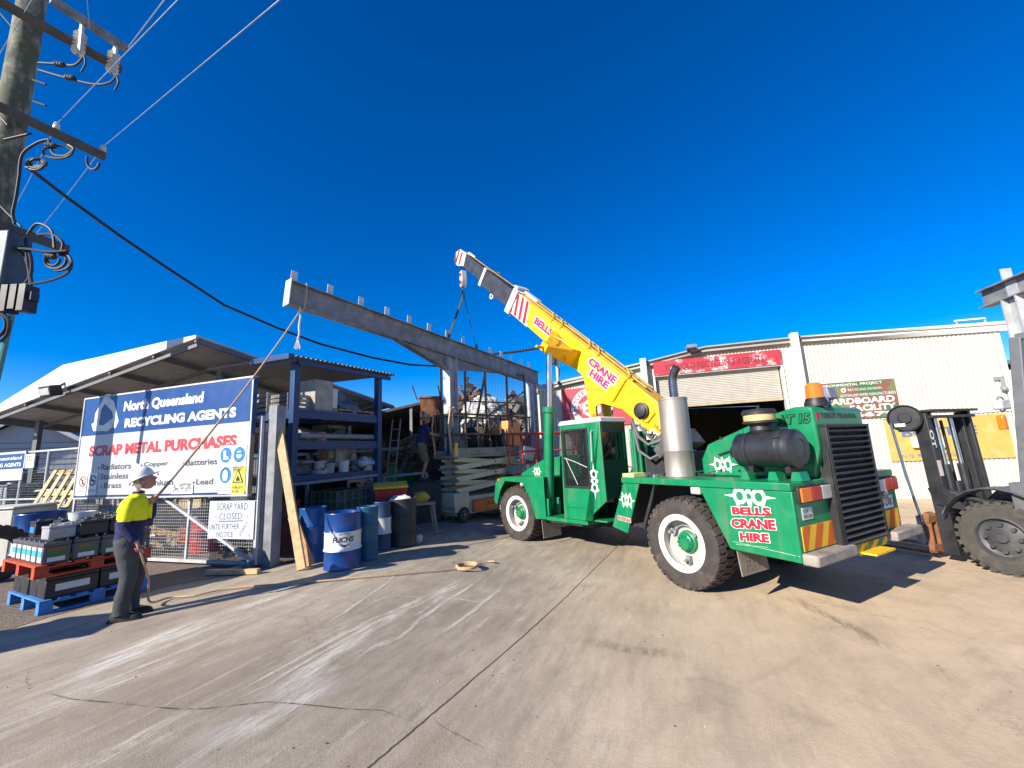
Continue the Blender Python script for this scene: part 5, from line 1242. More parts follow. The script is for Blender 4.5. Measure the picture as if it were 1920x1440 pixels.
m = MB(TF); m.cyl((0.70, 1.08, 1.24), (0.76, 1.08, 1.22), 0.045); m.build('indicator', ORGL, crane)
m = MB(TF); m.sphere((-0.1, 1.12, 1.16), 0.055); m.build('side_lamp', CLRL, crane)
q = WF.inverted() @ PL(1007, 884, FOo + fl_ * 0.563, fl_)
m = MB(TF); emblem(m, (q.x, 0.564, q.z), (-1, 0, 0), (0, 0, 1), 0.15, 0.11); m.build('white_scroll', WHTP, crane, smooth=0); m = MB(TF); q = fside(1116, 902, 1.176); emblem(m, (q.x + 0.02, 1.177, q.z), (0, 0, 1), (1, 0, 0), 0.32, 0.1); m.build('white_scroll', WHTP, crane, smooth=0)
# cab
cab = thing_child('cab', crane)
y1 = 1.17; y0 = 0.46
m = MB(TF)
def slab(a0, a1, z0, z1): m.prism([(a0, y1, z0), (a1, y1, z0), (a1, y1, z1), (a0, y1, z1)], (0, -0.035, 0))
wx0, wx1, wz0, wz1 = -1.97, -1.41, 1.17, 2.17
m.prism([(-1.30, y1, 0.572), (wx1, y1, 0.572), (wx1, y1, 2.28), (-1.34, y1, 2.28)], (0, -0.035, 0)); m.prism([(wx0, y1, 0.572), (-1.83, y1, 0.572), (-2.31, y1, 0.94), (-2.29, y1, 2.28), (wx0, y1, 2.28)], (0, -0.035, 0)); slab(wx0, wx1, wz1, 2.28); slab(wx0, wx1, 0.572, wz0)
m.box(-2.29, -1.34, y0, y0 + 0.03, 0.572, 1.3); m.box(-2.29, -1.34, y0, y0 + 0.03, 2.15, 2.28)
m.box(-1.36, -1.30, y0, y1 - 0.036, 0.572, 1.25)
for x_ in (-2.28, -1.36): m.box(x_ - 0.02, x_ + 0.03, y0 + 0.031, y0 + 0.08, 1.3, 2.28)
m.box(-2.26, -1.34, y0, y1 - 0.036, 0.572, 0.6)
m.build('cab_shell', GREEN, cab, bevel=0.008)
m = MB(TF); m.box(-2.30, -2.26, y0, y1 - 0.036, 0.95, 1.62); m.box(-2.30, -2.26, y0, y0 + 0.029, 1.62, 2.1); m.box(-2.30, -2.26, y0, y1 - 0.036, 2.1, 2.28); m.build('cab_back', mat('shaded_green_paint', (0.003, 0.06, 0.028), 0.6, var=0.3), cab)  # back wall in a darker green: its shade is put into the colour
m = MB(TF); m.prism([(-1.28, y1 + 0.01, 2.282), (-2.33, y1 + 0.01, 2.282), (-2.31, y1 + 0.01, 2.375), (-1.34, y1 + 0.01, 2.365)], (0, -(y1 - y0) - 0.06, 0)); m.build('cab_roof', WHITE, cab, bevel=0.02)
m = MB(TF); f = 0.035
for a0, a1, z0, z1 in ((wx0 - f, wx0, wz0 - f, wz1 + f), (wx1, wx1 + f, wz0 - f, wz1 + f), (wx0, wx1, wz1, wz1 + f), (wx0, wx1, wz0 - f, wz0)): m.box(a0, a1, y1 + 0.002, y1 + 0.014, z0, z1)
m.build('window_seal', BLACK, cab)
m = MB(TF); m.box(wx0, wx1, y1 - 0.02, y1 - 0.014, wz0, wz1); m.build('side_window', GLASS, cab)
m = MB(TF); m.box(-1.325, -1.318, y0 + 0.05, y1 - 0.05, 1.25, 2.25); m.build('windscreen', GLASS, cab)
m = MB(TF); m.box(-2.28, -2.272, y0 + 0.03, y1 - 0.04, 1.62, 2.1); m.build('rear_window', mat('black_glass', (0.01, 0.012, 0.012), 0.1, var=0.1), cab)
m = MB(TF); d_ = 0.006
for a, b in (((-1.36, 0.72), (-1.36, 2.24)), ((-2.03, 0.8), (-2.06, 2.24)), ((-1.36, 0.78), (-2.03, 0.8))): m.bar((a[0], y1 + 0.002, a[1]), (b[0], y1 + 0.002, b[1]), 0.008, 0.006)
m.build('door_gap', mat('door_seam', (0.003, 0.06, 0.025), 0.6), cab)
m = MB(TF); m.tube([(-2.12, y1, 2.14), (-2.12, y1 + 0.05, 2.12), (-2.10, y1 + 0.05, 1.6), (-2.10, y1, 1.57)], 0.012, 8); m.tube([(-1.42, y1 + 0.02, 1.68), (-1.7, y1 + 0.03, 1.6), (-1.96, y1 + 0.02, 1.5)], 0.008, 6); m.tube([(-1.46, y1 + 0.02, 1.66), (-1.72, y1 + 0.03, 1.2)], 0.008, 6); m.build('grab_rail', GALV2, cab)
m = MB(TF); m.obox((-1.75, 0.75, 1.2), (0.45, 0.45, 0.14)); m.obox((-2.0, 0.75, 1.55), (0.12, 0.45, 0.65), (0, -0.15, 0)); m.build('driver_seat', DARKIN, cab, bevel=0.04)
m = MB(TF); pts = [(-1.5, 0.75 + 0.2 * math.cos(i * math.pi / 8), 1.5 + 0.2 * math.sin(i * math.pi / 8)) for i in range(17)]; m.tube(pts, 0.015, 6); m.bar((-1.4, .75, 1.1), (-1.5, .75, 1.5), 0.04); m.box(-1.42, -1.34, 0.4, 1.1, 0.9, 1.3); m.build('steering_wheel', BLACK, cab)
m = MB(TF); q = V((-1.29, 0.75, 1.52)); letter(m, '12', (-1.295, 0.62, 1.52), (0, -0.18, 0), (0, 0, 0.16), 0.06); m.build('cab_number', REDP, cab)
# lift cylinders
for s_ in (1, -1):
    lc_ = thing_child('lift_cylinder', crane); y = s_ * 0.96
    bt, tp2, rd2 = V((-0.69, y, 0.70)), V((-0.86, y, 2.62)), V((-0.975, y, 3.93))
    m = MB(TF); m.cyl(bt, tp2, 0.105, seg=24); dv = (tp2 - bt).normalized(); m.cyl(tp2 - dv * 0.02, tp2 + dv * 0.09, 0.135, seg=24); m.build('barrel', GREEN, lc_)
    m = MB(TF); m.cyl(tp2 + dv * 0.09, rd2, 0.058, seg=20); m.build('rod', CHROME, lc_)
    m = MB(TF); m.box(-0.86, -0.54, y - 0.17, y - 0.11, 0.572, 0.9); m.box(-0.86, -0.54, y + 0.11, y + 0.17, 0.572, 0.9); m.cyl((-0.69, y - 0.2, 0.74), (-0.69, y + 0.2, 0.74), 0.05); m.build('foot_bracket', GREEN, lc_, bevel=0.01)
# machinery behind the cab
m = MB(TF); m.prism([(-1.85, -0.30, 0.95), (-2.85, -0.30, 0.95), (-2.85, -0.30, 1.72), (-2.5, -0.30, 1.95), (-1.85, -0.30, 1.95)], (0, -0.75, 0)); m.build('turret_side', GREEN, crane, bevel=0.02)
m = MB(TF); m.prism([(-1.6, -1.15, 0.6), (-2.3, -1.15, 0.6), (-2.6, -1.15, 0.95), (-2.6, -1.15, 1.55), (-1.6, -1.15, 1.55)], (0, 0.4, 0)); m.build('right_side_box', GREEN, crane, bevel=0.02)
m = MB(TF); m.box(-2.6, -2.32, 0.25, 0.32, 0.7, 2.1); m.tube([(-2.4, 0.42, 1.0), (-2.4, 0.42, 2.15)], 0.03); m.tube([(-2.47, 0.45, 1.0), (-2.47, 0.45, 2.1)], 0.03); m.tube([(-2.54, 0.4, 1.0), (-2.54, 0.4, 2.1)], 0.03); m.build('valve_pipes', GREEN, crane)
m = MB(TF); 
m.tube([(-2.45, 0.42, 2.1), (-2.5, 0.5, 2.3), (-2.6, 0.5, 2.0), (-2.75, 0.45, 1.85), (-2.95, 0.4, 1.9), (-3.1, 0.3, 2.05)], 0.032, 10); m.tube([(-2.5, 0.46, 2.15), (-2.6, 0.52, 1.75), (-2.8, 0.5, 1.6), (-3.0, 0.42, 1.7), (-3.15, 0.3, 1.95)], 0.03, 10); m.tube([(-2.4, 0.36, 2.2), (-2.6, 0.44, 2.2), (-2.75, 0.42, 2.0), (-2.95, 0.38, 1.8)], 0.022, 8); m.build('hydraulic_hose', mat('hose_grey', (0.10, 0.10, 0.10), 0.6), crane)
m = MB(TF); m.obox((-3.05, 0.22, 1.75), (0.34, 0.5, 0.22), (0.2, 0.7, 0)); m.obox((-3.2, 0.30, 1.6), (0.26, 0.2, 0.3), (0.5, 0.3, 0.4)); m.cyl((-3.15, -0.1, 1.62), (-3.15, 0.42, 1.62), 0.13); m.obox((-2.95, 0.36, 1.9), (0.3, 0.1, 0.16), (0, 0.7, 0)); m.cyl((-3.32, 0.38, 1.7), (-3.0, 0.42, 1.82), 0.05); m.obox((-3.3, 0.1, 1.9), (0.25, 0.5, 0.3), (0, 0.6, 0)); m.build('boom_foot_block', mat('greasy_metal', (0.085, 0.08, 0.075), 0.6, metal=0.3, var=0.5, scale=9), crane, bevel=0.02)
m = MB(TF); m.box(-3.4, -2.7, -0.5, 0.15, 0.9, 1.7); m.box(-3.3, -2.6, -0.35, 0.35, 1.3, 1.62); m.build('winch_frame', DARKIN, crane)

# ---- boom
BE = V((0.742, 0, 0.670)); BN = V((-0.670, 0, 0.742)); BOo = V((-2.87, 0, 2.25))
TB = TF @ Matrix(((BE.x, 0, BN.x, BOo.x), (0, 1, 0, 0), (BE.z, 0, BN.z, BOo.z), (0, 0, 0, 1)))   # local x along the boom, z its upper side
def bsn(x, y, b=0.25):
    q = TB.inverted() @ (WR.inverted() @ PL(x, y, FOo + fl_ * b, fl_)); return q.x, q.z
boom = thing_child('boom', crane)
m = MB(TB); bw = 0.23
m.prism([(s, bw, n) for s, n in ((-0.35, -0.26), (0.55, -0.29), (5.15, -0.25), (5.15, 0.27), (-0.1, 0.27))], (0, -2 * bw, 0)); m.build('main_section', YELLOW, boom, bevel=0.02)
m = MB(TB)
m.prism([(s, 0.275, n) for s, n in ((1.0, -0.30), (2.25, -0.27), (3.05, -0.255), (2.75, 0.12), (2.45, 0.245), (1.0, 0.245))], (0, -0.55, 0)); m.build('stiffened_section', YELLOW, boom, bevel=0.015)
# trunnion cross beam
m = MB(TB)
plan = [(2.30, 0.231), (2.42, 0.95), (2.46, 1.1), (2.66, 1.1), (2.70, 0.95), (3.4, 0.231), (3.4, -0.231), (2.70, -0.95), (2.66, -1.1), (2.46, -1.1), (2.42, -0.95), (2.30, -0.231)]
bot = []; top_ = []
for x, y in plan:
    t = 1 - min(1, max(0, (abs(y) - 0.23) / 0.75)); top_.append((x, y, 0.06 + 0.06 * t)); bot.append((x, y, -0.12 - 0.18 * t))
n_ = len(plan); m.add(bot + top_, [tuple(range(n_))[::-1], tuple(range(n_, 2 * n_))] + [(i, (i + 1) % n_, n_ + (i + 1) % n_, n_ + i) for i in range(n_)]); m.cyl((2.56, 1.1, -0.04), (2.56, 1.3, -0.04), 0.03); m.cyl((2.56, -1.1, -0.04), (2.56, -1.35, -0.04), 0.03); m.build('cross_beam', YELLOW, boom, smooth=20, bevel=0.012)
# lower lug over the cab
m = MB(TB); m.prism([(s, 0.26, n) for s, n in ((0.75, -0.27), (1.95, -0.262), (1.62, -0.55), (1.38, -0.80), (1.22, -0.84), (1.16, -0.76), (1.3, -0.6), (1.2, -0.45))], (0, -0.06, 0)); m.prism([(s, -0.20, n) for s, n in ((0.75, -0.27), (1.95, -0.262), (1.62, -0.55), (1.38, -0.80), (1.22, -0.84), (1.16, -0.76), (1.3, -0.6), (1.2, -0.45))], (0, -0.06, 0)); m.prism([(0.75, 0.199, -0.27), (1.5, 0.199, -0.27), (1.2, 0.199, -0.44)], (0, -0.4, 0)); m.build('boom_lug', YELLOW, boom)
m = MB(TF); q0 = TF.inverted() @ TB @ V((1.25, 0.2, -0.78)); m.box(q0.x - 0.07, q0.x + 0.06, 0.17, 0.26, 1.5, q0.z + 0.02); m.box(q0.x - 0.07, q0.x + 0.06, -0.26, -0.17, 1.5, q0.z + 0.02); m.build('boom_post', YELLOW, boom)
# striped head of the main section
m = MB(TB); m.prism([(s, 0.236, n) for s, n in ((4.25, -0.27), (5.2, -0.265), (5.2, 0.285), (4.55, 0.285))], (0, -0.472, 0)); m.build('head_panel', WHITE, boom)
m = MB(TB)
for k in range(4):
    s0 = 4.36 + k * 0.22
    for y in (0.2385, -0.2385): 
        a_ = [(s0, -0.255), (s0 + 0.11, -0.255), (s0 + 0.31, 0.27), (s0 + 0.20, 0.27)]; a_ = [(min(s, 5.19), n) for s, n in a_]; m.add([(s, y, n) for s, n in a_], [(0, 1, 2, 3)])
m.build('head_stripe', REDL, boom, smooth=0)
def collar(s0, s1, w, n0, n1, t, name='collar'):
    m = MB(TB)
    for y0, y1 in ((w, w + t), (-w - t, -w)): m.box(s0, s1, y0, y1, n0 - t, n1 + t)
    m.box(s0, s1, -w, w, n1, n1 + t); m.box(s0, s1, -w, w, n0 - t, n0); m.build(name, WHITE, boom, bevel=0.015)
collar(5.08, 5.30, 0.24, -0.28, 0.29, 0.045)
BOOMB = mat('boom_charcoal', (0.035, 0.036, 0.042), 0.45, var=0.3, stain=(0.12, 0.115, 0.11), stain_amt=0.3, streak=False)
m = MB(TB); m.box(5.1, 6.98, -0.20, 0.20, -0.22, 0.245); m.build('second_section', BOOMB, boom, bevel=0.012)
collar(6.86, 6.98, 0.205, -0.225, 0.25, 0.03)
m = MB(TB); m.box(6.9, 8.35, -0.165, 0.165, -0.15, 0.225); m.build('third_section', BOOMB, boom, bevel=0.012)
m = MB(TB)
for s in (6.3, 5.2): m.lathe([(0.05, -0.02), (0.09, -0.02), (0.09, 0.02), (0.05, 0.02), (0.05, -.02)], (s, 0.1, -0.3), (0, 1, 0), 16); m.box(s - 0.06, s + 0.06, 0.08, 0.12, -0.27, -0.22)
m.build('lug_ring', WHITE, boom)
m = MB(TB); m.prism([(s, 0.19, n) for s, n in ((8.18, -0.12), (8.62, -0.26), (8.86, -0.18), (8.92, 0.08), (8.72, 0.25), (8.3, 0.255))], (0, -0.05, 0)); m.prism([(s, -0.14, n) for s, n in ((8.18, -0.12), (8.62, -0.26), (8.86, -0.18), (8.92, 0.08), (8.72, 0.25), (8.3, 0.255))], (0, -0.05, 0)); m.box(8.2, 8.86, -0.139, 0.139, 0.1, 0.2); m.box(8.8, 8.87, -0.139, 0.139, -0.15, 0.1); m.build('boom_tip', WHITE, boom, bevel=0.01)
m = MB(TB)
for s0 in (8.42, 8.64): m.add([(s0, 0.1925, -0.17), (s0 + 0.1, 0.1925, -0.19), (s0 + 0.16, 0.1925, 0.2), (s0 + 0.06, 0.1925, 0.22)], [(0, 1, 2, 3)]); m.add([(8.873, 0.1 - (s0 - 8.42), -0.12), (8.873, 0.02 - (s0 - 8.42), -0.12), (8.873, 0.06 - (s0 - 8.42), 0.06), (8.873, 0.14 - (s0 - 8.42), 0.06)], [(0, 1, 2, 3)])
m.build('tip_stripe', REDL, boom, smooth=0)
m = MB(TB); m.lathe([(0, -0.12), (0.19, -0.12), (0.19, 0.12), (0, 0.12)], (8.55, 0, -0.02), (0, 1, 0), 24); m.build('tip_sheave', BLACK, boom)
m = MB(TB)
m.box(0.9, 5.0, 0.02, 0.2, 0.275, 0.31); m.tube([(0.6, 0.16, 0.33), (2.6, 0.16, 0.36), (4.9, 0.16, 0.33)], 0.02, 6); m.tube([(0.6, -0.05, 0.34), (5.2, -0.05, 0.34)], 0.015, 6); m.tube([(5.2, 0.1, 0.33), (6.9, 0.1, 0.29), (8.3, 0.1, 0.27)], 0.012, 6)
m.build('hose_tray', mat('yellow_dull', (0.42, 0.26, 0.02), 0.6, var=0.3), boom)
m = MB(TB)
for s in (3.55, 3.2, 2.2, 1.9, 1.0): m.tube([(s, 0.236, 0.2), (s, 0.25, 0.36), (s + 0.1, 0.2, 0.4), (s + 0.16, 0.05, 0.38)], 0.013, 6)
m.tube([(3.0, 0.6, 0.1), (2.6, 0.62, 0.18), (2.35, 0.5, 0.12), (2.3, 0.25, 0.12)], 0.013, 6); m.tube([(3.5, 0.25, 0.12), (3.0, 0.45, 0.14), (2.55, 0.9, 0.1)], 0.013, 6); m.tube([(2.45, 0.6, 0.07), (2.32, 0.58, -0.1), (2.4, 0.5, -0.3)], 0.014, 6); m.build('pipe_guard', YELLOW, boom)
m = MB(TB); m.box(5.24, 5.4, -0.2, 0.2, 0.34, 0.40); m.box(4.6, 5.2, -0.18, -0.02, 0.29, 0.36); m.tube([(5.3, 0.2, 0.36), (5.15, 0.25, 0.1), (5.2, 0.29, -0.2)], 0.02, 8); m.build('head_hose_guard', WHITE, boom)
q = bsn(1203, 770); m = MB(TB); m.lathe([(0, 0.0), (0.15, 0.0), (0.15, 0.05), (0.12, 0.06), (0.12, 0.09), (0.05, 0.11), (0, 0.11)], (q[0], 0.235, q[1]), (0, 1, 0), 28); m.build('hose_reel', BLACK, boom)
m = MB(TB); m.tube([(q[0] - 0.1, 0.26, q[1] - 0.14), (q[0] - 0.22, 0.26, q[1] - 0.1), (q[0] - 0.24, 0.26, q[1] + 0.12), (q[0] - 0.16, 0.24, q[1] + 0.14)], 0.012, 6); m.build('reel_bracket', YELLOW, boom)
# boom lettering (reads towards the foot)
def boom_text(body, x0, y0, x1, y1, xt, yt, b=0.2325, grow=0.0, bold=0.03):
    a = bsn(x0, y0, b); bb = bsn(x1, y1, b); t = bsn(xt, yt, b)
    ex_ = V((bb[0] - a[0], 0, bb[1] - a[1])); ey_ = V((t[0] - a[0], 0, t[1] - a[1])); dn = V((0, 0, 1)) ; ey_ = dn * max(0.12, ey_.length * 0.97)
    u = ex_.normalized() * grow; o = V((a[0], b, a[1])) - u - dn * grow
    return o, ex_ + 2 * u, ey_ + dn * 2 * grow, bold
for body, s0, ln, n0, h_, b in (('BELLS', bsn(1009, 611)[0] + 0.20, 0.74, -0.075, 0.18, 0.2365), ('CRANE', bsn(1102, 684)[0], 0.82, 0.02, 0.155, 0.279), ('HIRE', bsn(1104, 697)[0] - 0.06, 0.56, -0.165, 0.155, 0.279)):
    mw = MB(TB); mr = MB(TB); letter(mw, body, (s0 + 0.03, b, n0 - 0.028), (-ln - 0.06, 0, 0), (0, 0, h_ + 0.056), 0.085)
    letter(mr, body, (s0, b + 0.003, n0), (-ln, 0, 0), (0, 0, h_), 0.05)
    mw.build('letter_outline', WHTP, boom, smooth=0); mr.build('lettering', mat('crimson_lettering', (0.42, 0.01, 0.10), 0.5), boom, smooth=0)
a = bsn(1222, 806, 0.232); 
m = MB(TB); m.box(a[0] - 0.52, a[0] + 0.02, 0.2305, 0.2335, a[1] - 0.14, a[1] + 0.02); m.build('name_plate', WHTP, boom)
m = MB(TB); letter(m, 'MRC', (a[0] - 0.02, 0.236, a[1] - 0.12), (-0.3, 0, 0), (0, 0, 0.12), 0.03); letter(m, 'FRANNA', (a[0] + 0.0, 0.2325, a[1] + 0.06), (-0.4, 0, 0), (0, 0, 0.07), 0.0); m.build('plate_lettering', BLKP, boom)
# hook block and slings: they hang from the tip
TIPW = WR @ TB @ V((8.55, 0, -0.2))
hook = thing('hook_block', 'red and white crane hook block hanging at the boom tip', 'hook', TIPW, CRZ)
m = MB(); m.cyl((0, 0.05, 0), (0, 0.05, -0.25), 0.012); m.cyl((0, -0.05, 0), (0, -0.05, -0.25), 0.012); m.build('wire_rope', CABLE, hook)
m = MB(); m.prism([(-0.1, 0.09, -0.2), (0.1, 0.09, -0.2), (0.13, 0.09, -0.5), (0.06, 0.09, -0.72), (-0.06, 0.09, -0.72), (-0.13, 0.09, -0.5)], (0, -0.18, 0)); m.build('block', WHITE, hook, bevel=0.02)
m = MB(); m.add([(-0.1, 0.093, -0.3), (-0.1, 0.093, -0.42), (0.11, 0.093, -0.32), (0.1, 0.093, -0.22)], [(0, 1, 2, 3)]); m.add([(-0.1, 0.093, -0.56), (-0.05, 0.093, -0.7), (0.1, 0.093, -0.56), (0.12, 0.093, -0.45)], [(0, 1, 2, 3)]); m.build('stripe', REDL, hook, smooth=0)
m = MB(); m.tube([(0, 0, -0.7), (0, 0, -0.82), (0.08, 0, -0.88), (0.08, 0, -0.98), (0, 0, -1.02), (-0.07, 0, -0.96)], 0.028, 10); m.build('hook', BLACK, hook)
HB = TIPW + V((0, 0, -0.98))
for x, lb in ((841, 'left dark lifting sling from the hook to the steel beam'), (893, 'right dark lifting sling from the hook to the steel beam')):
    q = on_beam(x) + bup * 0.05
    m = MB(); m.bar((0, 0, 0), (HB - q) * 0.93, 0.07, 0.02); m.bar((HB - q) * 0.93, HB - q, 0.05, 0.04); m.cyl((0, 0, -0.06), (0, 0, 0.12), 0.04)
    o = m.build('lifting_sling', mat('sling_web', (0.035, 0.045, 0.055), 0.8)); o.location = q; tag(o, lb, 'sling', None)
# cable from the pole to the yard, and the twisted cable behind the boom
def wire2(name, label, pts, r, cat='cable'):
    m = MB(); p = pts[0]; m.tube([x - p for x in pts], r, 8); o = m.build(name, CABLE); o.location = p; return tag(o, label, cat)
pA = D(50, 312, PB.y - 0.4); pZ = D(828, 687, 13.5)
pts = []
imp = [(50, 312), (128, 372), (226, 443), (310, 500), (420, 572), (520, 615), (600, 645), (700, 671), (770, 684), (828, 687)]
for i, (x, y) in enumerate(imp):
    t = i / 9; pts.append(D(x, y, (PB.y - 0.4) * (1 - t) + 13.5 * t))
wire2('service_cable', 'thick black cable sagging from the pole across to the steel column', pts, 0.03)
imp = [(925, 663), (950, 661), (975, 658), (1000, 654), (1030, 647)]
m = MB(); P_ = [D(x, y, 15.5) for x, y in imp]
for k in range(2):
    q = []
    for i in range(61):
        t = i / 60 * 4; j = min(3, int(t)); c = P_[j].lerp(P_[j + 1], t - j); a = i * 0.9 + k * math.pi; q.append(c + V((0.03 * math.cos(a), 0, 0.03 * math.sin(a))) - P_[0])
    m.tube(q, 0.035, 6)
o = m.build('twisted_cable', CABLE); o.location = P_[0]; tag(o, 'twisted black cable between the steel beam and the crane boom', 'cable')
# ================================================================ SCISSOR LIFTS
def scissor_lift(name, label, loc, rz, body, box_, rail, L=2.5, Wd=0.76, deckz=1.55, n=5, detail=True, base=0.55):
    """front left corner of the chassis at loc; x runs along the machine, y to the far side"""
    t = thing(name, label, 'scissor lift', loc, rz)
    m = MB(); m.box(0.1, L, 0.05, Wd - 0.05, 0.16, base - 0.12); m.box(0.0, 0.5, 0.0, Wd, 0.3, base); m.box(0, 0.12, -0.03, Wd + 0.03, 0.25, 0.42); m.build('chassis', body, t, bevel=0.02)
    m = MB(); m.box(0.62, 1.5, -0.05, 0.05, 0.2, 0.5); m.box(1.54, 2.2, -0.05, 0.05, 0.2, 0.5); bx_ = m.build('side_box', box_, t, bevel=0.03)
    if detail:
        m = MB(); letter(m, 'JLG', (1.05, -0.053, 0.31), (0.3, 0, 0), (0, 0, 0.1), 0.03, 0.2); m.build('lettering', BLKP, bx_)
    for x in (0.3, L - 0.3):
        for y in (-0.02, Wd - 0.11):
            m = MB(); m.lathe([(0.05, -0.02), (0.1, 0), (0.17, 0), (0.185, 0.015), (0.185, 0.115), (0.17, 0.13), (0, 0.13)], (x, y, 0.185), (0, 1, 0), 24); w_ = m.build('wheel', RUBBER, t)
            m = MB(); m.lathe([(0, -0.015), (0.05, -0.015), (0.09, -0.004), (0.105, -0.004), (0.105, 0.01)], (x, y, 0.185), (0, 1, 0), 20); m.build('rim', GREY, w_)
    zz = [base + (deckz - base) * i / n for i in range(n + 1)]
    for i in range(n):
        for y in (0.08, Wd - 0.08):
            m = MB(); m.bar((0.15, y, zz[i] + 0.03), (L - 0.15, y, zz[i + 1] - 0.03), 0.06, 0.13); m.build('scissor_arm', body, t, bevel=0.006)
            yy = y + (0.055 if y < 0.3 else -0.055); m = MB(); m.bar((0.15, yy, zz[i + 1] - 0.03), (L - 0.15, yy, zz[i] + 0.03), 0.05, 0.12); m.build('scissor_arm', body, t, bevel=0.006)
    m = MB()
    for i in range(n + 1):
        for x in (0.15, L - 0.15): m.cyl((x, 0.0, zz[i]), (x, Wd, zz[i]), 0.035, seg=10)
    for i in range(n): m.cyl((L / 2, 0.02, (zz[i] + zz[i + 1]) / 2), (L / 2, Wd - 0.02, (zz[i] + zz[i + 1]) / 2), 0.03, seg=10)
    m.build('pivot_pin', GREY, t)
    m = MB(); m.box(0, L + 0.1, 0, Wd, deckz, deckz + 0.06); m.box(-0.01, L + 0.11, -0.015, 0.0, deckz + 0.0, deckz + 0.24); m.box(-0.01, L + .11, Wd, Wd + 0.015, deckz, deckz + 0.2); pf = m.build('platform', mat('dull_deck', (0.26, 0.235, 0.185), 0.7, var=0.3, stain=(0.12, 0.09, 0.06), stain_amt=0.4), t)
    if detail:
        m = MB(); letter(m, 'www.jlg.com', (0.55, -0.018, deckz + 0.04), (0.62, 0, 0), (0, 0, 0.06), 0.0); letter(m, 'JLG', (1.55, -0.018, deckz + 0.14), (0.2, 0, 0), (0, 0, 0.07), 0.02); m.build('lettering', BLKP, pf)
    m = MB(); rz1 = deckz + 1.12
    for y in (0.02, Wd - 0.02):
        for z in (rz1, deckz + 0.6): m.tube([(0.02, y, z), (L + .05, y, z)], 0.026, 8)
        for x in (0.03, 0.45, 0.9, 1.35, 1.8, 2.3, L): m.tube([(x, y, deckz + 0.06), (x, y, rz1)], 0.024, 8)
    for z in (rz1, deckz + 0.6): m.tube([(L + 0.05, 0.02, z), (L + 0.05, Wd - 0.02, z)], 0.02, 8); m.tube([(0.02, 0.02, z), (0.02, Wd - 0.02, z)], 0.02, 8)
    m.tube([(0.9, 0.02, deckz + 0.1), (1.3, 0.02, rz1)], 0.014, 6); m.build('guard_rail', rail, t)
    m = MB()
    for y in (0.05, Wd - 0.05):
        m.tube([(0, y, deckz + 0.1), (-0.06, y, deckz + 0.5), (-0.1, y, deckz + 0.8), (-0.02, y, rz1 + 0.12), (0.1, y, rz1 + 0.16), (0.16, y, rz1)], 0.022, 8)
    m.build('entry_rail', mat('tan_rail', (0.55, 0.33, 0.17), 0.5, var=0.2), t)
    return t
BROWNR = mat('brown_rail', (0.10, 0.065, 0.045), 0.7, var=0.4)
SLp = GH(832, 990); SLp = D(852, 940, 10.5); SLp.z = hgt(SLp.x)
sl1 = scissor_lift('scissor_lift', 'cream scissor lift with brown rails parked behind the crane cab', SLp, R_(49), CREAM, ORANGE, BROWNR, L=3.1, n=3, deckz=1.58, base=0.72)
m = MB(); m.box(0.05, 0.14, -0.02, 0.1, 1.62, 1.95); m.build('yellow_box', YELS, sl1)
m = MB(); m.obox((2.45, 0.3, 2.2), (0.55, 0.4, 0.72), (0, 0.12, 0)); m.obox((2.45, 0.09, 2.35), (0.2, 0.02, 0.25)); m.build('control_box', mat('orange_case', (0.75, 0.27, 0.07), 0.5, var=0.1), sl1, bevel=0.03)
sl2 = scissor_lift('scissor_lift', 'red scissor lift with red rails standing beyond the cream one', D(958, 960, 11.9).xy.to_3d(), R_(24), REDPAINT, REDPAINT, mat('bright_red_rail', (0.58, 0.05, 0.03), 0.5, var=0.15), L=2.6, deckz=1.25, n=3, detail=False)
m = MB(); m.obox((0.7, 0.3, 1.8), (0.45, 0.3, 0.4), (0.2, 0.2, 0.3)); o = m.build('white_console', WHITE, sl2, bevel=0.05)
m = MB(); m.obox((2.0, 0.3, 1.5), (0.5, 0.3, 0.3)); o = m.build('yellow_crate', YELS, sl2, bevel=0.02)

# ================================================================ PEOPLE
def skin_mesh(verts, edges, radii, sub=2, root=0):
    me = bpy.data.meshes.new('sk'); me.from_pydata([tuple(v) for v in verts], edges, []); 
    o = bpy.data.objects.new('sk', me); col.objects.link(o)
    md = o.modifiers.new('s', 'SKIN'); md.use_smooth_shade = True
    for i, r in enumerate(radii):
        d = me.skin_vertices[0].data[i]; d.radius = r if isinstance(r, tuple) else (r, r); d.use_root = (i == root)
    sb = o.modifiers.new('u', 'SUBSURF'); sb.levels = sub; sb.render_levels = sub
    dg = bpy.context.evaluated_depsgraph_get(); dg.update()
    ev = o.evaluated_get(dg); m2 = ev.to_mesh()
    vs = [v.co.copy() for v in m2.vertices]; fs = [tuple(p.vertices) for p in m2.polygons]
    ev.to_mesh_clear(); bpy.data.objects.remove(o); bpy.data.meshes.remove(me)
    return vs, fs
def chain(mb, pts, radii, sub=2, mi=0):
    vs, fs = skin_mesh(pts, [(i, i + 1) for i in range(len(pts) - 1)], radii, sub); mb.add(vs, fs, mi)
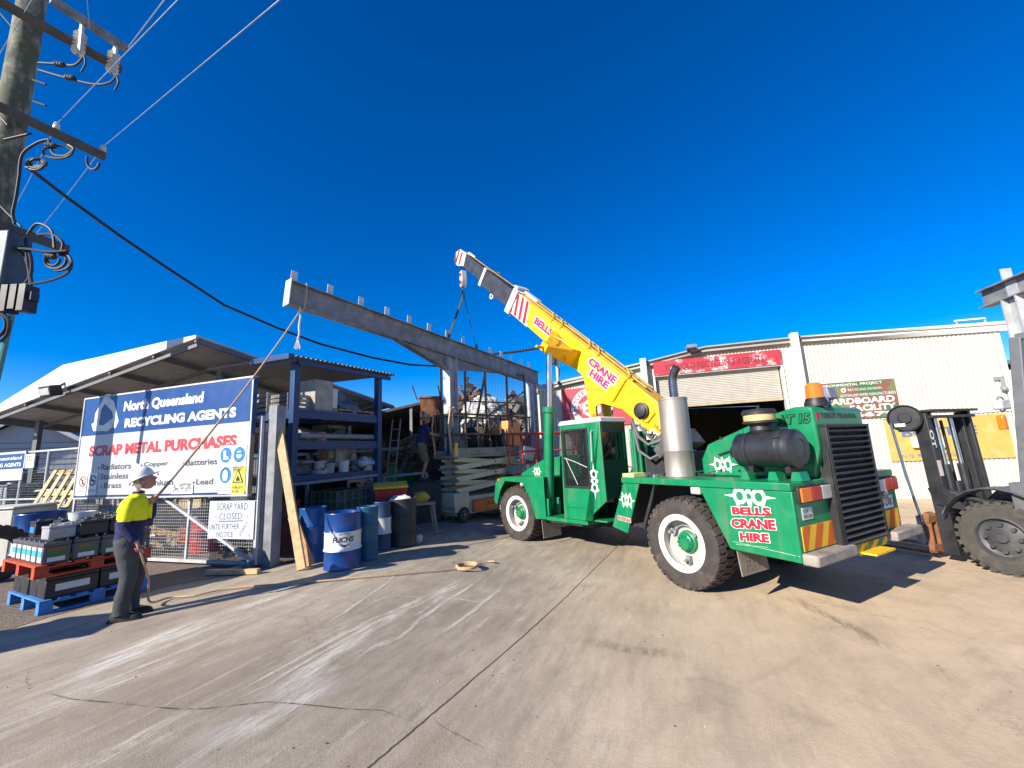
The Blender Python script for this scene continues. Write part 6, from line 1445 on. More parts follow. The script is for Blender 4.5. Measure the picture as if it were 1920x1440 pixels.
def loft(mb, rings, seg=20, wr=0.0, fr=8.0, cap=True):
    """rings of (x, y, z, rx, ry); wr adds cloth folds"""
    vs = []; fs = []; R2 = []
    for a, b in zip(rings, rings[1:]):
        for k in range(4): t = k / 4; R2.append(tuple(a[i] + (b[i] - a[i]) * t for i in range(5)))
    R2.append(rings[-1])
    for x, y, z, rx, ry in R2:
        for k in range(seg):
            a = 2 * math.pi * k / seg; p = V((x + rx * math.cos(a), y + ry * math.sin(a), z))
            if wr:
                f = 1 + wr * (mnoise.noise(V((p.x * fr, p.y * fr, p.z * fr * 1.6))) + 0.6 * mnoise.noise(V((p.x * fr * 2.3, p.y * fr * 2.3, p.z * fr * 4))))
                p.x = x + (p.x - x) * f; p.y = y + (p.y - y) * f
            vs.append(p)
    n = len(R2)
    for i in range(n - 1):
        for k in range(seg): fs.append((i * seg + k, i * seg + (k + 1) % seg, (i + 1) * seg + (k + 1) % seg, (i + 1) * seg + k))
    fs.append(tuple(range(seg))[::-1]); fs.append(tuple(range((n - 1) * seg, n * seg)))
    mb.add(vs, fs)
SKIN = mat('skin', (0.42, 0.20, 0.13), 0.6, var=0.1)
def head_mesh(mb, c, M3, s=1.0):
    """head centred on c; M3 turns +x to the facing way"""
    c = V(c); vs = []; fs = []; seg, rg = 24, 18
    for i in range(rg + 1):
        t = math.pi * i / rg
        for k in range(seg):
            a = 2 * math.pi * k / seg; d = V((math.sin(t) * math.cos(a), math.sin(t) * math.sin(a), math.cos(t)))
            p = V((d.x * 0.098, d.y * 0.078, d.z * 0.118))
            if d.z < 0: p.x *= 1 - 0.10 * (-d.z); p.y *= 1 - 0.28 * (-d.z); p.x += 0.018 * (-d.z)
            f = max(0, d.x) ** 8
            if abs(d.y) < 0.35:
                w_ = (1 - abs(d.y) / 0.35)
                p.x += w_ * max(0, d.x) * (0.030 * math.exp(-((d.z + 0.16) / 0.12) ** 2) + 0.012 * math.exp(-((d.z + 0.02) / 0.12) ** 2) + 0.010 * math.exp(-((d.z + 0.48) / 0.07) ** 2) + 0.014 * math.exp(-((d.z + 0.78) / 0.14) ** 2) - 0.008 * math.exp(-((d.z + 0.56) / 0.03) ** 2))
            if d.x > 0.4 and 0.2 < abs(d.y) < 0.6: p.x -= 0.010 * math.exp(-((d.z - 0.10) / 0.1) ** 2)
            vs.append(c + M3 @ (p * s))
    for i in range(rg):
        for k in range(seg): fs.append((i * seg + k, i * seg + (k + 1) % seg, (i + 1) * seg + (k + 1) % seg, (i + 1) * seg + k))
    mb.add(vs, fs)
    for s_ in (1, -1):
        e = c + M3 @ (V((-0.005, s_ * 0.079, -0.012)) * s)
        mb.sphere(e, 0.03 * s, 10, 8, sq=(0.75, 0.4, 1.15))
        mb.sphere(c + M3 @ (V((0.083, s_ * 0.032, 0.012)) * s), 0.011 * s, 8, 6)
def hand(mb, wrist, d, n, side, curl=0.6, s=1.0):
    """palm, four fingers and a thumb. d: way the fingers point, n: way the palm faces, side: way of the thumb"""
    wrist = V(wrist); d = V(d).normalized(); n = V(n).normalized(); side = V(side).normalized()
    chain(mb, [wrist - d * 0.03 * s, wrist + d * 0.03 * s, wrist + d * 0.085 * s], [(0.027 * s, 0.022 * s), (0.037 * s, 0.018 * s), (0.040 * s, 0.015 * s)])
    for i, ln in enumerate((0.075, 0.085, 0.078, 0.06)):
        o = wrist + d * (0.085 - 0.004 * abs(i - 1)) * s + side * (0.028 - 0.019 * i) * s
        pts = [o - d * 0.02 * s, o]; a = 0
        for k, f in enumerate((0.45, 0.32, 0.23)):
            a += curl * (0.8 + 0.12 * i + 0.1 * k); pts.append(pts[-1] + (d * math.cos(a) + n * math.sin(a)) * ln * f * s)
        chain(mb, pts, [0.0095 * s, 0.0095 * s, 0.009 * s, 0.008 * s, 0.0065 * s], 1)
    o = wrist + d * 0.03 * s + side * 0.030 * s
    chain(mb, [o - side * 0.01 * s, o + (d * 0.6 + side * 0.6 + n * 0.3) * 0.035 * s, o + (d * 0.9 + side * 0.45 + n * 0.6) * 0.062 * s], [0.013 * s, 0.011 * s, 0.008 * s], 1)
def rotz(a): return Matrix.Rotation(a, 3, 'Z')
# --- the man holding the tag line: drawn facing +x, standing on z=0
FT = GH(230, 1160)
PH = 1.0
MRZ = R_(28); MSC = 0.885
man = thing('person', 'person in white helmet, yellow and navy shirt and grey trousers holding a rope', 'person', FT, MRZ); man.scale = (MSC, MSC, MSC)
hip = V((0.0, 0, 0.92)); J = dict(pel=(0, 0, 0.93), wai=(-0.01, 0, 1.06), chest=(0.0, 0, 1.26), neck=(0.03, 0, 1.46), nk2=(0.055, 0, 1.53),
    hr=(0, -0.095, 0.9), kr=(0.045, -0.10, 0.48), ar=(0.0, -0.105, 0.10), tr=(0.14, -0.11, 0.045), hl=(0, 0.095, 0.9), kl=(0.075, 0.10, 0.48), al=(0.045, 0.105, 0.10), tl=(0.19, 0.11, 0.045),
    sr=(0.0, -0.19, 1.40), er=(-0.02, -0.25, 1.12), wr=(0.13, -0.26, 0.90), sl=(0.0, 0.19, 1.40), el=(0.13, 0.19, 1.14), wl=(0.17, 0.04, 1.37))
def skel(names, edges, rad, mb, sub=2, root=0):
    vs, fs = skin_mesh([J[n] for n in names], [(names.index(a), names.index(b)) for a, b in edges], [rad[n] for n in names], sub, root); mb.add(vs, fs); return vs, fs
HEADC = V((0.085, 0, 1.635)); tilt = Matrix.Rotation(R_(-24), 3, 'Y')
body = MB()
nm = ['pel', 'wai', 'chest', 'neck', 'nk2', 'hr', 'kr', 'ar', 'tr', 'hl', 'kl', 'al', 'tl', 'sr', 'er', 'wr', 'sl', 'el', 'wl']
eg = [('pel', 'wai'), ('wai', 'chest'), ('chest', 'neck'), ('neck', 'nk2'), ('pel', 'hr'), ('hr', 'kr'), ('kr', 'ar'), ('ar', 'tr'), ('pel', 'hl'), ('hl', 'kl'), ('kl', 'al'), ('al', 'tl'), ('chest', 'sr'), ('sr', 'er'), ('er', 'wr'), ('chest', 'sl'), ('sl', 'el'), ('el', 'wl')]
rb_ = dict(pel=(0.10, 0.085), wai=(0.115, 0.095), chest=(0.15, 0.11), neck=0.06, nk2=0.055, hr=0.08, kr=0.055, ar=0.038, tr=0.035, hl=0.08, kl=0.055, al=0.038, tl=0.035, sr=0.06, er=0.042, wr=0.028, sl=0.06, el=0.042, wl=0.028)
skel(nm, eg, rb_, body); head_mesh(body, HEADC, tilt)
hand(body, J['wr'], (0.25, 0.05, -1), (0.0, 1, 0), (1, 0, 0), 0.5); hand(body, J['wl'], (0.3, -0.5, 0.75), (0.6, -0.2, -0.4), (0.2, -0.8, 0.4), 1.2)
body.build('body', SKIN, man, smooth=60)
def shirt_mat():
    m, n, b, L = nodes_of('shirt_cloth'); t = NT(n)
    oc = t.new('ShaderNodeTexCoord').outputs['Object']; w_ = t.noise(oc, 9, 4, 0.6, 0.4)
    b.inputs['Roughness'].default_value = 0.85
    bp = t.new('ShaderNodeBump'); bp.inputs['Strength'].default_value = 0.6; bp.inputs['Distance'].default_value = 0.03; L.new(w_, bp.inputs['Height']); L.new(bp.outputs[0], b.inputs['Normal'])
    return m, b
YSH, b_ = shirt_mat(); YSH.name = 'hi_vis_two_tone_cloth'; t_ = NT(YSH.node_tree)
xyz = t_.new('ShaderNodeSeparateXYZ'); YSH.node_tree.links.new(t_.new('ShaderNodeTexCoord').outputs['Object'], xyz.inputs[0])
yl = t_.math('MULTIPLY', t_.math('GREATER_THAN', t_.math('ADD', xyz.outputs[2], t_.math('MULTIPLY', xyz.outputs[0], 0.12)), 1.165), t_.math('LESS_THAN', t_.math('ADD', xyz.outputs[0], t_.math('MULTIPLY', xyz.outputs[1], 0.2)), 0.185))
yl = t_.math('MULTIPLY', yl, t_.math('LESS_THAN', xyz.outputs[2], 1.478))
YSH.node_tree.links.new(t_.mix(yl, (0.012, 0.014, 0.075), (0.80, 0.80, 0.008)), b_.inputs['Base Color'])
NSH, b_ = shirt_mat(); NSH.name = 'navy_cloth'; b_.inputs['Base Color'].default_value = (0.015, 0.018, 0.075, 1)
sh = MB(); J2 = dict(J)
loft(sh, [(-0.015, 0, 0.835, 0.135, 0.178), (-0.015, 0, 0.92, 0.14, 0.183), (-0.012, 0, 1.05, 0.138, 0.178), (-0.002, 0, 1.2, 0.145, 0.188), (0.0, 0, 1.32, 0.14, 0.198), (0.008, 0, 1.40, 0.118, 0.180), (0.018, 0, 1.445, 0.09, 0.125), (0.03, 0, 1.475, 0.066, 0.075), (0.04, 0, 1.505, 0.062, 0.066)], 26, 0.075, 7)
for S_, E_, W_2 in (('sr', 'er', 'wr'), ('sl', 'el', 'wl')):
    a_, b2_, c_2 = V(J[S_]), V(J[E_]), V(J[W_2]); c_2 = b2_.lerp(c_2, 0.93); sg_2 = V((0, 1 if a_.y > 0 else -1, 0))
    chain(sh, [a_ - sg_2 * 0.07 + V((0, 0, -0.01)), a_ - sg_2 * 0.01 + V((0, 0, -0.02)), a_.lerp(b2_, 0.5) + sg_2 * 0.005, b2_, b2_.lerp(c_2, 0.5), c_2], [0.085, 0.086, 0.074, 0.066, 0.06, 0.05])
for v in sh.v:
    k = mnoise.noise(v * 9) * 0.010 + mnoise.noise(v * 21) * 0.004; v.x += k; v.y += k * 0.7
sh.build('shirt', YSH, man, smooth=70)
tr = MB(); J.update(J2)
for S_ in ('r', 'l'):
    h3, k3, a3 = V(J['h' + S_]), V(J['k' + S_]), V(J['a' + S_]); sg_3 = 1 if S_ == 'l' else -1
    loft(tr, [(-0.01, sg_3 * 0.06, 1.0, 0.115, 0.11), (-0.015, sg_3 * 0.075, 0.9, 0.128, 0.105), (h3.x, h3.y, 0.80, 0.118, 0.098), (h3.lerp(k3, 0.5).x, h3.lerp(k3, 0.5).y, 0.66, 0.098, 0.09), (k3.x, k3.y, 0.48, 0.083, 0.08), (k3.lerp(a3, 0.5).x - 0.015, k3.lerp(a3, 0.5).y, 0.28, 0.08, 0.075), (a3.x, a3.y, 0.12, 0.076, 0.07), (a3.x + 0.005, a3.y, 0.075, 0.084, 0.076)], 20, 0.10, 8)
tr.build('trousers', mat('grey_trousers', (0.05, 0.053, 0.056), 0.9, var=0.25, bump=0.3, bscale=25), man, smooth=70)
def boots(parent, pairs, M_, z=0.0):
    for (x, y, rz_) in pairs:
        m = MB(Matrix.Translation((x, y, z)) @ Matrix.Rotation(rz_, 4, 'Z'))
        
        rows = []
        for xx, hw_, zt in ((-0.09, 0.028, 0.10), (-0.075, 0.038, 0.14), (-0.03, 0.042, 0.145), (0.02, 0.042, 0.13), (0.07, 0.047, 0.105), (0.12, 0.050, 0.085), (0.16, 0.047, 0.075), (0.19, 0.036, 0.06), (0.205, 0.018, 0.04)):
            rows.append([(xx, hw_ * math.cos(a) * (1.0 if math.sin(a) < 0.5 else 0.95), 0.022 + (zt - 0.022) * max(0, math.sin(a)) ** 0.6) for a in [math.pi * k / 10 for k in range(11)]])
        k0 = [p for r_ in rows for p in r_]; nn = 11
        m.add(k0, [(i * nn + k, i * nn + k + 1, (i + 1) * nn + k + 1, (i + 1) * nn + k) for i in range(len(rows) - 1) for k in range(nn - 1)] + [tuple(range(nn)), tuple(range((len(rows) - 1) * nn, len(rows) * nn))[::-1]])
        m.prism([(x_, y_, 0.0) for x_, y_ in ((-0.115, -0.035), (-0.09, -0.05), (0.02, -0.047), (0.12, -0.055), (0.19, -0.042), (0.215, 0), (0.19, 0.042), (0.12, 0.055), (0.02, 0.047), (-0.09, 0.05), (-0.115, 0.035))], (0, 0, 0.024)); m.build('boot', M_, parent)
BOOT = mat('boot_leather', (0.022, 0.018, 0.016), 0.7, var=0.4, stain=(0.1, 0.08, 0.06), stain_amt=0.3)
boots(man, ((0.0, -0.105, -0.06), (0.05, 0.105, 0.08)), BOOT)
m = MB(); Mh = tilt
hp = [(0.128, 0.0), (0.127, 0.03), (0.117, 0.075), (0.09, 0.115), (0.05, 0.137), (0.0, 0.145)]
m.lathe(hp, (0, 0, 0), (0, 0, 1), 28)
m.prism([(0.06, -0.105, 0.0), (0.12, -0.085, 0.0), (0.165, -0.05, -0.008), (0.18, 0, -0.01), (0.165, 0.05, -0.008), (0.12, 0.085, 0.0), (0.06, 0.105, 0)], (0, 0, 0.01)); m.lathe([(0.128, 0), (0.133, -0.004), (0.133, 0.006), (0.128, 0.012)], (0, 0, 0), (0, 0, 1), 28)
m.prism([(-0.11, 0.02, 0.08), (0.11, 0.02, 0.08), (0.06, 0.02, 0.14), (-0.06, 0.02, 0.14)], (0, -0.04, 0))
m.v = [HEADC + tilt @ (v + V((-0.01, 0, 0.045))) for v in m.v]; m.build('helmet', mat('helmet_white', (0.78, 0.77, 0.75), 0.35, var=0.04), man)
m = MB(); hr_ = [(0.088, -0.06), (0.1, -0.02), (0.1, 0.04)]
for k in range(16):
    a = R_(110 + 140 * k / 15); p = V((0.094 * math.cos(a) - 0.005, 0.083 * math.sin(a), 0)); m.tube([HEADC + tilt @ (p + V((0, 0, 0.05))), HEADC + tilt @ (p * 1.02 + V((0, 0, -0.02))), HEADC + tilt @ (p * 0.9 + V((-0.005, 0, -0.07)))], 0.015, 6)
m.build('hair', mat('grey_hair', (0.30, 0.26, 0.21), 0.8, var=0.3), man)
WRW = Matrix.Translation(FT) @ Matrix.Rotation(MRZ, 4, 'Z') @ Matrix.Scale(MSC, 4)
HL = WRW @ (V(J2['wl']) + V((0.06, -0.05, 0.06))); HR = WRW @ (V(J2['wr']) + V((0.03, 0.02, -0.10)))
# tag line up to the beam
kn = BA + V((0.02, -0.05, -0.55)) + bdir * 0.25
m = MB(); m.tube([x - HL for x in sag(HL, kn, 0.10, 20)], 0.014, 8); o = m.build('tag_line', ROPE); o.location = HL; tag(o, 'rope running from the raised hand of the helmeted person up to the beam', 'rope')
m = MB(); m.tube([(0, 0, 0.05), (0.02, 0, -0.15), (-0.01, 0.01, -0.35), (0.01, 0, -0.5), (-0.02, 0, -0.62)], 0.02, 8); 
for k in range(7): m.tube([(-0.02, 0, -0.6), (-0.05 + 0.02 * k - 0.03, 0.01 * (k % 3), -0.8 - 0.02 * (k % 2))], 0.009, 5)
o = m.build('rope_tail', mat('bleached_rope', (0.55, 0.52, 0.47), 0.95, bump=0.3)); o.location = kn + V((0.0, -0.03, 0)); tag(o, 'frayed pale rope end hanging below the near tip of the beam', 'rope')
m = MB(); c = BA + bdir * 0.3 - bup * BH / 2; m.tube([c + bside * (0.13 * math.cos(i * math.pi / 8) * (1 if True else 1)) + bup * (BH / 2 + 0.03) * max(-1, min(1, 1.5 * math.sin(i * math.pi / 8))) - c for i in range(17)], 0.016, 6); o = m.build('rope_lashing', ROPE); o.location = c; tag(o, 'loop of rope lashed round the near end of the beam', 'rope')
# rope on the ground
gp_ = [(271, 1062), (268, 1085), (285, 1112), (318, 1124), (365, 1120), (420, 1108), (480, 1102), (560, 1096), (640, 1089), (720, 1082), (800, 1075), (860, 1069), (905, 1059)]
pts = [HR] + [GH(x, y) + V((0, 0, 0.022)) for x, y in gp_[3:]]
h1 = HR.lerp(pts[1], 0.33) + V((0.02, -0.04, -0.33)); h2_ = HR.lerp(pts[1], 0.66) + V((-0.04, -0.08, -0.30))
h1.z = 0.62; h2_.z = 0.33
cp_ = [HR, h1, h2_] + pts[1:]
def crom(P, n=6):
    out = []
    for i in range(len(P) - 1):
        a, b, c, d = P[max(i - 1, 0)], P[i], P[i + 1], P[min(i + 2, len(P) - 1)]
        for k in range(n):
            t = k / n; out.append(0.5 * (2 * b + (c - a) * t + (2 * a - 5 * b + 4 * c - d) * t * t + (3 * b - a - 3 * c + d) * t ** 3))
    return out + [P[-1]]
m = MB(); m.tube([p - HR for p in crom(cp_)], 0.011, 8)
cc = GH(876, 1068); m.tube([cc - HR + V((0.16 * math.cos(i * 0.5), 0.16 * math.sin(i * 0.5), 0.03 + 0.0013 * i)) for i in range(34)], 0.016, 8); e = GH(915, 1056)
for k in range(4): m.tube([e - HR + V((0, 0, 0.03)), e - HR + V((0.06 + 0.02 * k, 0.05 - 0.03 * k, 0.03))], 0.012, 5)
o = m.build('ground_rope', ROPE); o.location = HR; tag(o, 'tan rope lying across the concrete and coiled at its far end', 'rope')

# --- the second man at the lift, seen from behind
Q = D(792, 890, 10.9); Qf = V((Q.x, Q.y, Q.z - 0.17))
man2 = thing('person', 'person in brimmed hat, navy t-shirt and khaki shorts climbing beside the lift', 'person', Qf, R_(30))
J = dict(pel=(-0.02, 0, 0.88), wai=(0.0, 0, 1.03), chest=(0.05, 0, 1.24), neck=(0.09, 0, 1.43), nk2=(0.11, 0, 1.5), hr=(-0.02, -0.095, 0.86), kr=(0.07, -0.11, 0.47), ar=(-0.05, -0.12, 0.1), tr=(0.1, -0.13, 0.045), hl=(-0.02, 0.095, 0.86), kl=(0.16, 0.11, 0.5), al=(0.04, 0.12, 0.12), tl=(0.18, 0.13, 0.05),
    sr=(0.05, -0.19, 1.38), er=(0.18, -0.28, 1.17), wr=(0.42, -0.22, 1.14), sl=(0.06, 0.19, 1.38), el=(0.24, 0.24, 1.2), wl=(0.46, 0.16, 1.22))
body = MB(); nm = ['pel', 'wai', 'chest', 'neck', 'nk2', 'hr', 'kr', 'ar', 'tr', 'hl', 'kl', 'al', 'tl', 'sr', 'er', 'wr', 'sl', 'el', 'wl']
rb2 = dict(rb_); skel(nm, eg, rb2, body); HC2 = V((0.135, 0, 1.60)); head_mesh(body, HC2, rotz(0))
hand(body, J['wr'], (1, 0, 0.1), (0, 0.3, -1), (0, 1, 0), 0.9); hand(body, J['wl'], (1, 0, 0.1), (0, -0.3, -1), (0, -1, 0), 0.9)
body.build('body', SKIN, man2, smooth=60)
sh = MB(); J2 = dict(J)
loft(sh, [(-0.03, 0, 0.85, 0.135, 0.175), (-0.015, 0, 1.0, 0.138, 0.172), (0.03, 0, 1.2, 0.142, 0.188), (0.05, 0, 1.31, 0.135, 0.196), (0.065, 0, 1.39, 0.11, 0.175), (0.085, 0, 1.44, 0.07, 0.09), (0.095, 0, 1.465, 0.062, 0.066)], 24, 0.05, 7)
for S_, E_ in (('sr', 'er'), ('sl', 'el')):
    a_, b2_ = V(J[S_]), V(J[E_]); sg_2 = V((0, 1 if a_.y > 0 else -1, 0)); chain(sh, [a_ - sg_2 * 0.07, a_ - sg_2 * 0.01 + V((0, 0, -0.02)), a_.lerp(b2_, 0.45), a_.lerp(b2_, 0.8)], [0.085, 0.086, 0.078, 0.076])
sh.build('shirt', NSH, man2, smooth=70)
J.update(J2)
tr = MB()
for S_ in ('r', 'l'):
    h3, k3 = V(J['h' + S_]), V(J['k' + S_]); sg_3 = 1 if S_ == 'l' else -1; e3 = h3.lerp(k3, 0.9)
    loft(tr, [(-0.03, sg_3 * 0.06, 0.98, 0.115, 0.11), (-0.03, sg_3 * 0.075, 0.88, 0.125, 0.105), (h3.x, h3.y, 0.78, 0.118, 0.098), (e3.x, e3.y, e3.z, 0.105, 0.1)], 20, 0.07, 8)
tr.build('shorts', mat('khaki_cloth', (0.17, 0.125, 0.075), 0.9, var=0.2, bump=0.2), man2, smooth=70)
boots(man2, ((-0.04, -0.12, 0), (0.05, 0.12, 0)), BOOT)
m = MB(); m.lathe([(0, 0.11), (0.06, 0.108), (0.09, 0.09), (0.1, 0.03), (0.12, 0.02), (0.185, -0.01), (0.186, -0.004), (0.12, 0.03)], HC2 + V((0, 0, 0.04)), (0, 0, 1), 26); m.build('hat', mat('straw_hat', (0.34, 0.27, 0.18), 0.8, var=0.2), man2)
# step he stands on
m = MB(); m.box(-0.5, 0.35, -0.4, 0.4, 0, Qf.z - hgt(Qf.x) - 0.03); m.box(-0.55, 0.4, -0.45, 0.45, Qf.z - hgt(Qf.x) - 0.03, Qf.z - hgt(Qf.x))
o = m.build('steel_bin', mat('dark_bin', (0.045, 0.045, 0.048), 0.8, var=0.4), bevel=0.01); o.location = (Qf.x, Qf.y, hgt(Qf.x)); o.rotation_euler = (0, 0, R_(30)); tag(o, 'dark steel bin under the person in the brimmed hat', 'bin')

# ================================================================ DRUMS AND BINS
def drum(name, label, loc, r, h, Mb, Mm=None, band=None, group=None, open_=True, text=None, face=0):
    t = thing(name, label, 'drum', loc, face, group)
    hs_ = h / 3
    def seg_prof(z0, z1): return [(r, z0), (r, z1)]
    pr = [(0, 0.01), (r - 0.01, 0.01), (r, 0.0), (r + 0.006, 0.01), (r, 0.03), (r, hs_ - 0.03), (r + 0.012, hs_), (r, hs_ + 0.03), (r, 2 * hs_ - 0.03), (r + 0.012, 2 * hs_), (r, 2 * hs_ + 0.03), (r, h - 0.03), (r + 0.008, h - 0.01), (r + 0.003, h), (r - 0.012, h - 0.005), (r - 0.016, h - 0.04), (0, h - 0.04)]
    mis = [1 if band and (hs_ * 1.0 <= (a[1] + b[1]) / 2 <= 2 * hs_) else 0 for a, b in zip(pr, pr[1:])]
    m = MB(); m.lathe(pr, (0, 0, 0), (0, 0, 1), 40, mis=mis); sh_ = m.build('shell', [Mb, Mm or Mb], t)
    m = MB(); m.cyl((r * 0.6, 0, h - 0.04), (r * 0.6, 0, h - 0.015), 0.03); m.cyl((-r * 0.6, 0.05, h - 0.04), (-r * 0.6, 0.05, h - 0.02), 0.02); m.build('bung', GREY, t)
    if text:
        m = MB(); vs, fs, asp = text_mesh(text, 0.03, 0.12); hh = 0.075; ww = hh * asp
        P = lambda u, v: V(((r + 0.003) * math.sin(u / r), -(r + 0.003) * math.cos(u / r), v))
        m.add([P((a - 0.5) * ww, 1.47 * hs_ + b * hh) for a, b in vs], fs)
        for s_, z in ((1, 1.47 * hs_ + 0.13), (-1, 1.47 * hs_ - 0.05)):
            n = 14; vs = []
            for i in range(n + 1):
                a = -1 + 2 * i / n; wd = 0.028 * (1 - abs(a)) + 0.002; zz = z - s_ * 0.035 * a * a; vs += [P(a * 0.09 + 0.02, zz - wd / 2), P(a * 0.09 + 0.02, zz + wd / 2)]
            m.add(vs, [(2 * i, 2 * i + 1, 2 * i + 3, 2 * i + 2) for i in range(n)])
        m.build('lettering', BLKP, sh_, smooth=0)
    return t
DB = mat('drum_blue', (0.002, 0.045, 0.20), 0.35, var=0.12, stain=(0.06, 0.08, 0.15), stain_amt=0.2, coat=0.2); DB2 = mat('drum_light_blue', (0.006, 0.07, 0.25), 0.4, var=0.15, stain=(0.05, 0.08, 0.12), stain_amt=0.25); DT = mat('drum_teal', (0.008, 0.09, 0.17), 0.5, var=0.15); DWH = mat('drum_white', (0.60, 0.60, 0.62), 0.4, var=0.08, stain=(0.35, 0.33, 0.3), stain_amt=0.2); DBK = mat('drum_black', (0.03, 0.03, 0.032), 0.6, var=0.4, stain=(0.13, 0.12, 0.11), stain_amt=0.35)
def stand(xl, xr, ybot, ytop):
    """radius and height of an upright drum from its edges and base line in the photograph"""
    xm = (xl + xr) / 2; p = GH(xm, ybot)
    for _ in range(6):
        a = D(xl, ybot, p.y); b = D(xr, ybot, p.y); r = (b.x - a.x) / 2 / math.hypot(1, p.x / p.y) ; c = GH(xm, ybot); dirv = V((c.x, c.y, 0)).normalized(); p = c + dirv * r
    h = D(xm, ytop, p.y - 0.5 * r).z - hgt(p.x)
    return V((p.x, p.y, hgt(p.x))), r, h
p, r, h = stand(606.5, 677, 1071, 961); drum('oil_drum', 'blue oil drum with a white band and printed emblem, nearest of the drums', p, r, h, DB, DWH, True, text='FUCHS', face=math.atan2(p.y, p.x) - math.pi / 2 + 0.02)
p, r, h = stand(558, 610, 1058, 952); drum('oil_drum', 'plain blue drum behind the two leaning planks', p, r, h, DB2)
p, r, h = stand(668, 709, 1052, 950); drum('oil_drum', 'teal blue plastic drum right behind the banded drum', p, r, h, DT)
p, r, h = stand(684, 720, 1040, 944); drum('oil_drum', 'dark blue drum with a white band behind the teal drum', p + V((0.05, 0.25, 0)), r, h, mat('drum_navy', (0.02, 0.05, 0.12), 0.5), DWH, True)
p, r, h = stand(727, 781, 1027, 935); drum('oil_drum', 'black dented drum with a bag in it beside the red bin', p, r, h, DBK)
BK = p
m = MB(); m.sphere((0, 0, 0), 0.17, 16, 10, jit=0.5, sq=(1.2, 1, 0.5)); o = m.build('plastic_bag', mat('bag_white', (0.6, 0.58, 0.55), 0.5, bump=0.3)); o.location = p + V((0, 0, h - 0.03)); tag(o, 'crumpled pale bag on top of the black drum', 'bag')
p = GH(700, 1020) + V((0, 0.25, 0))
wb = thing('wheelie_bin', 'red bin with a yellow lid behind the black drum', 'bin', V((p.x + .15, p.y + .3, hgt(p.x))), R_(20))
m = MB(); m.prism([(-0.27, -0.30, 0.05), (0.27, -0.30, 0.05), (0.27, 0.25, 0.05), (-0.27, 0.25, 0.05)], (0, 0, 0.01)); 
vs = [(-0.25, -0.27, 0.03), (0.25, -0.27, 0.03), (0.25, 0.22, 0.03), (-0.25, 0.22, 0.03), (-0.31, -0.36, 0.98), (0.31, -0.36, 0.98), (0.31, 0.32, 0.98), (-0.31, 0.32, 0.98)]
m.add(vs, [(0, 3, 2, 1), (4, 5, 6, 7), (0, 1, 5, 4), (1, 2, 6, 5), (2, 3, 7, 6), (3, 0, 4, 7)]); m.build('bin_body', REDPAINT, wb, bevel=0.02)
m = MB(); m.prism([(-0.33, -0.40, 0.985), (-0.33, 0.36, 0.985), (-0.33, 0.36, 1.05), (-0.33, -0.0, 1.10), (-0.33, -0.40, 1.03)], (0.66, 0, 0)); m.build('lid', YELS, wb, bevel=0.02)
for x in (-0.24, 0.24): m = MB(); m.cyl((x - 0.03, 0.25, 0.1), (x + 0.03, 0.25, 0.1), 0.1); m.build('wheel', RUBBER, wb)
p = GH(797, 1006); st = thing('work_stool', 'small grey stool with a yellow sponge right of the black drum', 'stool', p + V((-0.12, 0.35, 0)), R_(25))
m = MB(); m.box(-0.3, 0.25, -0.15, 0.15, 0.6, 0.64); m.build('seat', GREYWOOD, st)
for x, y in ((-0.25, -0.12), (0.2, -0.12), (-0.25, 0.12), (0.2, 0.12)): m = MB(); m.bar((x * 1.35, y * 1.2, 0), (x, y, 0.6), 0.05); m.build('leg', GREYWOOD, st)
m = MB(); m.sphere((-0.05, 0, 0.74), 0.15, 12, 8, jit=0.5, sq=(1.2, .8, .8)); o = m.build('yellow_sack', mat('yellow_sack', (0.5, 0.36, 0.05), 0.8, bump=0.3)); o.location = st.location; tag(o, 'yellow crumpled sack lying on the small stool', 'sack')
m = MB(); m.sphere((0, 0, 0.06), 0.09, 12, 8, jit=0.6); o = m.build('crumpled_paper', WHITE); o.location = GH(784, 1017); tag(o, 'crumpled white paper on the ground beside the black drum', 'litter')
# ================================================================ PALLETS AND BATTERIES
def pallet_mesh(t, L, Wd, h, M_, M2=None, slats=7):
    m = MB()
    for i in range(slats): x = i * (L - 0.1) / (slats - 1); m.box(x, x + 0.1, 0, Wd, h - 0.02, h)
    m.build('top_board', M_, t, bevel=0.003)
    m = MB()
    for y in (0, Wd / 2 - 0.05, Wd - 0.1):
        for x in (0.0, L / 2 - 0.06, L - 0.12): m.box(x + .002, x + 0.118, y + .002, y + 0.098, 0.022, h - 0.042)
        m.box(0, L, y, y + 0.1, h - 0.04, h - 0.021)
    m.build('block', M2 or M_, t)
    m = MB()
    for y in (0, Wd / 2 - 0.05, Wd - 0.1): m.box(0, L, y, y + 0.1, 0, 0.02)
    m.build('bottom_board', M_, t)
K0 = GH(70, 1157); PRZ = R_(62); PX, PY = dir_frame(PRZ); PL_ = 1.02
K0.z += 0.006
PWd = 1.1
BLP = mat('blue_pallet', (0.05, 0.20, 0.50), 0.7, var=0.3, stain=(0.08, 0.08, 0.09), stain_amt=0.25, scale=9); RDP = mat('red_pallet', (0.45, 0.055, 0.02), 0.75, var=0.3, stain=(0.12, 0.05, 0.03), stain_amt=0.3, scale=9)
bp_ = thing('pallet', 'blue timber pallet on the ground under the black batteries', 'pallet', K0, PRZ); pallet_mesh(bp_, PL_, PWd, 0.15, BLP)
def W(x, y, z): return K0 + PX * x + PY * y + V((0, 0, z))
BATK = mat('battery_black', (0.022, 0.022, 0.024), 0.45, var=0.3, stain=(0.09, 0.085, 0.08), stain_amt=0.3); BATG = mat('battery_grey', (0.085, 0.085, 0.09), 0.5, var=0.25, stain=(0.16, 0.15, 0.14), stain_amt=0.3)
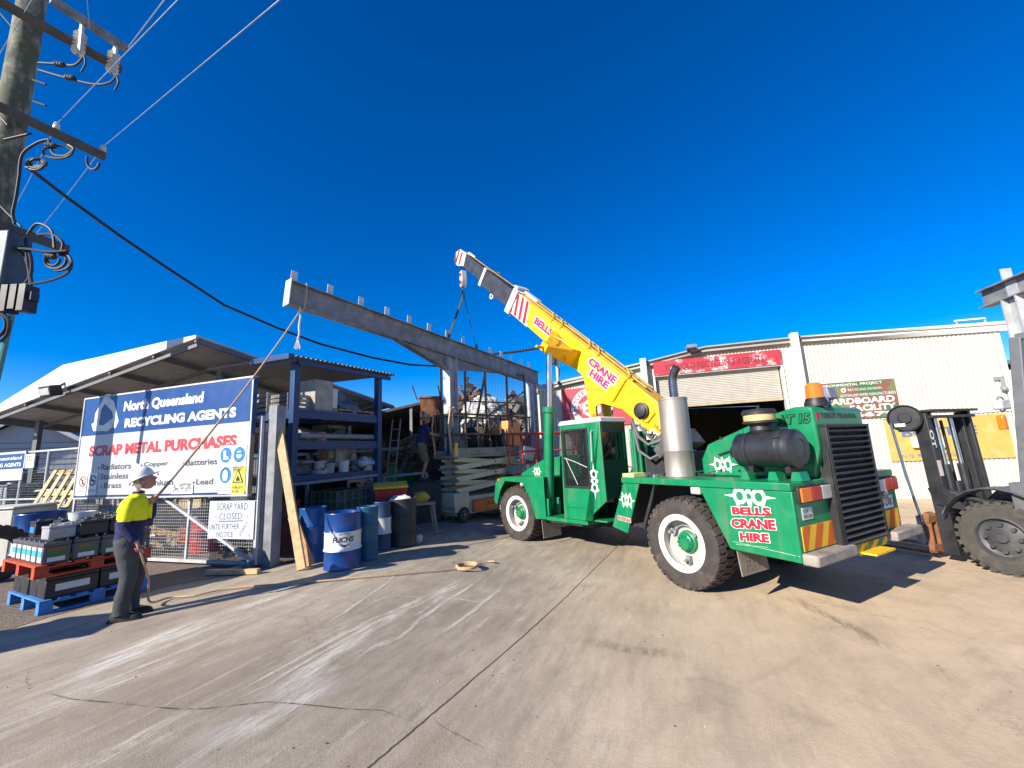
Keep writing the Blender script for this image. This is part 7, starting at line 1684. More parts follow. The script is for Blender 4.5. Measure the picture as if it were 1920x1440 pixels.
LCY = mat('label_cyan', (0.05, 0.42, 0.52), 0.4, var=0.1); LGR = mat('label_green', (0.05, 0.12, 0.045), 0.4, var=0.3); LBR = mat('label_brown', (0.22, 0.08, 0.04), 0.4, var=0.3); LW = mat('label_white', (0.6, 0.6, 0.58), 0.45, var=0.1)
def battery(label, grp, lx, wy, h, body, side_lab, end_lab):
    t = thing('battery', label, 'battery', (0, 0, 0), 0, grp)
    m = MB(); m.box(0, lx, 0, wy, 0, h * 0.82); m.build('case', body, t, bevel=0.01)
    m = MB(); m.box(-0.004, lx + 0.004, -0.004, wy + 0.004, h * 0.825, h); 
    m.box(lx * 0.15, lx * 0.4, wy * 0.4, wy * 0.6, h, h + 0.012); m.box(lx * 0.6, lx * 0.85, wy * 0.4, wy * 0.6, h, h + 0.012); m.build('lid', body, t, bevel=0.008)
    m = MB(); m.cyl((lx * 0.12, wy * 0.2, h), (lx * 0.12, wy * 0.2, h + 0.022), 0.012, seg=8); m.cyl((lx * 0.88, wy * 0.2, h), (lx * 0.88, wy * 0.2, h + 0.022), 0.012, seg=8); m.build('terminal', GREY, t)
    if side_lab:
        for k, (a, b, mm) in enumerate(side_lab): m = MB(); m.box(lx * 0.18, lx * 0.82, -0.003, -0.001, h * a, h * b); m.build('side_label', mm, t)
    if end_lab:
        for a, b, mm in end_lab: m = MB(); m.box(-0.003, -0.001, wy * 0.12, wy * 0.88, h * a, h * b); m.build('end_label', mm, t)
    return t
b0 = battery('large black battery in the lower layer on the blue pallet', 'large batteries on the blue pallet', 0.46, 0.25, 0.235, BATK, [(0.3, 0.62, LW)], None)
for i in range(2):
    for j in range(4):
        if 0 < i < 1 and 0 < j < 3: continue
        o = b0 if (i, j) == (0, 0) else copy_tree(b0); o.location = W(0.03 + i * 0.49 + rng.random() * 0.02, 0.05 + j * (PWd - 0.33) / 3, 0.152); o.rotation_euler = (0, 0, PRZ)
zr = 0.152 + 0.252
rp_ = thing('pallet', 'red timber pallet resting on the black batteries', 'pallet', W(-0.08, -0.03, zr), PRZ); pallet_mesh(rp_, PL_ + 0.05, PWd + 0.05, 0.14, RDP)
zb_ = zr + 0.142
b1 = battery('grey battery with coloured labels on the red pallet', 'labelled batteries on the red pallet', 0.23, 0.17, 0.235, BATG, [(0.1, 0.3, LW), (0.36, 0.6, LGR), (0.6, 0.74, LBR)], [(0.1, 0.35, LW), (0.36, 0.62, LCY), (0.62, 0.78, LW)])
nx = 4; ny = int(PWd / 0.18)
for i in range(nx):
    for j in range(ny):
        if 0 < i < nx - 1 and 0 < j < ny - 1: continue
        o = b1 if (i, j) == (0, 0) else copy_tree(b1); o.location = W(-0.03 + i * 0.256 + rng.random() * 0.006, 0.0 + j * 0.178, zb_); o.rotation_euler = (0, 0, PRZ)
zt = zb_ + 0.262
m = MB(); m.box(0.24, 0.74, 0.2, PWd - 0.25, 0, 0.25); tag(m.build('battery_core', BATK), 'inner block of black batteries on the red pallet', 'battery block').location = (0, 0, 0)
bpy.data.objects['battery_core'].matrix_world = Matrix.Translation(K0 + V((0, 0, zb_))) @ Matrix.Rotation(PRZ, 4, 'Z')
b2 = battery('black battery lying on top of the labelled batteries', 'loose batteries on the top layer', 0.26, 0.17, 0.17, BATK, None, [(0.2, 0.6, mat('label_blue', (0.03, 0.2, 0.5), 0.4))])
b3 = battery('pale grey battery lying on the top layer', 'pale batteries on the top layer', 0.24, 0.18, 0.15, mat('battery_pale', (0.30, 0.31, 0.33), 0.5, var=0.2), None, None)
first2 = first3 = True
for i, (x, y, k, a) in enumerate(((0.02, 0.06, 3, 0.1), (0.28, 0.05, 2, -0.05), (0.56, 0.04, 2, 0.08), (0.76, 0.06, 2, 0.0), (0.1, 0.32, 3, -0.2), (0.4, 0.34, 2, 0.15), (0.72, 0.33, 2, -0.05), (0.74, 0.60, 3, 0.1), (0.25, 0.6, 2, 0.1), (0.6, 0.62, 3, 0.0), (0.1, 0.86, 2, 0.05), (0.5, 0.88, 2, -0.1), (0.78, 0.86, 2, 0.1))):
    if k == 2: o = b2 if first2 else copy_tree(b2); first2 = False
    else: o = b3 if first3 else copy_tree(b3); first3 = False
    o.location = W(x, y, zt); o.rotation_euler = (0, 0, PRZ + a)
m = MB(); m.lathe([(0.10, 0), (0.13, 0.24), (0.135, 0.24), (0.135, 0.25), (0.125, 0.25), (0.095, 0.02), (0, 0.02)], (0, 0, 0), (0, 0, 1), 20); o = m.build('bucket', WHITE); o.location = W(0.45, 0.62, zt + 0.0); tag(o, 'white bucket standing behind the battery pile', 'bucket')
m = MB(); m.box(0.02, 0.05, 0.02, 0.5, 0, 0.4); 

# ================================================================ FORKLIFT
KRZ = R_(107); kx, ky = dir_frame(KRZ); kc = G(1893, 1080); KO = kc - ky * 0.60
fk = thing('forklift', 'dark grey forklift with raised guard at the right edge', 'forklift', KO, KRZ)
DKG = mat('forklift_grey', (0.115, 0.12, 0.13), 0.5, var=0.15, stain=(0.07, 0.065, 0.06), stain_amt=0.3); MASTB = mat('mast_black', (0.022, 0.022, 0.024), 0.5, var=0.4, stain=(0.10, 0.085, 0.07), stain_amt=0.3)
def kwheel(x, y, R, W_, s_):
    w_ = thing_child('wheel', fk); T = Matrix.Translation((x, y, R - 0.008))
    m = MB(T); h = W_ / 2; ri = R * 0.58
    m.lathe([(ri, -h * .85), (R * 0.8, -h), (R * 0.93, -h * 0.9), (R * 0.95, 0), (R * 0.93, h * 0.9), (R * 0.8, h), (ri, h * 0.85), (ri, -h * .85)], (0, 0, 0), (0, 1, 0), 48)
    for i in range(26):
        a = 2 * math.pi * i / 26
        for y0, y1, d0 in ((-h * 1.0, -h * 0.05, 0), (h * 0.05, h * 1.0, 0.5)):
            vs = []; a2 = a + d0 * 2 * math.pi / 26
            for rr in (R * 0.9, R):
                for yy in (y0, y1):
                    sk = 0.10 * abs(yy) / h
                    for s2 in (-1, 1): vs.append((rr * math.cos(a2 + s2 * 0.07 + sk), yy, rr * math.sin(a2 + s2 * 0.07 + sk)))
            m.add(vs, [(0, 1, 3, 2), (4, 6, 7, 5), (0, 2, 6, 4), (1, 5, 7, 3), (0, 4, 5, 1), (2, 3, 7, 6)])
    m.build('tyre', mat('dusty_tyre', (0.062, 0.056, 0.048), 0.95, var=0.3, scale=9, bump=0.25, stain=(0.13, 0.115, 0.09), stain_amt=0.4), w_)
    m = MB(T); o = s_
    m.lathe([(ri + .005, h * 0.86 * o), (ri - 0.02, h * 0.9 * o), (ri - 0.03, h * 0.6 * o), (ri * 0.75, h * 0.45 * o), (ri * 0.45, h * 0.7 * o), (ri * 0.25, h * 0.7 * o), (ri * 0.2, h * 0.95 * o), (0, h * 0.95 * o)], (0, 0, 0), (0, 1, 0), 36)
    for i in range(8): a = i * math.pi / 4; c = V((ri * 0.62 * math.cos(a), h * 0.5 * o, ri * 0.62 * math.sin(a))); m.cyl(c, c + V((0, 0.05 * o, 0)), 0.025, seg=6)
    m.build('rim', mat('rim_dark', (0.055, 0.055, 0.058), 0.55, var=0.3, stain=(0.13, 0.12, 0.1), stain_amt=0.3), w_)
for s_ in (1, -1): kwheel(0, s_ * 0.45, 0.455, 0.30, s_); kwheel(-1.65, s_ * 0.45, 0.33, 0.22, s_)
m = MB()
for s_ in (1, -1):
    pts = [(0.58 * math.cos(R_(a)), 0.58 * math.sin(R_(a)) + 0.47) for a in range(20, 171, 15)]
    for (a, b), (c, d) in zip(pts, pts[1:]): m.prism([(a, s_ * 0.29, b), (c, s_ * 0.29, d), (c, s_ * 0.29, d + 0.03), (a, s_ * 0.29, b + 0.03)], (0, s_ * 0.33, 0))
m.build('mudguard', DKG, fk)
m = MB(); m.prism([(0.15, 0.28, 0.3), (0.15, 0.28, 0.95), (-0.05, 0.28, 1.0), (-0.1, 0.28, 0.6), (-0.55, 0.28, 0.55), (-0.6, 0.28, 1.05), (-2.0, 0.28, 1.1), (-2.15, 0.28, 0.9), (-2.1, 0.28, 0.2), (-0.3, 0.28, 0.2)], (0, -0.56, 0)); m.box(-2.1, -0.62, 0.285, 0.55, 0.45, 1.0); m.box(-2.1, -0.62, -0.55, -0.285, 0.45, 1.0); m.build('body', DKG, fk, bevel=0.03)
m = MB(); m.obox((-0.9, 0, 1.2), (0.5, 0.5, 0.15)); m.obox((-1.15, 0, 1.5), (0.12, 0.48, 0.55), (0, -0.15, 0)); m.build('seat', BLACK, fk, bevel=0.04)
m = MB()
for y in (0.50, -0.50): m.bar((-0.28, y, 0.85), (-0.52, y * 0.98, 2.95), 0.075, 0.11); m.bar((-1.85, y, 1.0), (-1.75, y, 2.95), 0.07, 0.09); m.bar((-0.52, y * .98, 2.95), (-1.75, y, 2.95), 0.06, 0.08)
m.box(-0.38, -0.17, 0.42, 0.57, 0.72, 1.15)
for k in range(8): m.bar((-0.62 - k * 0.15, -0.5, 2.97), (-0.62 - k * 0.15, 0.5, 2.97), 0.04)
m.build('overhead_guard', DKG, fk, bevel=0.01)
mx_ = 0.60; tl_ = 0.03
def mp(x, y, z): return V((mx_ + x + (z - 0.1) * tl_, y, z))
m = MB()
for y in (0.44, -0.54): m.bar(mp(0, y, 0.12), mp(0, y, 2.12), 0.07, 0.17, up=(1, 0, 0))
for y in (0.33, -0.42): m.bar(mp(0.01, y, 0.15), mp(0.01, y, 2.05), 0.06, 0.13, up=(1, 0, 0))
for z in (0.25, 2.05): m.bar(mp(-0.09, -0.54, z), mp(-0.09, 0.44, z), 0.12, 0.04)
m.bar(mp(0.0, -0.6, 2.14), mp(0.0, 0.5, 2.14), 0.34, 0.035, up=(0, 0, 1)); m.box(mx_ + 0.1, mx_ + 0.34, 0.1, 0.5, 1.85, 2.15); m.build('mast', MASTB, fk, bevel=0.006)
m = MB()
for y in (0.18, -0.18): m.cyl(mp(-0.02, y, 0.2), mp(-0.02, y, 1.35), 0.05); 
m.cyl(mp(0.0, 0, 0.2), mp(0, 0, 1.1), 0.06); m.build('mast_cylinder', MASTB, fk)
m = MB()
for y in (0.18, -0.18): m.cyl(mp(-0.02, y, 1.35), mp(-0.02, y, 2.05), 0.03)
m.build('mast_rod', CHROME, fk)
m = MB()
for y in (0.09, -0.09): m.bar(mp(0.05, y, 0.3), mp(0.05, y, 2.0), 0.045, 0.02, up=(1, 0, 0))
m.build('lift_chain', mat('chain', (0.07, 0.06, 0.05), 0.7, metal=0.4, var=0.5, scale=60), fk)
m = MB(); c = mp(0.10, 0.62, 2.05); m.lathe([(0, -0.04), (0.19, -0.04), (0.2, -0.03), (0.2, 0.03), (0.19, 0.04), (0.17, 0.02), (0.08, 0.02), (0.07, 0.05), (0, 0.05)], c, (-0.6, 0.8, 0), 36); m.bar(c, mp(0.02, 0.45, 2.05), 0.06); hr2 = m.build('hose_reel', BLACK, fk)
m = MB(); m.obox(c + V((-0.62, 0.78, 0)) * 0.035 + V((0.05, 0.05, -0.1)), (0.12, 0.01, 0.05), (0, 0, 0.67)); m.build('label', LW, hr2)
m = MB(); m.tube([mp(0.22, 0.74, 2.0), mp(0.2, 0.7, 1.2), mp(0.22, 0.55, 0.5)], 0.018, 6); m.tube([mp(0.02, 0.2, 2.05), mp(0.1, 0.24, 1.7), mp(0.06, 0.24, 0.9), mp(0.0, 0.2, 0.6)], 0.02, 6); m.tube([mp(0.02, 0.15, 2.05), mp(0.1, 0.17, 1.6), mp(0.08, 0.2, 0.6)], 0.02, 6); m.build('hose', mat('hose_blue_grey', (0.07, 0.10, 0.14), 0.5), fk)
m = MB(); m.cyl((0.1, 0.44, 0.86), mp(-0.1, 0.44, 0.98), 0.045); m.cyl((-0.35, 0.44, 0.74), (0.1, 0.44, 0.86), 0.065); m.prism([(mx_ - 0.05, 0.46, 1.08), (mx_ + 0.12, 0.46, 1.02), (mx_ + 0.05, 0.46, 0.8), (mx_ - 0.3, 0.46, 0.74)], (0, 0.04, 0)); m.build('tilt_cylinder', MASTB, fk)
m = MB(); letter(m, 'TO', mp(-0.088, 0.485, 1.60), (0.0075, 0, 0.26), (0, -0.085, 0), 0.03); m.build('mast_lettering', WHTP, fk)
m = MB(); q = mp(0, 0.438, 1.4); m.prism([mp(-0.0885, 0.40, 1.2), mp(-0.0885, 0.48, 1.2), mp(-0.0885, 0.48, 1.42), mp(-0.0885, 0.40, 1.42)], (-0.002, 0, 0)); m.build('warning_label', mat('pink_label', (0.62, 0.5, 0.46), 0.5), fk)
m = MB(); m.box(mx_ + 0.18, mx_ + 0.24, -0.5, 0.5, 0.12, 0.22); m.box(mx_ + 0.18, mx_ + 0.24, -0.5, 0.5, 0.52, 0.62)
for y in (-0.47, -0.3, 0.3, 0.44): m.box(mx_ + 0.181, mx_ + 0.26, y, y + 0.04, 0.1, 0.65)
m.build('carriage', RUST, fk, bevel=0.006)
m = MB(); m.box(mx_ + 0.3, mx_ + 0.36, 0.3, 0.46, 0.2, 0.6); m.box(mx_ + 0.28, mx_ + 0.34, 0.05, 0.2, 0.3, 0.5); m.obox((mx_ + 0.33, 0.42, 0.3), (0.12, 0.14, 0.16), (0.2, 0.3, 0)); m.build('clamp', mat('dusty_white_metal', (0.4, 0.36, 0.3), 0.8, var=0.5, scale=12), fk)
for y in (0.24, -0.36):
    m = MB(); m.prism([(mx_ + 0.262, y, 0.08), (mx_ + 0.30, y, 0.65), (mx_ + 0.262, y, 0.65), (mx_ + 0.245, y, 0.05), (mx_ + 1.3, y, 0.05), (mx_ + 1.3, y, 0.065)], (0, 0.12, 0)); m.build('fork', RUST, fk)
m = MB(); m.obox((-0.32, 0.66, 2.12), (0.1, 0.2, 0.12)); m.build('head_lamp', CLRL, fk, bevel=0.02)
m = MB(); m.obox((-0.30, 0.68, 1.9), (0.07, 0.08, 0.18)); m.build('indicator', ORGL, fk, bevel=0.015)
m = MB(); m.tube([(-0.32, 0.66 + 0.09 * math.cos(i * math.pi / 10), 2.13 + 0.09 * math.sin(i * math.pi / 10)) for i in range(21)], 0.01, 6); m.build('lamp_guard', GREY, fk)

# ================================================================ GENERIC YARD THINGS
def placed(o, loc, rz=0.0, label=None, cat=None, group=None, kind=None):
    o.location = loc; o.rotation_euler = (0, 0, rz); return tag(o, label, cat, group, kind)
def crate(w_, d, h, M_, slats=4):
    m = MB(); t = 0.02; hh = h / slats
    for i in range(slats):
        z0 = i * hh + 0.012; z1 = (i + 1) * hh - 0.012
        m.box(-w_ / 2, w_ / 2, -d / 2, -d / 2 + t, z0, z1); m.box(-w_ / 2, w_ / 2, d / 2 - t, d / 2, z0, z1); m.box(-w_ / 2, -w_ / 2 + t, -d / 2 + t, d / 2 - t, z0, z1); m.box(w_ / 2 - t, w_ / 2, -d / 2 + t, d / 2 - t, z0, z1)
    for sx in (-1, 1):
        for sy in (-1, 1): m.box(sx * (w_ / 2 - 0.05) - 0.025, sx * (w_ / 2 - 0.05) + 0.025, sy * (d / 2 - 0.045) - 0.02, sy * (d / 2 - 0.045) + 0.02, 0, h)
    m.box(-w_ / 2 + t, w_ / 2 - t, -d / 2 + t, d / 2 - t, 0.02, 0.04)
    return m.build('crate', M_)
def bucket(r, h, M_):
    m = MB(); m.lathe([(0, 0), (r * 0.85, 0), (r, h), (r + 0.008, h), (r + 0.008, h - 0.03), (r, h - 0.03), (r * 0.97, h), (r * 0.85, 0.02), (0, 0.02)], (0, 0, 0), (0, 0, 1), 20); m.tube([(r * math.cos(a), 0.01, h + r * 0.35 * math.sin(a)) for a in [i * math.pi / 8 for i in range(9)]], 0.006, 5); return m.build('bucket', M_)
def carton(w_, d, h, M_):
    m = MB(); m.box(-w_ / 2, w_ / 2, -d / 2, d / 2, 0, h); m.add([(-w_ / 2, -d / 2, h), (w_ / 2, -d / 2, h), (w_ / 2 + .02, -d / 2 - 0.12, h - 0.08), (-w_ / 2 - .02, -d / 2 - 0.12, h - 0.08)], [(0, 1, 2, 3)]); return m.build('carton', M_, bevel=0.01)
def ibc(w_, d, h, Mt, Mc):
    t = thing('bulk_container', None, None)
    m = MB(); m.box(-w_ / 2 + 0.04, w_ / 2 - 0.04, -d / 2 + 0.04, d / 2 - 0.04, 0.14, h - 0.03); m.cyl((0, 0, h - 0.03), (0, 0, h + 0.03), 0.1); m.build('tank', Mt, t, bevel=0.05)
    m = MB()
    for z in [0.16 + (h - 0.18) * i / 4 for i in range(5)]:
        for y in (-d / 2, d / 2): m.bar((-w_ / 2, y, z), (w_ / 2, y, z), 0.02)
        for x in (-w_ / 2, w_ / 2): m.bar((x, -d / 2, z), (x, d / 2, z), 0.02)
    for k in range(6):
        x = -w_ / 2 + w_ * k / 5; y = -d / 2 + d * k / 5
        for s_ in (-1, 1): m.bar((x, s_ * d / 2, 0.12), (x, s_ * d / 2, h), 0.018); m.bar((s_ * w_ / 2, y, 0.12), (s_ * w_ / 2, y, h), 0.018)
    m.build('cage', Mc, t); m = MB(); m.box(-w_ / 2, w_ / 2, -d / 2, d / 2, 0.08, 0.12)
    for x in (-w_ / 2 + 0.06, 0, w_ / 2 - 0.06): m.box(x - 0.05, x + 0.05, -d / 2, d / 2, 0, 0.08)
    m.build('pallet_base', GREY, t); return t
def scrap_piece(s, M_, n=7):
    m = MB()
    for k in range(n):
        c = V((rng.uniform(-s, s), rng.uniform(-s, s) * 0.6, abs(rng.gauss(0, s * 0.35)) + 0.03)); m.obox(c, (rng.uniform(0.2, 0.9) * s, rng.uniform(0.05, 0.3) * s, rng.uniform(0.03, 0.16) * s), (rng.uniform(-0.7, 0.7), rng.uniform(-0.7, 0.7), rng.uniform(0, 3)))
    return m.build('scrap_metal', M_)
def flange(r, h, M_):
    m = MB(); m.lathe([(r * 0.4, 0), (r, 0), (r, h * 0.3), (r * 0.6, h * 0.35), (r * 0.6, h), (r * 0.9, h), (r * 0.9, h * 1.15), (r * 0.4, h * 1.15), (r * 0.4, 0)], (0, 0, 0), (0, 0, 1), 24); return m.build('pipe_flange', M_)
def lump(s, M_, name, sq=(1, 1, 0.7), j=0.6):
    m = MB(); m.sphere((0, 0, s * sq[2] * 0.8), s, 20, 14, jit=j, sq=sq); return m.build(name, M_, smooth=60)
def tyre(r, w_, M_=None):
    m = MB(); h = w_ / 2; m.lathe([(r * 0.58, -h * .8), (r * 0.8, -h), (r * 0.95, -h * 0.85), (r, -h * .6), (r, h * .6), (r * 0.95, h * 0.85), (r * 0.8, h), (r * 0.58, h * .8), (r * .58, -h * .8)], (0, 0, 0), (0, 0, 1), 36)
    for i in range(30): a = i * 2 * math.pi / 30; m.obox((r * 1.0 * math.cos(a), r * 1.0 * math.sin(a), 0), (0.03, 0.05, w_ * 0.7), (0, 0, a))
    return m.build('discarded_tyre', M_ or RUBBER)
# ---- on the rack
def on_rack(o, x, y, lev, label, cat, rz=0.0): return placed(o, RO + RX * x + RY * y + V((0, 0, SHZ[lev] + 0.032 if lev < 3 else 0.0)), RRZ + rz, label, cat)
CARD = mat('cardboard', (0.30, 0.21, 0.12), 0.9, var=0.2, stain=(0.2, 0.15, 0.1), stain_amt=0.3); OLDW = mat('weathered_board', (0.34, 0.31, 0.27), 0.85, var=0.3, stain=(0.2, 0.17, 0.14), stain_amt=0.4); GALS = mat('scrap_silver', (0.35, 0.36, 0.37), 0.5, metal=0.4, var=0.5, scale=9); CLAY = mat('orange_clay', (0.50, 0.20, 0.10), 0.8, var=0.2)
m = MB(); m.box(-0.22, 0.22, -0.25, 0.25, 0.03, 0.66); m.box(-0.225, 0.225, -0.255, 0.255, 0.0, 0.028); on_rack(m.build('tall_box', OLDW, bevel=0.01), 0.72, 0.3, 0, 'tall pale weathered box on the top rack shelf', 'box')
on_rack(bucket(0.13, 0.52, WHITE), 1.05, 0.22, 0, 'tall white bucket beside the weathered box on the rack', 'bucket')
on_rack(crate(0.5, 0.5, 0.34, OLDW), 0.25, 0.45, 0, 'slatted grey crate next to the rack post', 'crate'); on_rack(crate(0.36, 0.4, 0.26, REDPAINT), 0.15, 1.5, 0, 'small red crate at the left end of the top rack shelf', 'crate', 0.3)
on_rack(crate(0.5, 0.5, 0.4, mat('bleached_wood', (0.5, 0.46, 0.4), 0.85, var=0.2)), 0.2, 1.0, 0, 'bleached crate between the red crate and the grey crate', 'crate')
on_rack(lump(0.42, mat('blue_tarp', (0.10, 0.16, 0.24), 0.5, var=0.3, bump=0.4, bscale=12), 'tarpaulin', (1.3, 0.9, 0.7), 0.8), 1.65, 0.8, 0, 'grey blue tarpaulin heaped on the top rack shelf', 'tarpaulin')
t_ = thing('pallet', 'flat dark pallet under the tarpaulin on the top rack shelf', 'pallet', RO + RX * 0.95 + RY * 0.05 + V((0, 0, SHZ[0] + 0.032)), RRZ); pallet_mesh(t_, 1.2, 0.16, 0.1, GREYWOOD)
on_rack(flange(0.14, 0.16, CLAY), 0.75, 0.2, 1, 'larger orange pipe flange on the second rack shelf', 'flange'); on_rack(flange(0.10, 0.2, CLAY), 0.12, 1.3, 1, 'tall orange pipe flange left of the rack post', 'flange'); on_rack(flange(0.13, 0.12, RUST), 0.4, 0.3, 1, 'rusty pipe flange on the second rack shelf', 'flange')
on_rack(scrap_piece(0.4, DARKIN), 1.2, 0.5, 1, 'tangle of dark scrap bars on the second rack shelf', 'scrap'); on_rack(scrap_piece(0.35, GALS), 1.7, 0.4, 1, 'silver scrap pieces at the right end of the second rack shelf', 'scrap')
m = MB(); m.tube([(0, 0, 0.1), (2.2, 0.0, 0.1)], 0.06, 12); m.tube([(0.1, 0.14, 0.08), (2.1, 0.16, 0.08)], 0.05, 12); on_rack(m.build('pipe_bundle', GREY), 0.2, 0.1, 1, 'two long grey pipes along the second rack shelf', 'pipes')
on_rack(bucket(0.12, 0.24, WHITE), 1.35, 0.15, 2, 'short white bucket on the third rack shelf', 'bucket'); on_rack(bucket(0.13, 0.2, mat('bucket_sage', (0.3, 0.34, 0.3), 0.6)), 1.0, 0.2, 2, 'grey green bucket on the third rack shelf', 'bucket')
on_rack(scrap_piece(0.35, GALS), 0.5, 0.25, 2, 'pale scrap fittings at the left of the third rack shelf', 'scrap'); on_rack(scrap_piece(0.35, DARKIN), 1.85, 0.3, 2, 'dark scrap fittings at the right of the third rack shelf', 'scrap'); on_rack(scrap_piece(0.45, mat('scrap_mixed', (0.2, 0.2, 0.2), 0.6, metal=0.3, var=0.6, scale=7)), 1.1, 0.9, 2, 'heap of mixed scrap at the back of the third rack shelf', 'scrap'); on_rack(carton(0.6, 0.4, 0.3, WHITE), 0.7, 0.9, 2, 'long white carton on the third rack shelf', 'carton')
t_ = thing('traffic_cone', 'orange and white traffic cone on the third rack shelf', 'cone', RO + RX * 1.32 + RY * 0.75 + V((0, 0, SHZ[2] + 0.032)), RRZ)
m = MB(); m.lathe([(0.13, 0.02), (0.09, 0.15), (0.06, 0.28), (0.03, 0.42), (0, 0.42)], (0, 0, 0), (0, 0, 1), 18, mis=[0, 1, 0, 0]); m.build('cone', [ORANGE, WHITE], t_); m = MB(); m.box(-0.16, 0.16, -0.16, 0.16, 0, 0.02); m.build('base', ORANGE, t_)
on_rack(carton(0.55, 0.5, 0.45, CARD), 0.7, 0.3, 3, 'brown carton under the lowest rack shelf', 'carton'); on_rack(carton(0.4, 0.5, 0.4, OLDW), 0.15, 0.4, 3, 'grey carton behind the planks under the rack', 'carton')
i1 = ibc(1.0, 0.9, 0.95, mat('green_tank', (0.03, 0.12, 0.09), 0.5, var=0.3), GALV); on_rack(i1, 1.7, 0.6, 3, 'green caged bulk container under the rack', 'container')
on_rack(tyre(0.42, 0.24), 0.3, 1.4, 3, 'old black tyre lying under the rack', 'tyre'); on_rack(scrap_piece(0.5, DARKIN), 1.0, 0.1, 3, 'black scrap parts heaped behind the blue drums', 'scrap')
m = MB()
for x in (0, 0.24): m.tube([(x, 0, 0), (x, 0.5, 2.6)], 0.02, 8)
for k in range(8): m.tube([(0, 0.05 + 0.05 * k, 0.3 + 0.29 * k), (0.24, 0.05 + 0.05 * k, 0.3 + 0.29 * k)], 0.014, 6)
placed(m.build('ladder', GALV), D(716, 870, 10.6).xy.to_3d() + V((0, 0, 0.25)), R_(-15), 'aluminium ladder leaning right of the blue rack', 'ladder')
m = MB(); m.tube([(0, 0, 0), (1.3, 1.5, 0.06)], 0.03, 8); placed(m.build('long_pipe', GREY), D(520, 912, 7.6), R_(0), 'thin grey pipe lying across the front of the rack', 'pipe')

# ---- scrap heap, mesh cage and rusty things behind the scissor lift
ALU = mat('crumpled_aluminium', (0.55, 0.54, 0.52), 0.6, metal=0.0, var=0.2, scale=6, bump=0.5, bscale=14, stain=(0.34, 0.33, 0.32), stain_amt=0.25)
m = MB(); hc = V((-0.9, 14.4, 0))
r2 = random.Random(3)
def heap_h(x, y): d = math.hypot((x + 1.05) / 1.6, (y - 14.7) / 1.9); return 3.75 * max(0, 1 - d ** 2.2)
for k in range(900):
    x = r2.uniform(-2.8, 0.9); y = r2.uniform(12.8, 15.6); z = heap_h(x, y)
    if z < 0.15: continue
    m.sphere((x, y, z - 0.05 + r2.uniform(-0.06, 0.08)), r2.uniform(0.12, 0.23), 10, 7, jit=0.6, sq=(1, 1, 0.8))
n = 14
vs = []; fs = []
for i in range(n + 1):
    for j in range(n + 1): x = -2.8 + 3.7 * i / n; y = 12.7 + 3.2 * j / n; vs.append((x, y, max(0.0, heap_h(x, y) - 0.1)))
for i in range(n):
    for j in range(n): fs.append((i * (n + 1) + j, (i + 1) * (n + 1) + j, (i + 1) * (n + 1) + j + 1, i * (n + 1) + j + 1))
m.add(vs, fs)
tag(m.build('scrap_heap', ALU, smooth=25), 'tall heap of crumpled white scrap aluminium behind the mesh screen', 'scrap heap', kind='stuff')
RST2 = mat('brown_scrap', (0.15, 0.09, 0.06), 0.9, var=0.5, scale=6, bump=0.3, bscale=20, stain=(0.30, 0.2, 0.13), stain_amt=0.4); GSC = mat('grey_scrap', (0.15, 0.14, 0.13), 0.8, var=0.5, scale=5, bump=0.3)
def jag(cx, cy, w_, h, zb, seed, M_, label):
    r3 = random.Random(seed); m = MB()
    for k in range(230):
        x = r3.uniform(-w_ / 2, w_ / 2); zt_ = (zb + h * (1 - abs(x) / (w_ * 0.55)) * r3.uniform(0.5, 1.0)); 
        m.obox((x, r3.uniform(-0.5, 0.5), r3.uniform(zb * 0.75, zt_)), (r3.uniform(0.1, 0.55), r3.uniform(0.03, 0.25), r3.uniform(0.06, 0.42)), (r3.uniform(-0.6, 0.6), r3.uniform(-0.8, 0.8), r3.uniform(-0.6, 0.6)))
    m.box(-w_ * 0.45, w_ * 0.45, -0.4, 0.5, 0, zb * 0.8)
    return placed(m.build('scrap_pile', M_, smooth=0), V((cx, cy, 0.1)), 0.0, label, 'scrap pile')
q = D(870, 720, 15.8); jag(q.x + .1, q.y + 0.7, 2.4, 1.75, 3.2, 11, RST2, 'jagged rusty sheet metal pile above the white scrap heap')
q = D(955, 740, 16.0); jag(q.x + 0.15, q.y + 1.2, 2.2, 1.35, 3.0, 12, GSC, 'dark grey tangled scrap pile left of the warehouse')
cg = thing('mesh_screen', 'rusty mesh screen standing in front of the scrap heap', 'screen', V((0, 0, 0)), 0)
pa_, pb_ = D(826, 690, 12.5), D(982, 700, 14.3); cz1 = D(826, 690, 12.5).z
m = MB()
for i in range(5):
    p = pa_.lerp(pb_, i / 4); m.tube([(p.x, p.y, 0), (p.x + 0.05 * (i % 2), p.y, cz1 + 0.25 * (i % 2))], 0.035, 8)
for z in (cz1, cz1 - 1.0, 1.9): m.tube([(pa_.x, pa_.y, z), (pb_.x, pb_.y, z)], 0.025, 8)
p, q2 = pa_.lerp(pb_, 0.3), pa_.lerp(pb_, 0.5); m.tube([(p.x, p.y - 0.2, 1.8), (q2.x, q2.y - 0.2, cz1 - 0.2)], 0.04, 8); p, q2 = pa_.lerp(pb_, 0.5), pa_.lerp(pb_, 1.0); m.tube([(p.x, p.y - 0.2, cz1 - 1.5), (q2.x, q2.y - 0.2, cz1 - 0.6)], 0.03, 8)
m.build('frame', mat('rusty_tube', (0.16, 0.12, 0.09), 0.8, var=0.4), cg)
m = MB(); n = 56
for i in range(n + 1): p = pa_.lerp(pb_, i / n); m.bar((p.x, p.y, 2.1), (p.x, p.y, cz1), 0.007)
z = 2.1
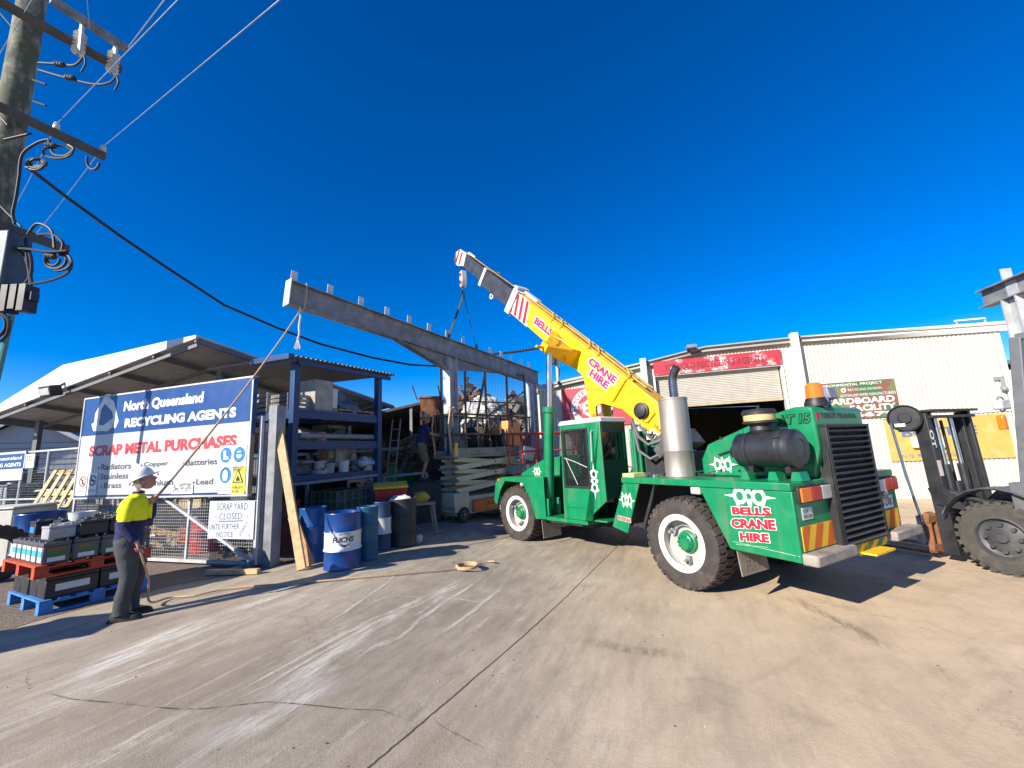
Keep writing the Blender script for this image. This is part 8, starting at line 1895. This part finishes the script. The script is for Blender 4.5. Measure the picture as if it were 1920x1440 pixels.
while z < cz1: m.bar((pa_.x, pa_.y, z), (pb_.x, pb_.y, z), 0.007); z += 0.07
m.build('wire_mesh', mat('mesh_brown', (0.13, 0.11, 0.095), 0.7, var=0.3), cg, smooth=0)
# dark lean-to shed behind the rack
sA, sB = D(636, 794, 13.2), D(822, 750, 13.2)
shd = thing('lean_to_shed', 'dark open lean-to shed between the rack and the steel column', 'shed', (sA.x, sA.y, 0.2), 0)
m = MB(); d = sB - sA; m.prism([(-2.5, 0, sA.z - 0.2 - d.z / d.x * 2.5), (d.x, 0, sB.z - 0.2), (d.x, 0, sB.z - 0.12), (-2.5, 0, sA.z - 0.12 - d.z / d.x * 2.5)], (0, 5.0, 0)); m.build('roof', mat('shed_roof', (0.05, 0.05, 0.052), 0.8, var=0.3), shd)
m = MB(); m.prism([(-2.5, 4.8, 0), (d.x, 4.8, 0), (d.x, 4.8, sB.z - 0.21), (-2.5, 4.8, sA.z - 0.21 - d.z / d.x * 2.5)], (0, 0.2, 0)); m.box(-2.5, -2.4, 0.2, 4.79, 0, 2.2); m.box(d.x - .1, d.x, 1.5, 4.79, 0, 2.6); m.build('wall', mat('shed_wall', (0.07, 0.068, 0.062), 0.85, var=0.4, streak=True), shd)
m = MB()
for x, y in ((-2.3, 0.1), (0.3, 0.1), (d.x - 0.9, 0.1)): m.bar((x, y, 0), (x, y, sA.z - 0.2 + d.z / d.x * x), 0.08)
m.bar((-2.4, 0.1, 1.9), (d.x, 0.1, 1.95), 0.06, 0.1); m.build('post', GALV, shd)
m = MB(); m.box(0.5, 1.3, 0.5, 0.52, 1.3, 2.2); m.build('canvas_curtain', mat('dark_canvas', (0.10, 0.095, 0.07), 0.9, streak=True, var=0.4), shd)
m = MB(); m.box(0.05, 0.75, 2.0, 2.1, 1.5, 2.1); m.build('pale_panel', mat('pale_panel', (0.5, 0.52, 0.53), 0.6), shd)
hp_ = D(806, 765, 12.6)
hop = thing('rusty_hopper', 'rusty steel hopper standing on a frame left of the steel column', 'hopper', (hp_.x, hp_.y, 0.2), R_(10))
m = MB(); vs = [(-0.22, -0.22, -0.3), (0.22, -0.22, -0.3), (0.22, 0.22, -0.3), (-0.22, 0.22, -0.3), (-0.3, -0.3, 0.3), (0.3, -0.3, 0.3), (0.3, 0.3, 0.3), (-0.3, 0.3, 0.3)]
m.add([(x, y, z + hp_.z - 0.2) for x, y, z in vs], [(0, 3, 2, 1), (0, 1, 5, 4), (1, 2, 6, 5), (2, 3, 7, 6), (3, 0, 4, 7), (4, 5, 6, 7)]); m.box(-0.32, 0.32, -0.32, 0.32, hp_.z + 0.06, hp_.z + 0.12); m.build('hopper', RUST, hop, bevel=0.01)
m = MB()
for x in (-0.25, 0.25):
    for y in (-0.25, 0.25): m.bar((x, y, 0), (x, y, hp_.z - 0.3), 0.06)
m.bar((-0.35, -0.3, hp_.z), (-0.5, -0.35, hp_.z + 0.45), 0.03); m.bar((0.33, -0.3, hp_.z), (0.26, -0.35, hp_.z + 0.45), 0.03); m.box(-0.4, 0.3, -0.3, 0.3, 1.2, 2.3); m.build('stand', mat('dark_rust', (0.07, 0.045, 0.035), 0.9, var=0.4), hop)
# white A frame, green tarp, stuff between rack and lift
m = MB(); m.bar((0, 0, 1.15), (1.1, 0, 1.2), 0.07); m.bar((1.1, 0, 1.2), (1.35, 0, 0.2), 0.07); m.bar((0, 0, 1.15), (-0.1, 0, 0.1), 0.07); m.bar((0.6, 0.02, 0.1), (1.5, 0.02, 0.8), 0.06); placed(m.build('white_frame', GALV2), D(722, 855, 11.6).xy.to_3d() + V((0, 0, 0.2)), R_(10), 'white bent steel frame between the rack and the person in the hat', 'frame')
placed(lump(0.45, mat('green_tarp', (0.06, 0.22, 0.03), 0.6, var=0.3, bump=0.4, bscale=10), 'green_tarp', (1.2, 0.6, 1.0), 0.9), D(752, 880, 12.6).xy.to_3d() + V((0, 0, 0.7)), 0, 'bright green tarp bundle behind the white frame', 'tarp')
i2 = ibc(1.1, 1.0, 1.0, mat('grey_tank', (0.3, 0.31, 0.3), 0.5, var=0.3), GALV); placed(i2, D(722, 940, 11.2).xy.to_3d() + V((0, 0, 0.2)), R_(20), 'grey caged bulk container behind the red bin', 'container')
placed(scrap_piece(0.6, GALS, 12), D(745, 935, 10.9).xy.to_3d() + V((0, 0, 0.25)), R_(10), 'silver scrap ducting behind the red bin', 'scrap')
placed(scrap_piece(0.7, DARKIN, 14), D(775, 950, 11.6).xy.to_3d() + V((0, 0, 0.2)), 0, 'dark scrap heap left of the cream lift', 'scrap')
placed(scrap_piece(0.6, RST2, 12), D(700, 905, 12.0).xy.to_3d() + V((0, 0, 0.25)), 0, 'rusty scrap heap at the mouth of the lean-to shed', 'scrap')

# ---- behind the gate
def behind(o, x, y, Y, label, cat, rz=0.0): p = D(x, y, Y); return placed(o, V((p.x, p.y, hgt(p.x) + 0.004)), rz, label, cat)
behind(crate(0.9, 0.7, 0.75, WOOD), 345, 1000, 9.2, 'tall pale timber crate behind the gate', 'crate', 0.2); behind(crate(0.8, 0.7, 0.9, mat('straw_wood', (0.55, 0.42, 0.22), 0.8, var=0.2)), 375, 990, 9.8, 'straw coloured crate behind the notice on the gate', 'crate', -0.1)
t_ = drum('oil_drum', 'red drum seen through the gate mesh', V((0, 0, 0)), 0.26, 0.6, REDPAINT); behind(t_, 385, 1015, 8.3, 'red drum seen through the lower gate mesh', 'drum')
behind(crate(0.55, 0.4, 0.45, mat('orange_plastic', (0.55, 0.14, 0.06), 0.5)), 372, 1000, 8.6, 'orange crate behind the handwritten notice', 'crate', 0.3); behind(scrap_piece(0.7, GSC, 14), 420, 1020, 8.6, 'grey scrap heap behind the gate diagonal', 'scrap'); behind(scrap_piece(0.6, GALS, 12), 305, 1020, 8.4, 'silver scrap heap behind the gate', 'scrap')
behind(scrap_piece(0.7, RST2, 14), 330, 1010, 10.5, 'rusty scrap heap deep behind the gate', 'scrap'); behind(carton(0.8, 0.6, 0.6, OLDW), 470, 990, 9.0, 'pale carton behind the right edge of the gate', 'carton', 0.2); behind(scrap_piece(0.5, DARKIN, 10), 450, 1030, 8.0, 'dark scrap behind the right half of the gate', 'scrap')
i3 = ibc(1.1, 1.1, 1.1, mat('white_tank', (0.5, 0.5, 0.48), 0.5, var=0.2), GALV); behind(i3, 250, 1000, 9.6, 'white caged bulk container behind the gate', 'container', 0.1)
t_ = drum('oil_drum', 'x', V((0, 0, 0)), 0.3, 0.9, mat('drum_rustred', (0.16, 0.05, 0.035), 0.7, var=0.3)); behind(t_, 524, 1035, 7.9, 'rust red drum between the gate post and the planks', 'drum')
behind(carton(0.7, 0.6, 1.0, mat('brick_red', (0.2, 0.06, 0.045), 0.8)), 505, 1010, 8.8, 'tall brick red box behind the gate post', 'box', 0.4)
# ---- behind the left fence
t_ = drum('oil_drum', 'x', V((0, 0, 0)), 0.31, 0.95, DB, DWH, True, text=None); p = D(73, 1000, 7.3); placed(t_, V((p.x, p.y, 0.25)), 0, 'blue drum with a white band behind the batteries at far left', 'drum')
m = MB(); m.box(-0.5, 0.5, -0.4, 0.4, 0, 1.0); m.box(-0.52, 0.52, -0.42, 0.42, 1.002, 1.05); p = D(8, 990, 7.8); placed(m.build('plastic_tub', mat('tub_white', (0.55, 0.54, 0.5), 0.5, var=0.1), bevel=0.03), V((p.x, p.y, 0.25)), 0.1, 'large white plastic tub at the left edge', 'tub')
o = tyre(0.42, 0.26); p = D(-2, 1010, 6.6); placed(o, V((p.x - 0.1, p.y, 0.66)), 0, 'worn black tyre standing at the left edge', 'tyre'); o.rotation_euler = (R_(90), 0, R_(55))
t_ = thing('pallet', 'pale timber pallet leaning on the left fence', 'pallet', (0, 0, 0)); pallet_mesh(t_, 1.0, 1.0, 0.12, WOOD, slats=5); p = D(62, 940, 8.6); t_.location = (p.x, p.y, 0.95); t_.rotation_euler = (R_(68), 0, R_(-12))
behind(carton(0.6, 0.6, 1.3, mat('fridge_white', (0.45, 0.5, 0.56), 0.5, var=0.15)), 122, 960, 9.6, 'white cabinet behind the left fence beside the billboard', 'cabinet', 0.0)
behind(ibc(1.0, 1.0, 1.4, mat('grey_tank_two', (0.4, 0.42, 0.46), 0.5), GALV), 20, 930, 10.5, 'tall grey caged container behind the left fence', 'container'); behind(scrap_piece(0.9, GALS, 16), 90, 930, 10.5, 'pale scrap heap behind the left fence', 'scrap'); behind(scrap_piece(0.8, DARKIN, 14), 60, 930, 11.5, 'dark scrap heap behind the left fence', 'scrap'); behind(scrap_piece(0.7, WHITE, 12), 125, 930, 11.2, 'white scrap heap by the left end of the billboard', 'scrap')
behind(scrap_piece(0.9, RST2, 14), 40, 900, 14, 'brown scrap heap in front of the grey workshop', 'scrap')
# grey gabled workshop far left
hA = D(57, 779, 17.0); HRZ = R_(28); wx, wy = dir_frame(HRZ)
hs2 = thing('workshop', 'grey weatherboard workshop with a white trimmed gable behind the left fence', 'building', (hA.x, hA.y, 0.2), HRZ)
wl_, wr_, we, wa = -1.6, 1.75, D(118, 820, 16).z - 0.2, hA.z - 0.2
m = MB(); m.prism([(wl_, 0, 0), (wr_, 0, 0), (wr_, 0, we - 0.05), (0, 0, wa - 0.1), (wl_, 0, we - 0.05)], (0, 9, 0)); 
m.build('wall', mat('workshop_wall', (0.42, 0.43, 0.44), 0.7, var=0.06), hs2)
m = MB()
for k in range(1, 9): z = 1.2 + k * 0.22; h_ = (wa - z) / (wa - we); x0 = max(wl_, wl_ * h_); x1 = min(wr_, wr_ * h_); m.box(x0 + 0.08, x1 - 0.08, -0.02, -0.003, z, z + 0.012)
m.box(-0.9, 0.7, -0.05, -0.003, 0.5, 1.75); m.build('door_opening', DARKIN, hs2)
m = MB(); m.prism([(0, -0.35, wa), (wr_ + 0.3, -0.35, we - 0.25), (wr_ + 0.3, -0.35, we - 0.18), (0, -0.35, wa + 0.08)], (0, 9.5, 0)); m.prism([(0, -0.35, wa), (wl_ - 0.3, -0.35, we - 0.25), (wl_ - 0.3, -0.35, we - 0.18), (0, -0.35, wa + 0.08)], (0, 9.5, 0)); m.build('roof', mat('workshop_roof', (0.05, 0.075, 0.15), 0.4), hs2)
m = MB(); m.bar((0, -0.37, wa + 0.02), (wr_ + 0.3, -0.37, we - 0.2), 0.05, 0.16); m.bar((0, -0.37, wa + 0.02), (wl_ - 0.3, -0.37, we - 0.2), 0.05, 0.16); m.tube([(wr_ + 0.35, -0.3, we - 0.22), (wr_ + 0.35, 9, we - 0.22)], 0.07, 8); m.tube([(wr_ + .1, -0.1, we - 0.4), (wr_ + .1, -0.1, 0)], 0.05, 8); m.build('white_trim', WHITE, hs2)
# long dark back wall closing the yard
m = MB(); corrug(m, 0, 17, 0, 2.3); o = m.build('yard_wall', mat('yard_wall_sheet', (0.10, 0.11, 0.115), 0.7, var=0.3, streak=True), smooth=80); placed(o, V((-19, 20.5, 0.2)), R_(-10), 'long dark corrugated wall at the back of the yard', 'wall')
m = MB(); m.tube([x - V((-30, 20, 4.7)) for x in sag((-30, 20, 4.7), (-9, 26, 4.4), 0.4)], 0.02, 6); o = m.build('far_wire', CABLE); o.location = (-30, 20, 4.7); tag(o, 'dark wire above the workshop roof at far left', 'wire')

# ---- machines on and round the lifts (placed from the lift's own frame)
LX, LY = dir_frame(R_(49))
def on_lift(o, x, y, z, label, cat, rz=0.0): return placed(o, SLp + LX * x + LY * y + V((0, 0, z)), R_(49) + rz, label, cat)
# unseen box added past the left edge to cast the shadow band on the concrete
m = MB(); m.box(-0.32, 0.32, -0.3, 0.3, 0, 1.5); m.box(-0.36, 0.36, -0.34, 0.34, 1.502, 1.56); m.box(-0.34, 0.34, -0.32, 0.32, -0.02, 0.0)
placed(m.build('shadow_caster', GREY, bevel=0.015), V((-6.85, 2.85, 0.25)), R_(10), 'grey box added left of the view to cast the shadow band on the concrete', 'cabinet')

# ---- more of the packed yard: each lot of scrap is a thing of its own
def cyl_lot(n, r, L, M_):
    m = MB()
    for k in range(n): x = (k % 3) * r * 2.05; z = r + (k // 3) * r * 1.8; m.cyl((x, 0, z), (x + rng.uniform(-.03, .03), L * rng.uniform(0.8, 1), z), r, seg=12)
    return m.build('pipe_stack', M_)
def engine_lot(M_):
    m = MB(); m.box(-0.3, 0.3, -0.25, 0.25, 0.1, 0.55); m.box(-0.2, 0.2, -0.3, 0.3, 0.553, 0.75); m.cyl((-0.3, 0, 0.4), (-0.45, 0, 0.4), 0.2); m.cyl((0.3, 0.1, 0.5), (0.5, 0.1, 0.5), 0.1); m.cyl((0.1, -0.25, 0.3), (0.1, -0.4, 0.3), 0.09)
    for k in range(4): m.cyl((-0.2 + k * 0.13, 0, 0.75), (-0.2 + k * 0.13, 0, 0.83), 0.04)
    return m.build('old_engine', M_, bevel=0.015)
RED2 = mat('faded_red', (0.26, 0.05, 0.035), 0.8, var=0.4, stain=(0.12, 0.07, 0.05), stain_amt=0.4); PALE2 = mat('pale_scrap', (0.42, 0.40, 0.36), 0.7, var=0.4, scale=7)
def at(o, x, y, Y, z, label, cat, rz=0.0): p = D(x, y, Y); return placed(o, V((p.x, p.y, z)), rz, label, cat)
for i, (x, Y, z, kd, lb) in enumerate((
    (655, 12.6, 0.25, 'r', 'brown red scrap heap left in the shed mouth'), (690, 12.9, 0.9, 'p', 'pale scrap sheets stacked high inside the shed'), (725, 12.8, 1.5, 'b', 'rusty sheet scrap piled near the shed roof'),
    (745, 12.4, 0.3, 'r', 'faded red machine scrap beside the green tarp'), (770, 12.9, 1.2, 'g', 'grey scrap frame pile behind the person in the hat'), (815, 12.2, 0.3, 'b', 'rusty scrap left of the steel column foot'),
    (838, 12.6, 1.5, 'b', 'rusty plate scrap just behind the steel column'), (880, 12.5, 1.2, 'r', 'red brown scrap behind the lift rails'), (905, 12.9, 1.6, 'g', 'dark scrap bars behind the orange control box'), (860, 12.7, 2.0, 'p', 'pale crushed scrap behind the lift rails'))):
    mm = {'r': RED2, 'p': PALE2, 'b': RST2, 'g': GSC}[kd]; o = scrap_piece(0.6, mm, 16); at(o, x, 880, Y, z, lb, 'scrap', rng.uniform(0, 3))
at(engine_lot(GSC), 690, 940, 10.6, 0.25, 'old grey engine block behind the red bin', 'engine', 0.5); at(engine_lot(RED2), 640, 935, 9.9, 0.25, 'old reddish engine block under the right end of the rack', 'engine', 1.2)
on_rack(cyl_lot(5, 0.06, 1.2, GALS), 0.25, 0.35, 1, 'short stack of silver pipes on the second rack shelf', 'pipes', -1.2); on_rack(carton(0.5, 0.45, 0.4, OLDW), 1.55, 0.9, 1, 'weathered carton at the back of the second rack shelf', 'carton'); on_rack(carton(0.55, 0.5, 0.35, CARD), 0.75, 1.2, 1, 'brown carton at the back of the second rack shelf', 'carton', 0.2)
on_rack(engine_lot(PALE2), 1.75, 0.75, 2, 'pale machine block at the right of the third rack shelf', 'machine'); on_rack(flange(0.16, 0.22, mat('pale_flange', (0.4, 0.41, 0.42), 0.5)), 0.75, 0.18, 2, 'pale pipe flange on the third rack shelf', 'flange'); on_rack(lump(0.26, mat('plastic_wrap', (0.45, 0.47, 0.5), 0.3, var=0.3, bump=0.4), 'plastic_wrap'), 2.0, 0.25, 2, 'clear plastic wrap bundle on the third rack shelf', 'bundle')
on_rack(crate(0.55, 0.4, 0.25, GREYWOOD), 0.55, 1.6, 0, 'low grey crate at the back of the top rack shelf', 'crate'); on_rack(cyl_lot(4, 0.08, 0.9, mat('pvc_pipe', (0.5, 0.5, 0.48), 0.5)), 0.95, 1.1, 0, 'white plastic pipes at the back of the top rack shelf', 'pipes')

on_lift(engine_lot(DARKIN), 1.2, 0.38, 1.645, 'black machine block on the lift platform behind the rails', 'machine', 0.3); on_lift(engine_lot(BLACK), 1.8, 0.4, 1.645, 'dark motor on the lift platform beside the orange control box', 'machine', 1.8)
on_lift(carton(0.4, 0.3, 0.5, GREYWOOD), 0.6, 0.4, 1.645, 'grey box on the left end of the lift platform', 'box', 0.2)
on_lift(scrap_piece(0.7, RED2, 18), 1.5, 1.8, 0.9, 'faded red machine scrap close behind the cream lift', 'scrap', 0.4); on_lift(scrap_piece(0.8, RST2, 22), 0.6, 1.9, 1.6, 'rusty scrap heap close behind the steel column', 'scrap', 0.9); on_lift(scrap_piece(0.7, GSC, 18), 2.6, 1.7, 1.1, 'dark scrap heap between the two lifts', 'scrap', 0.1)
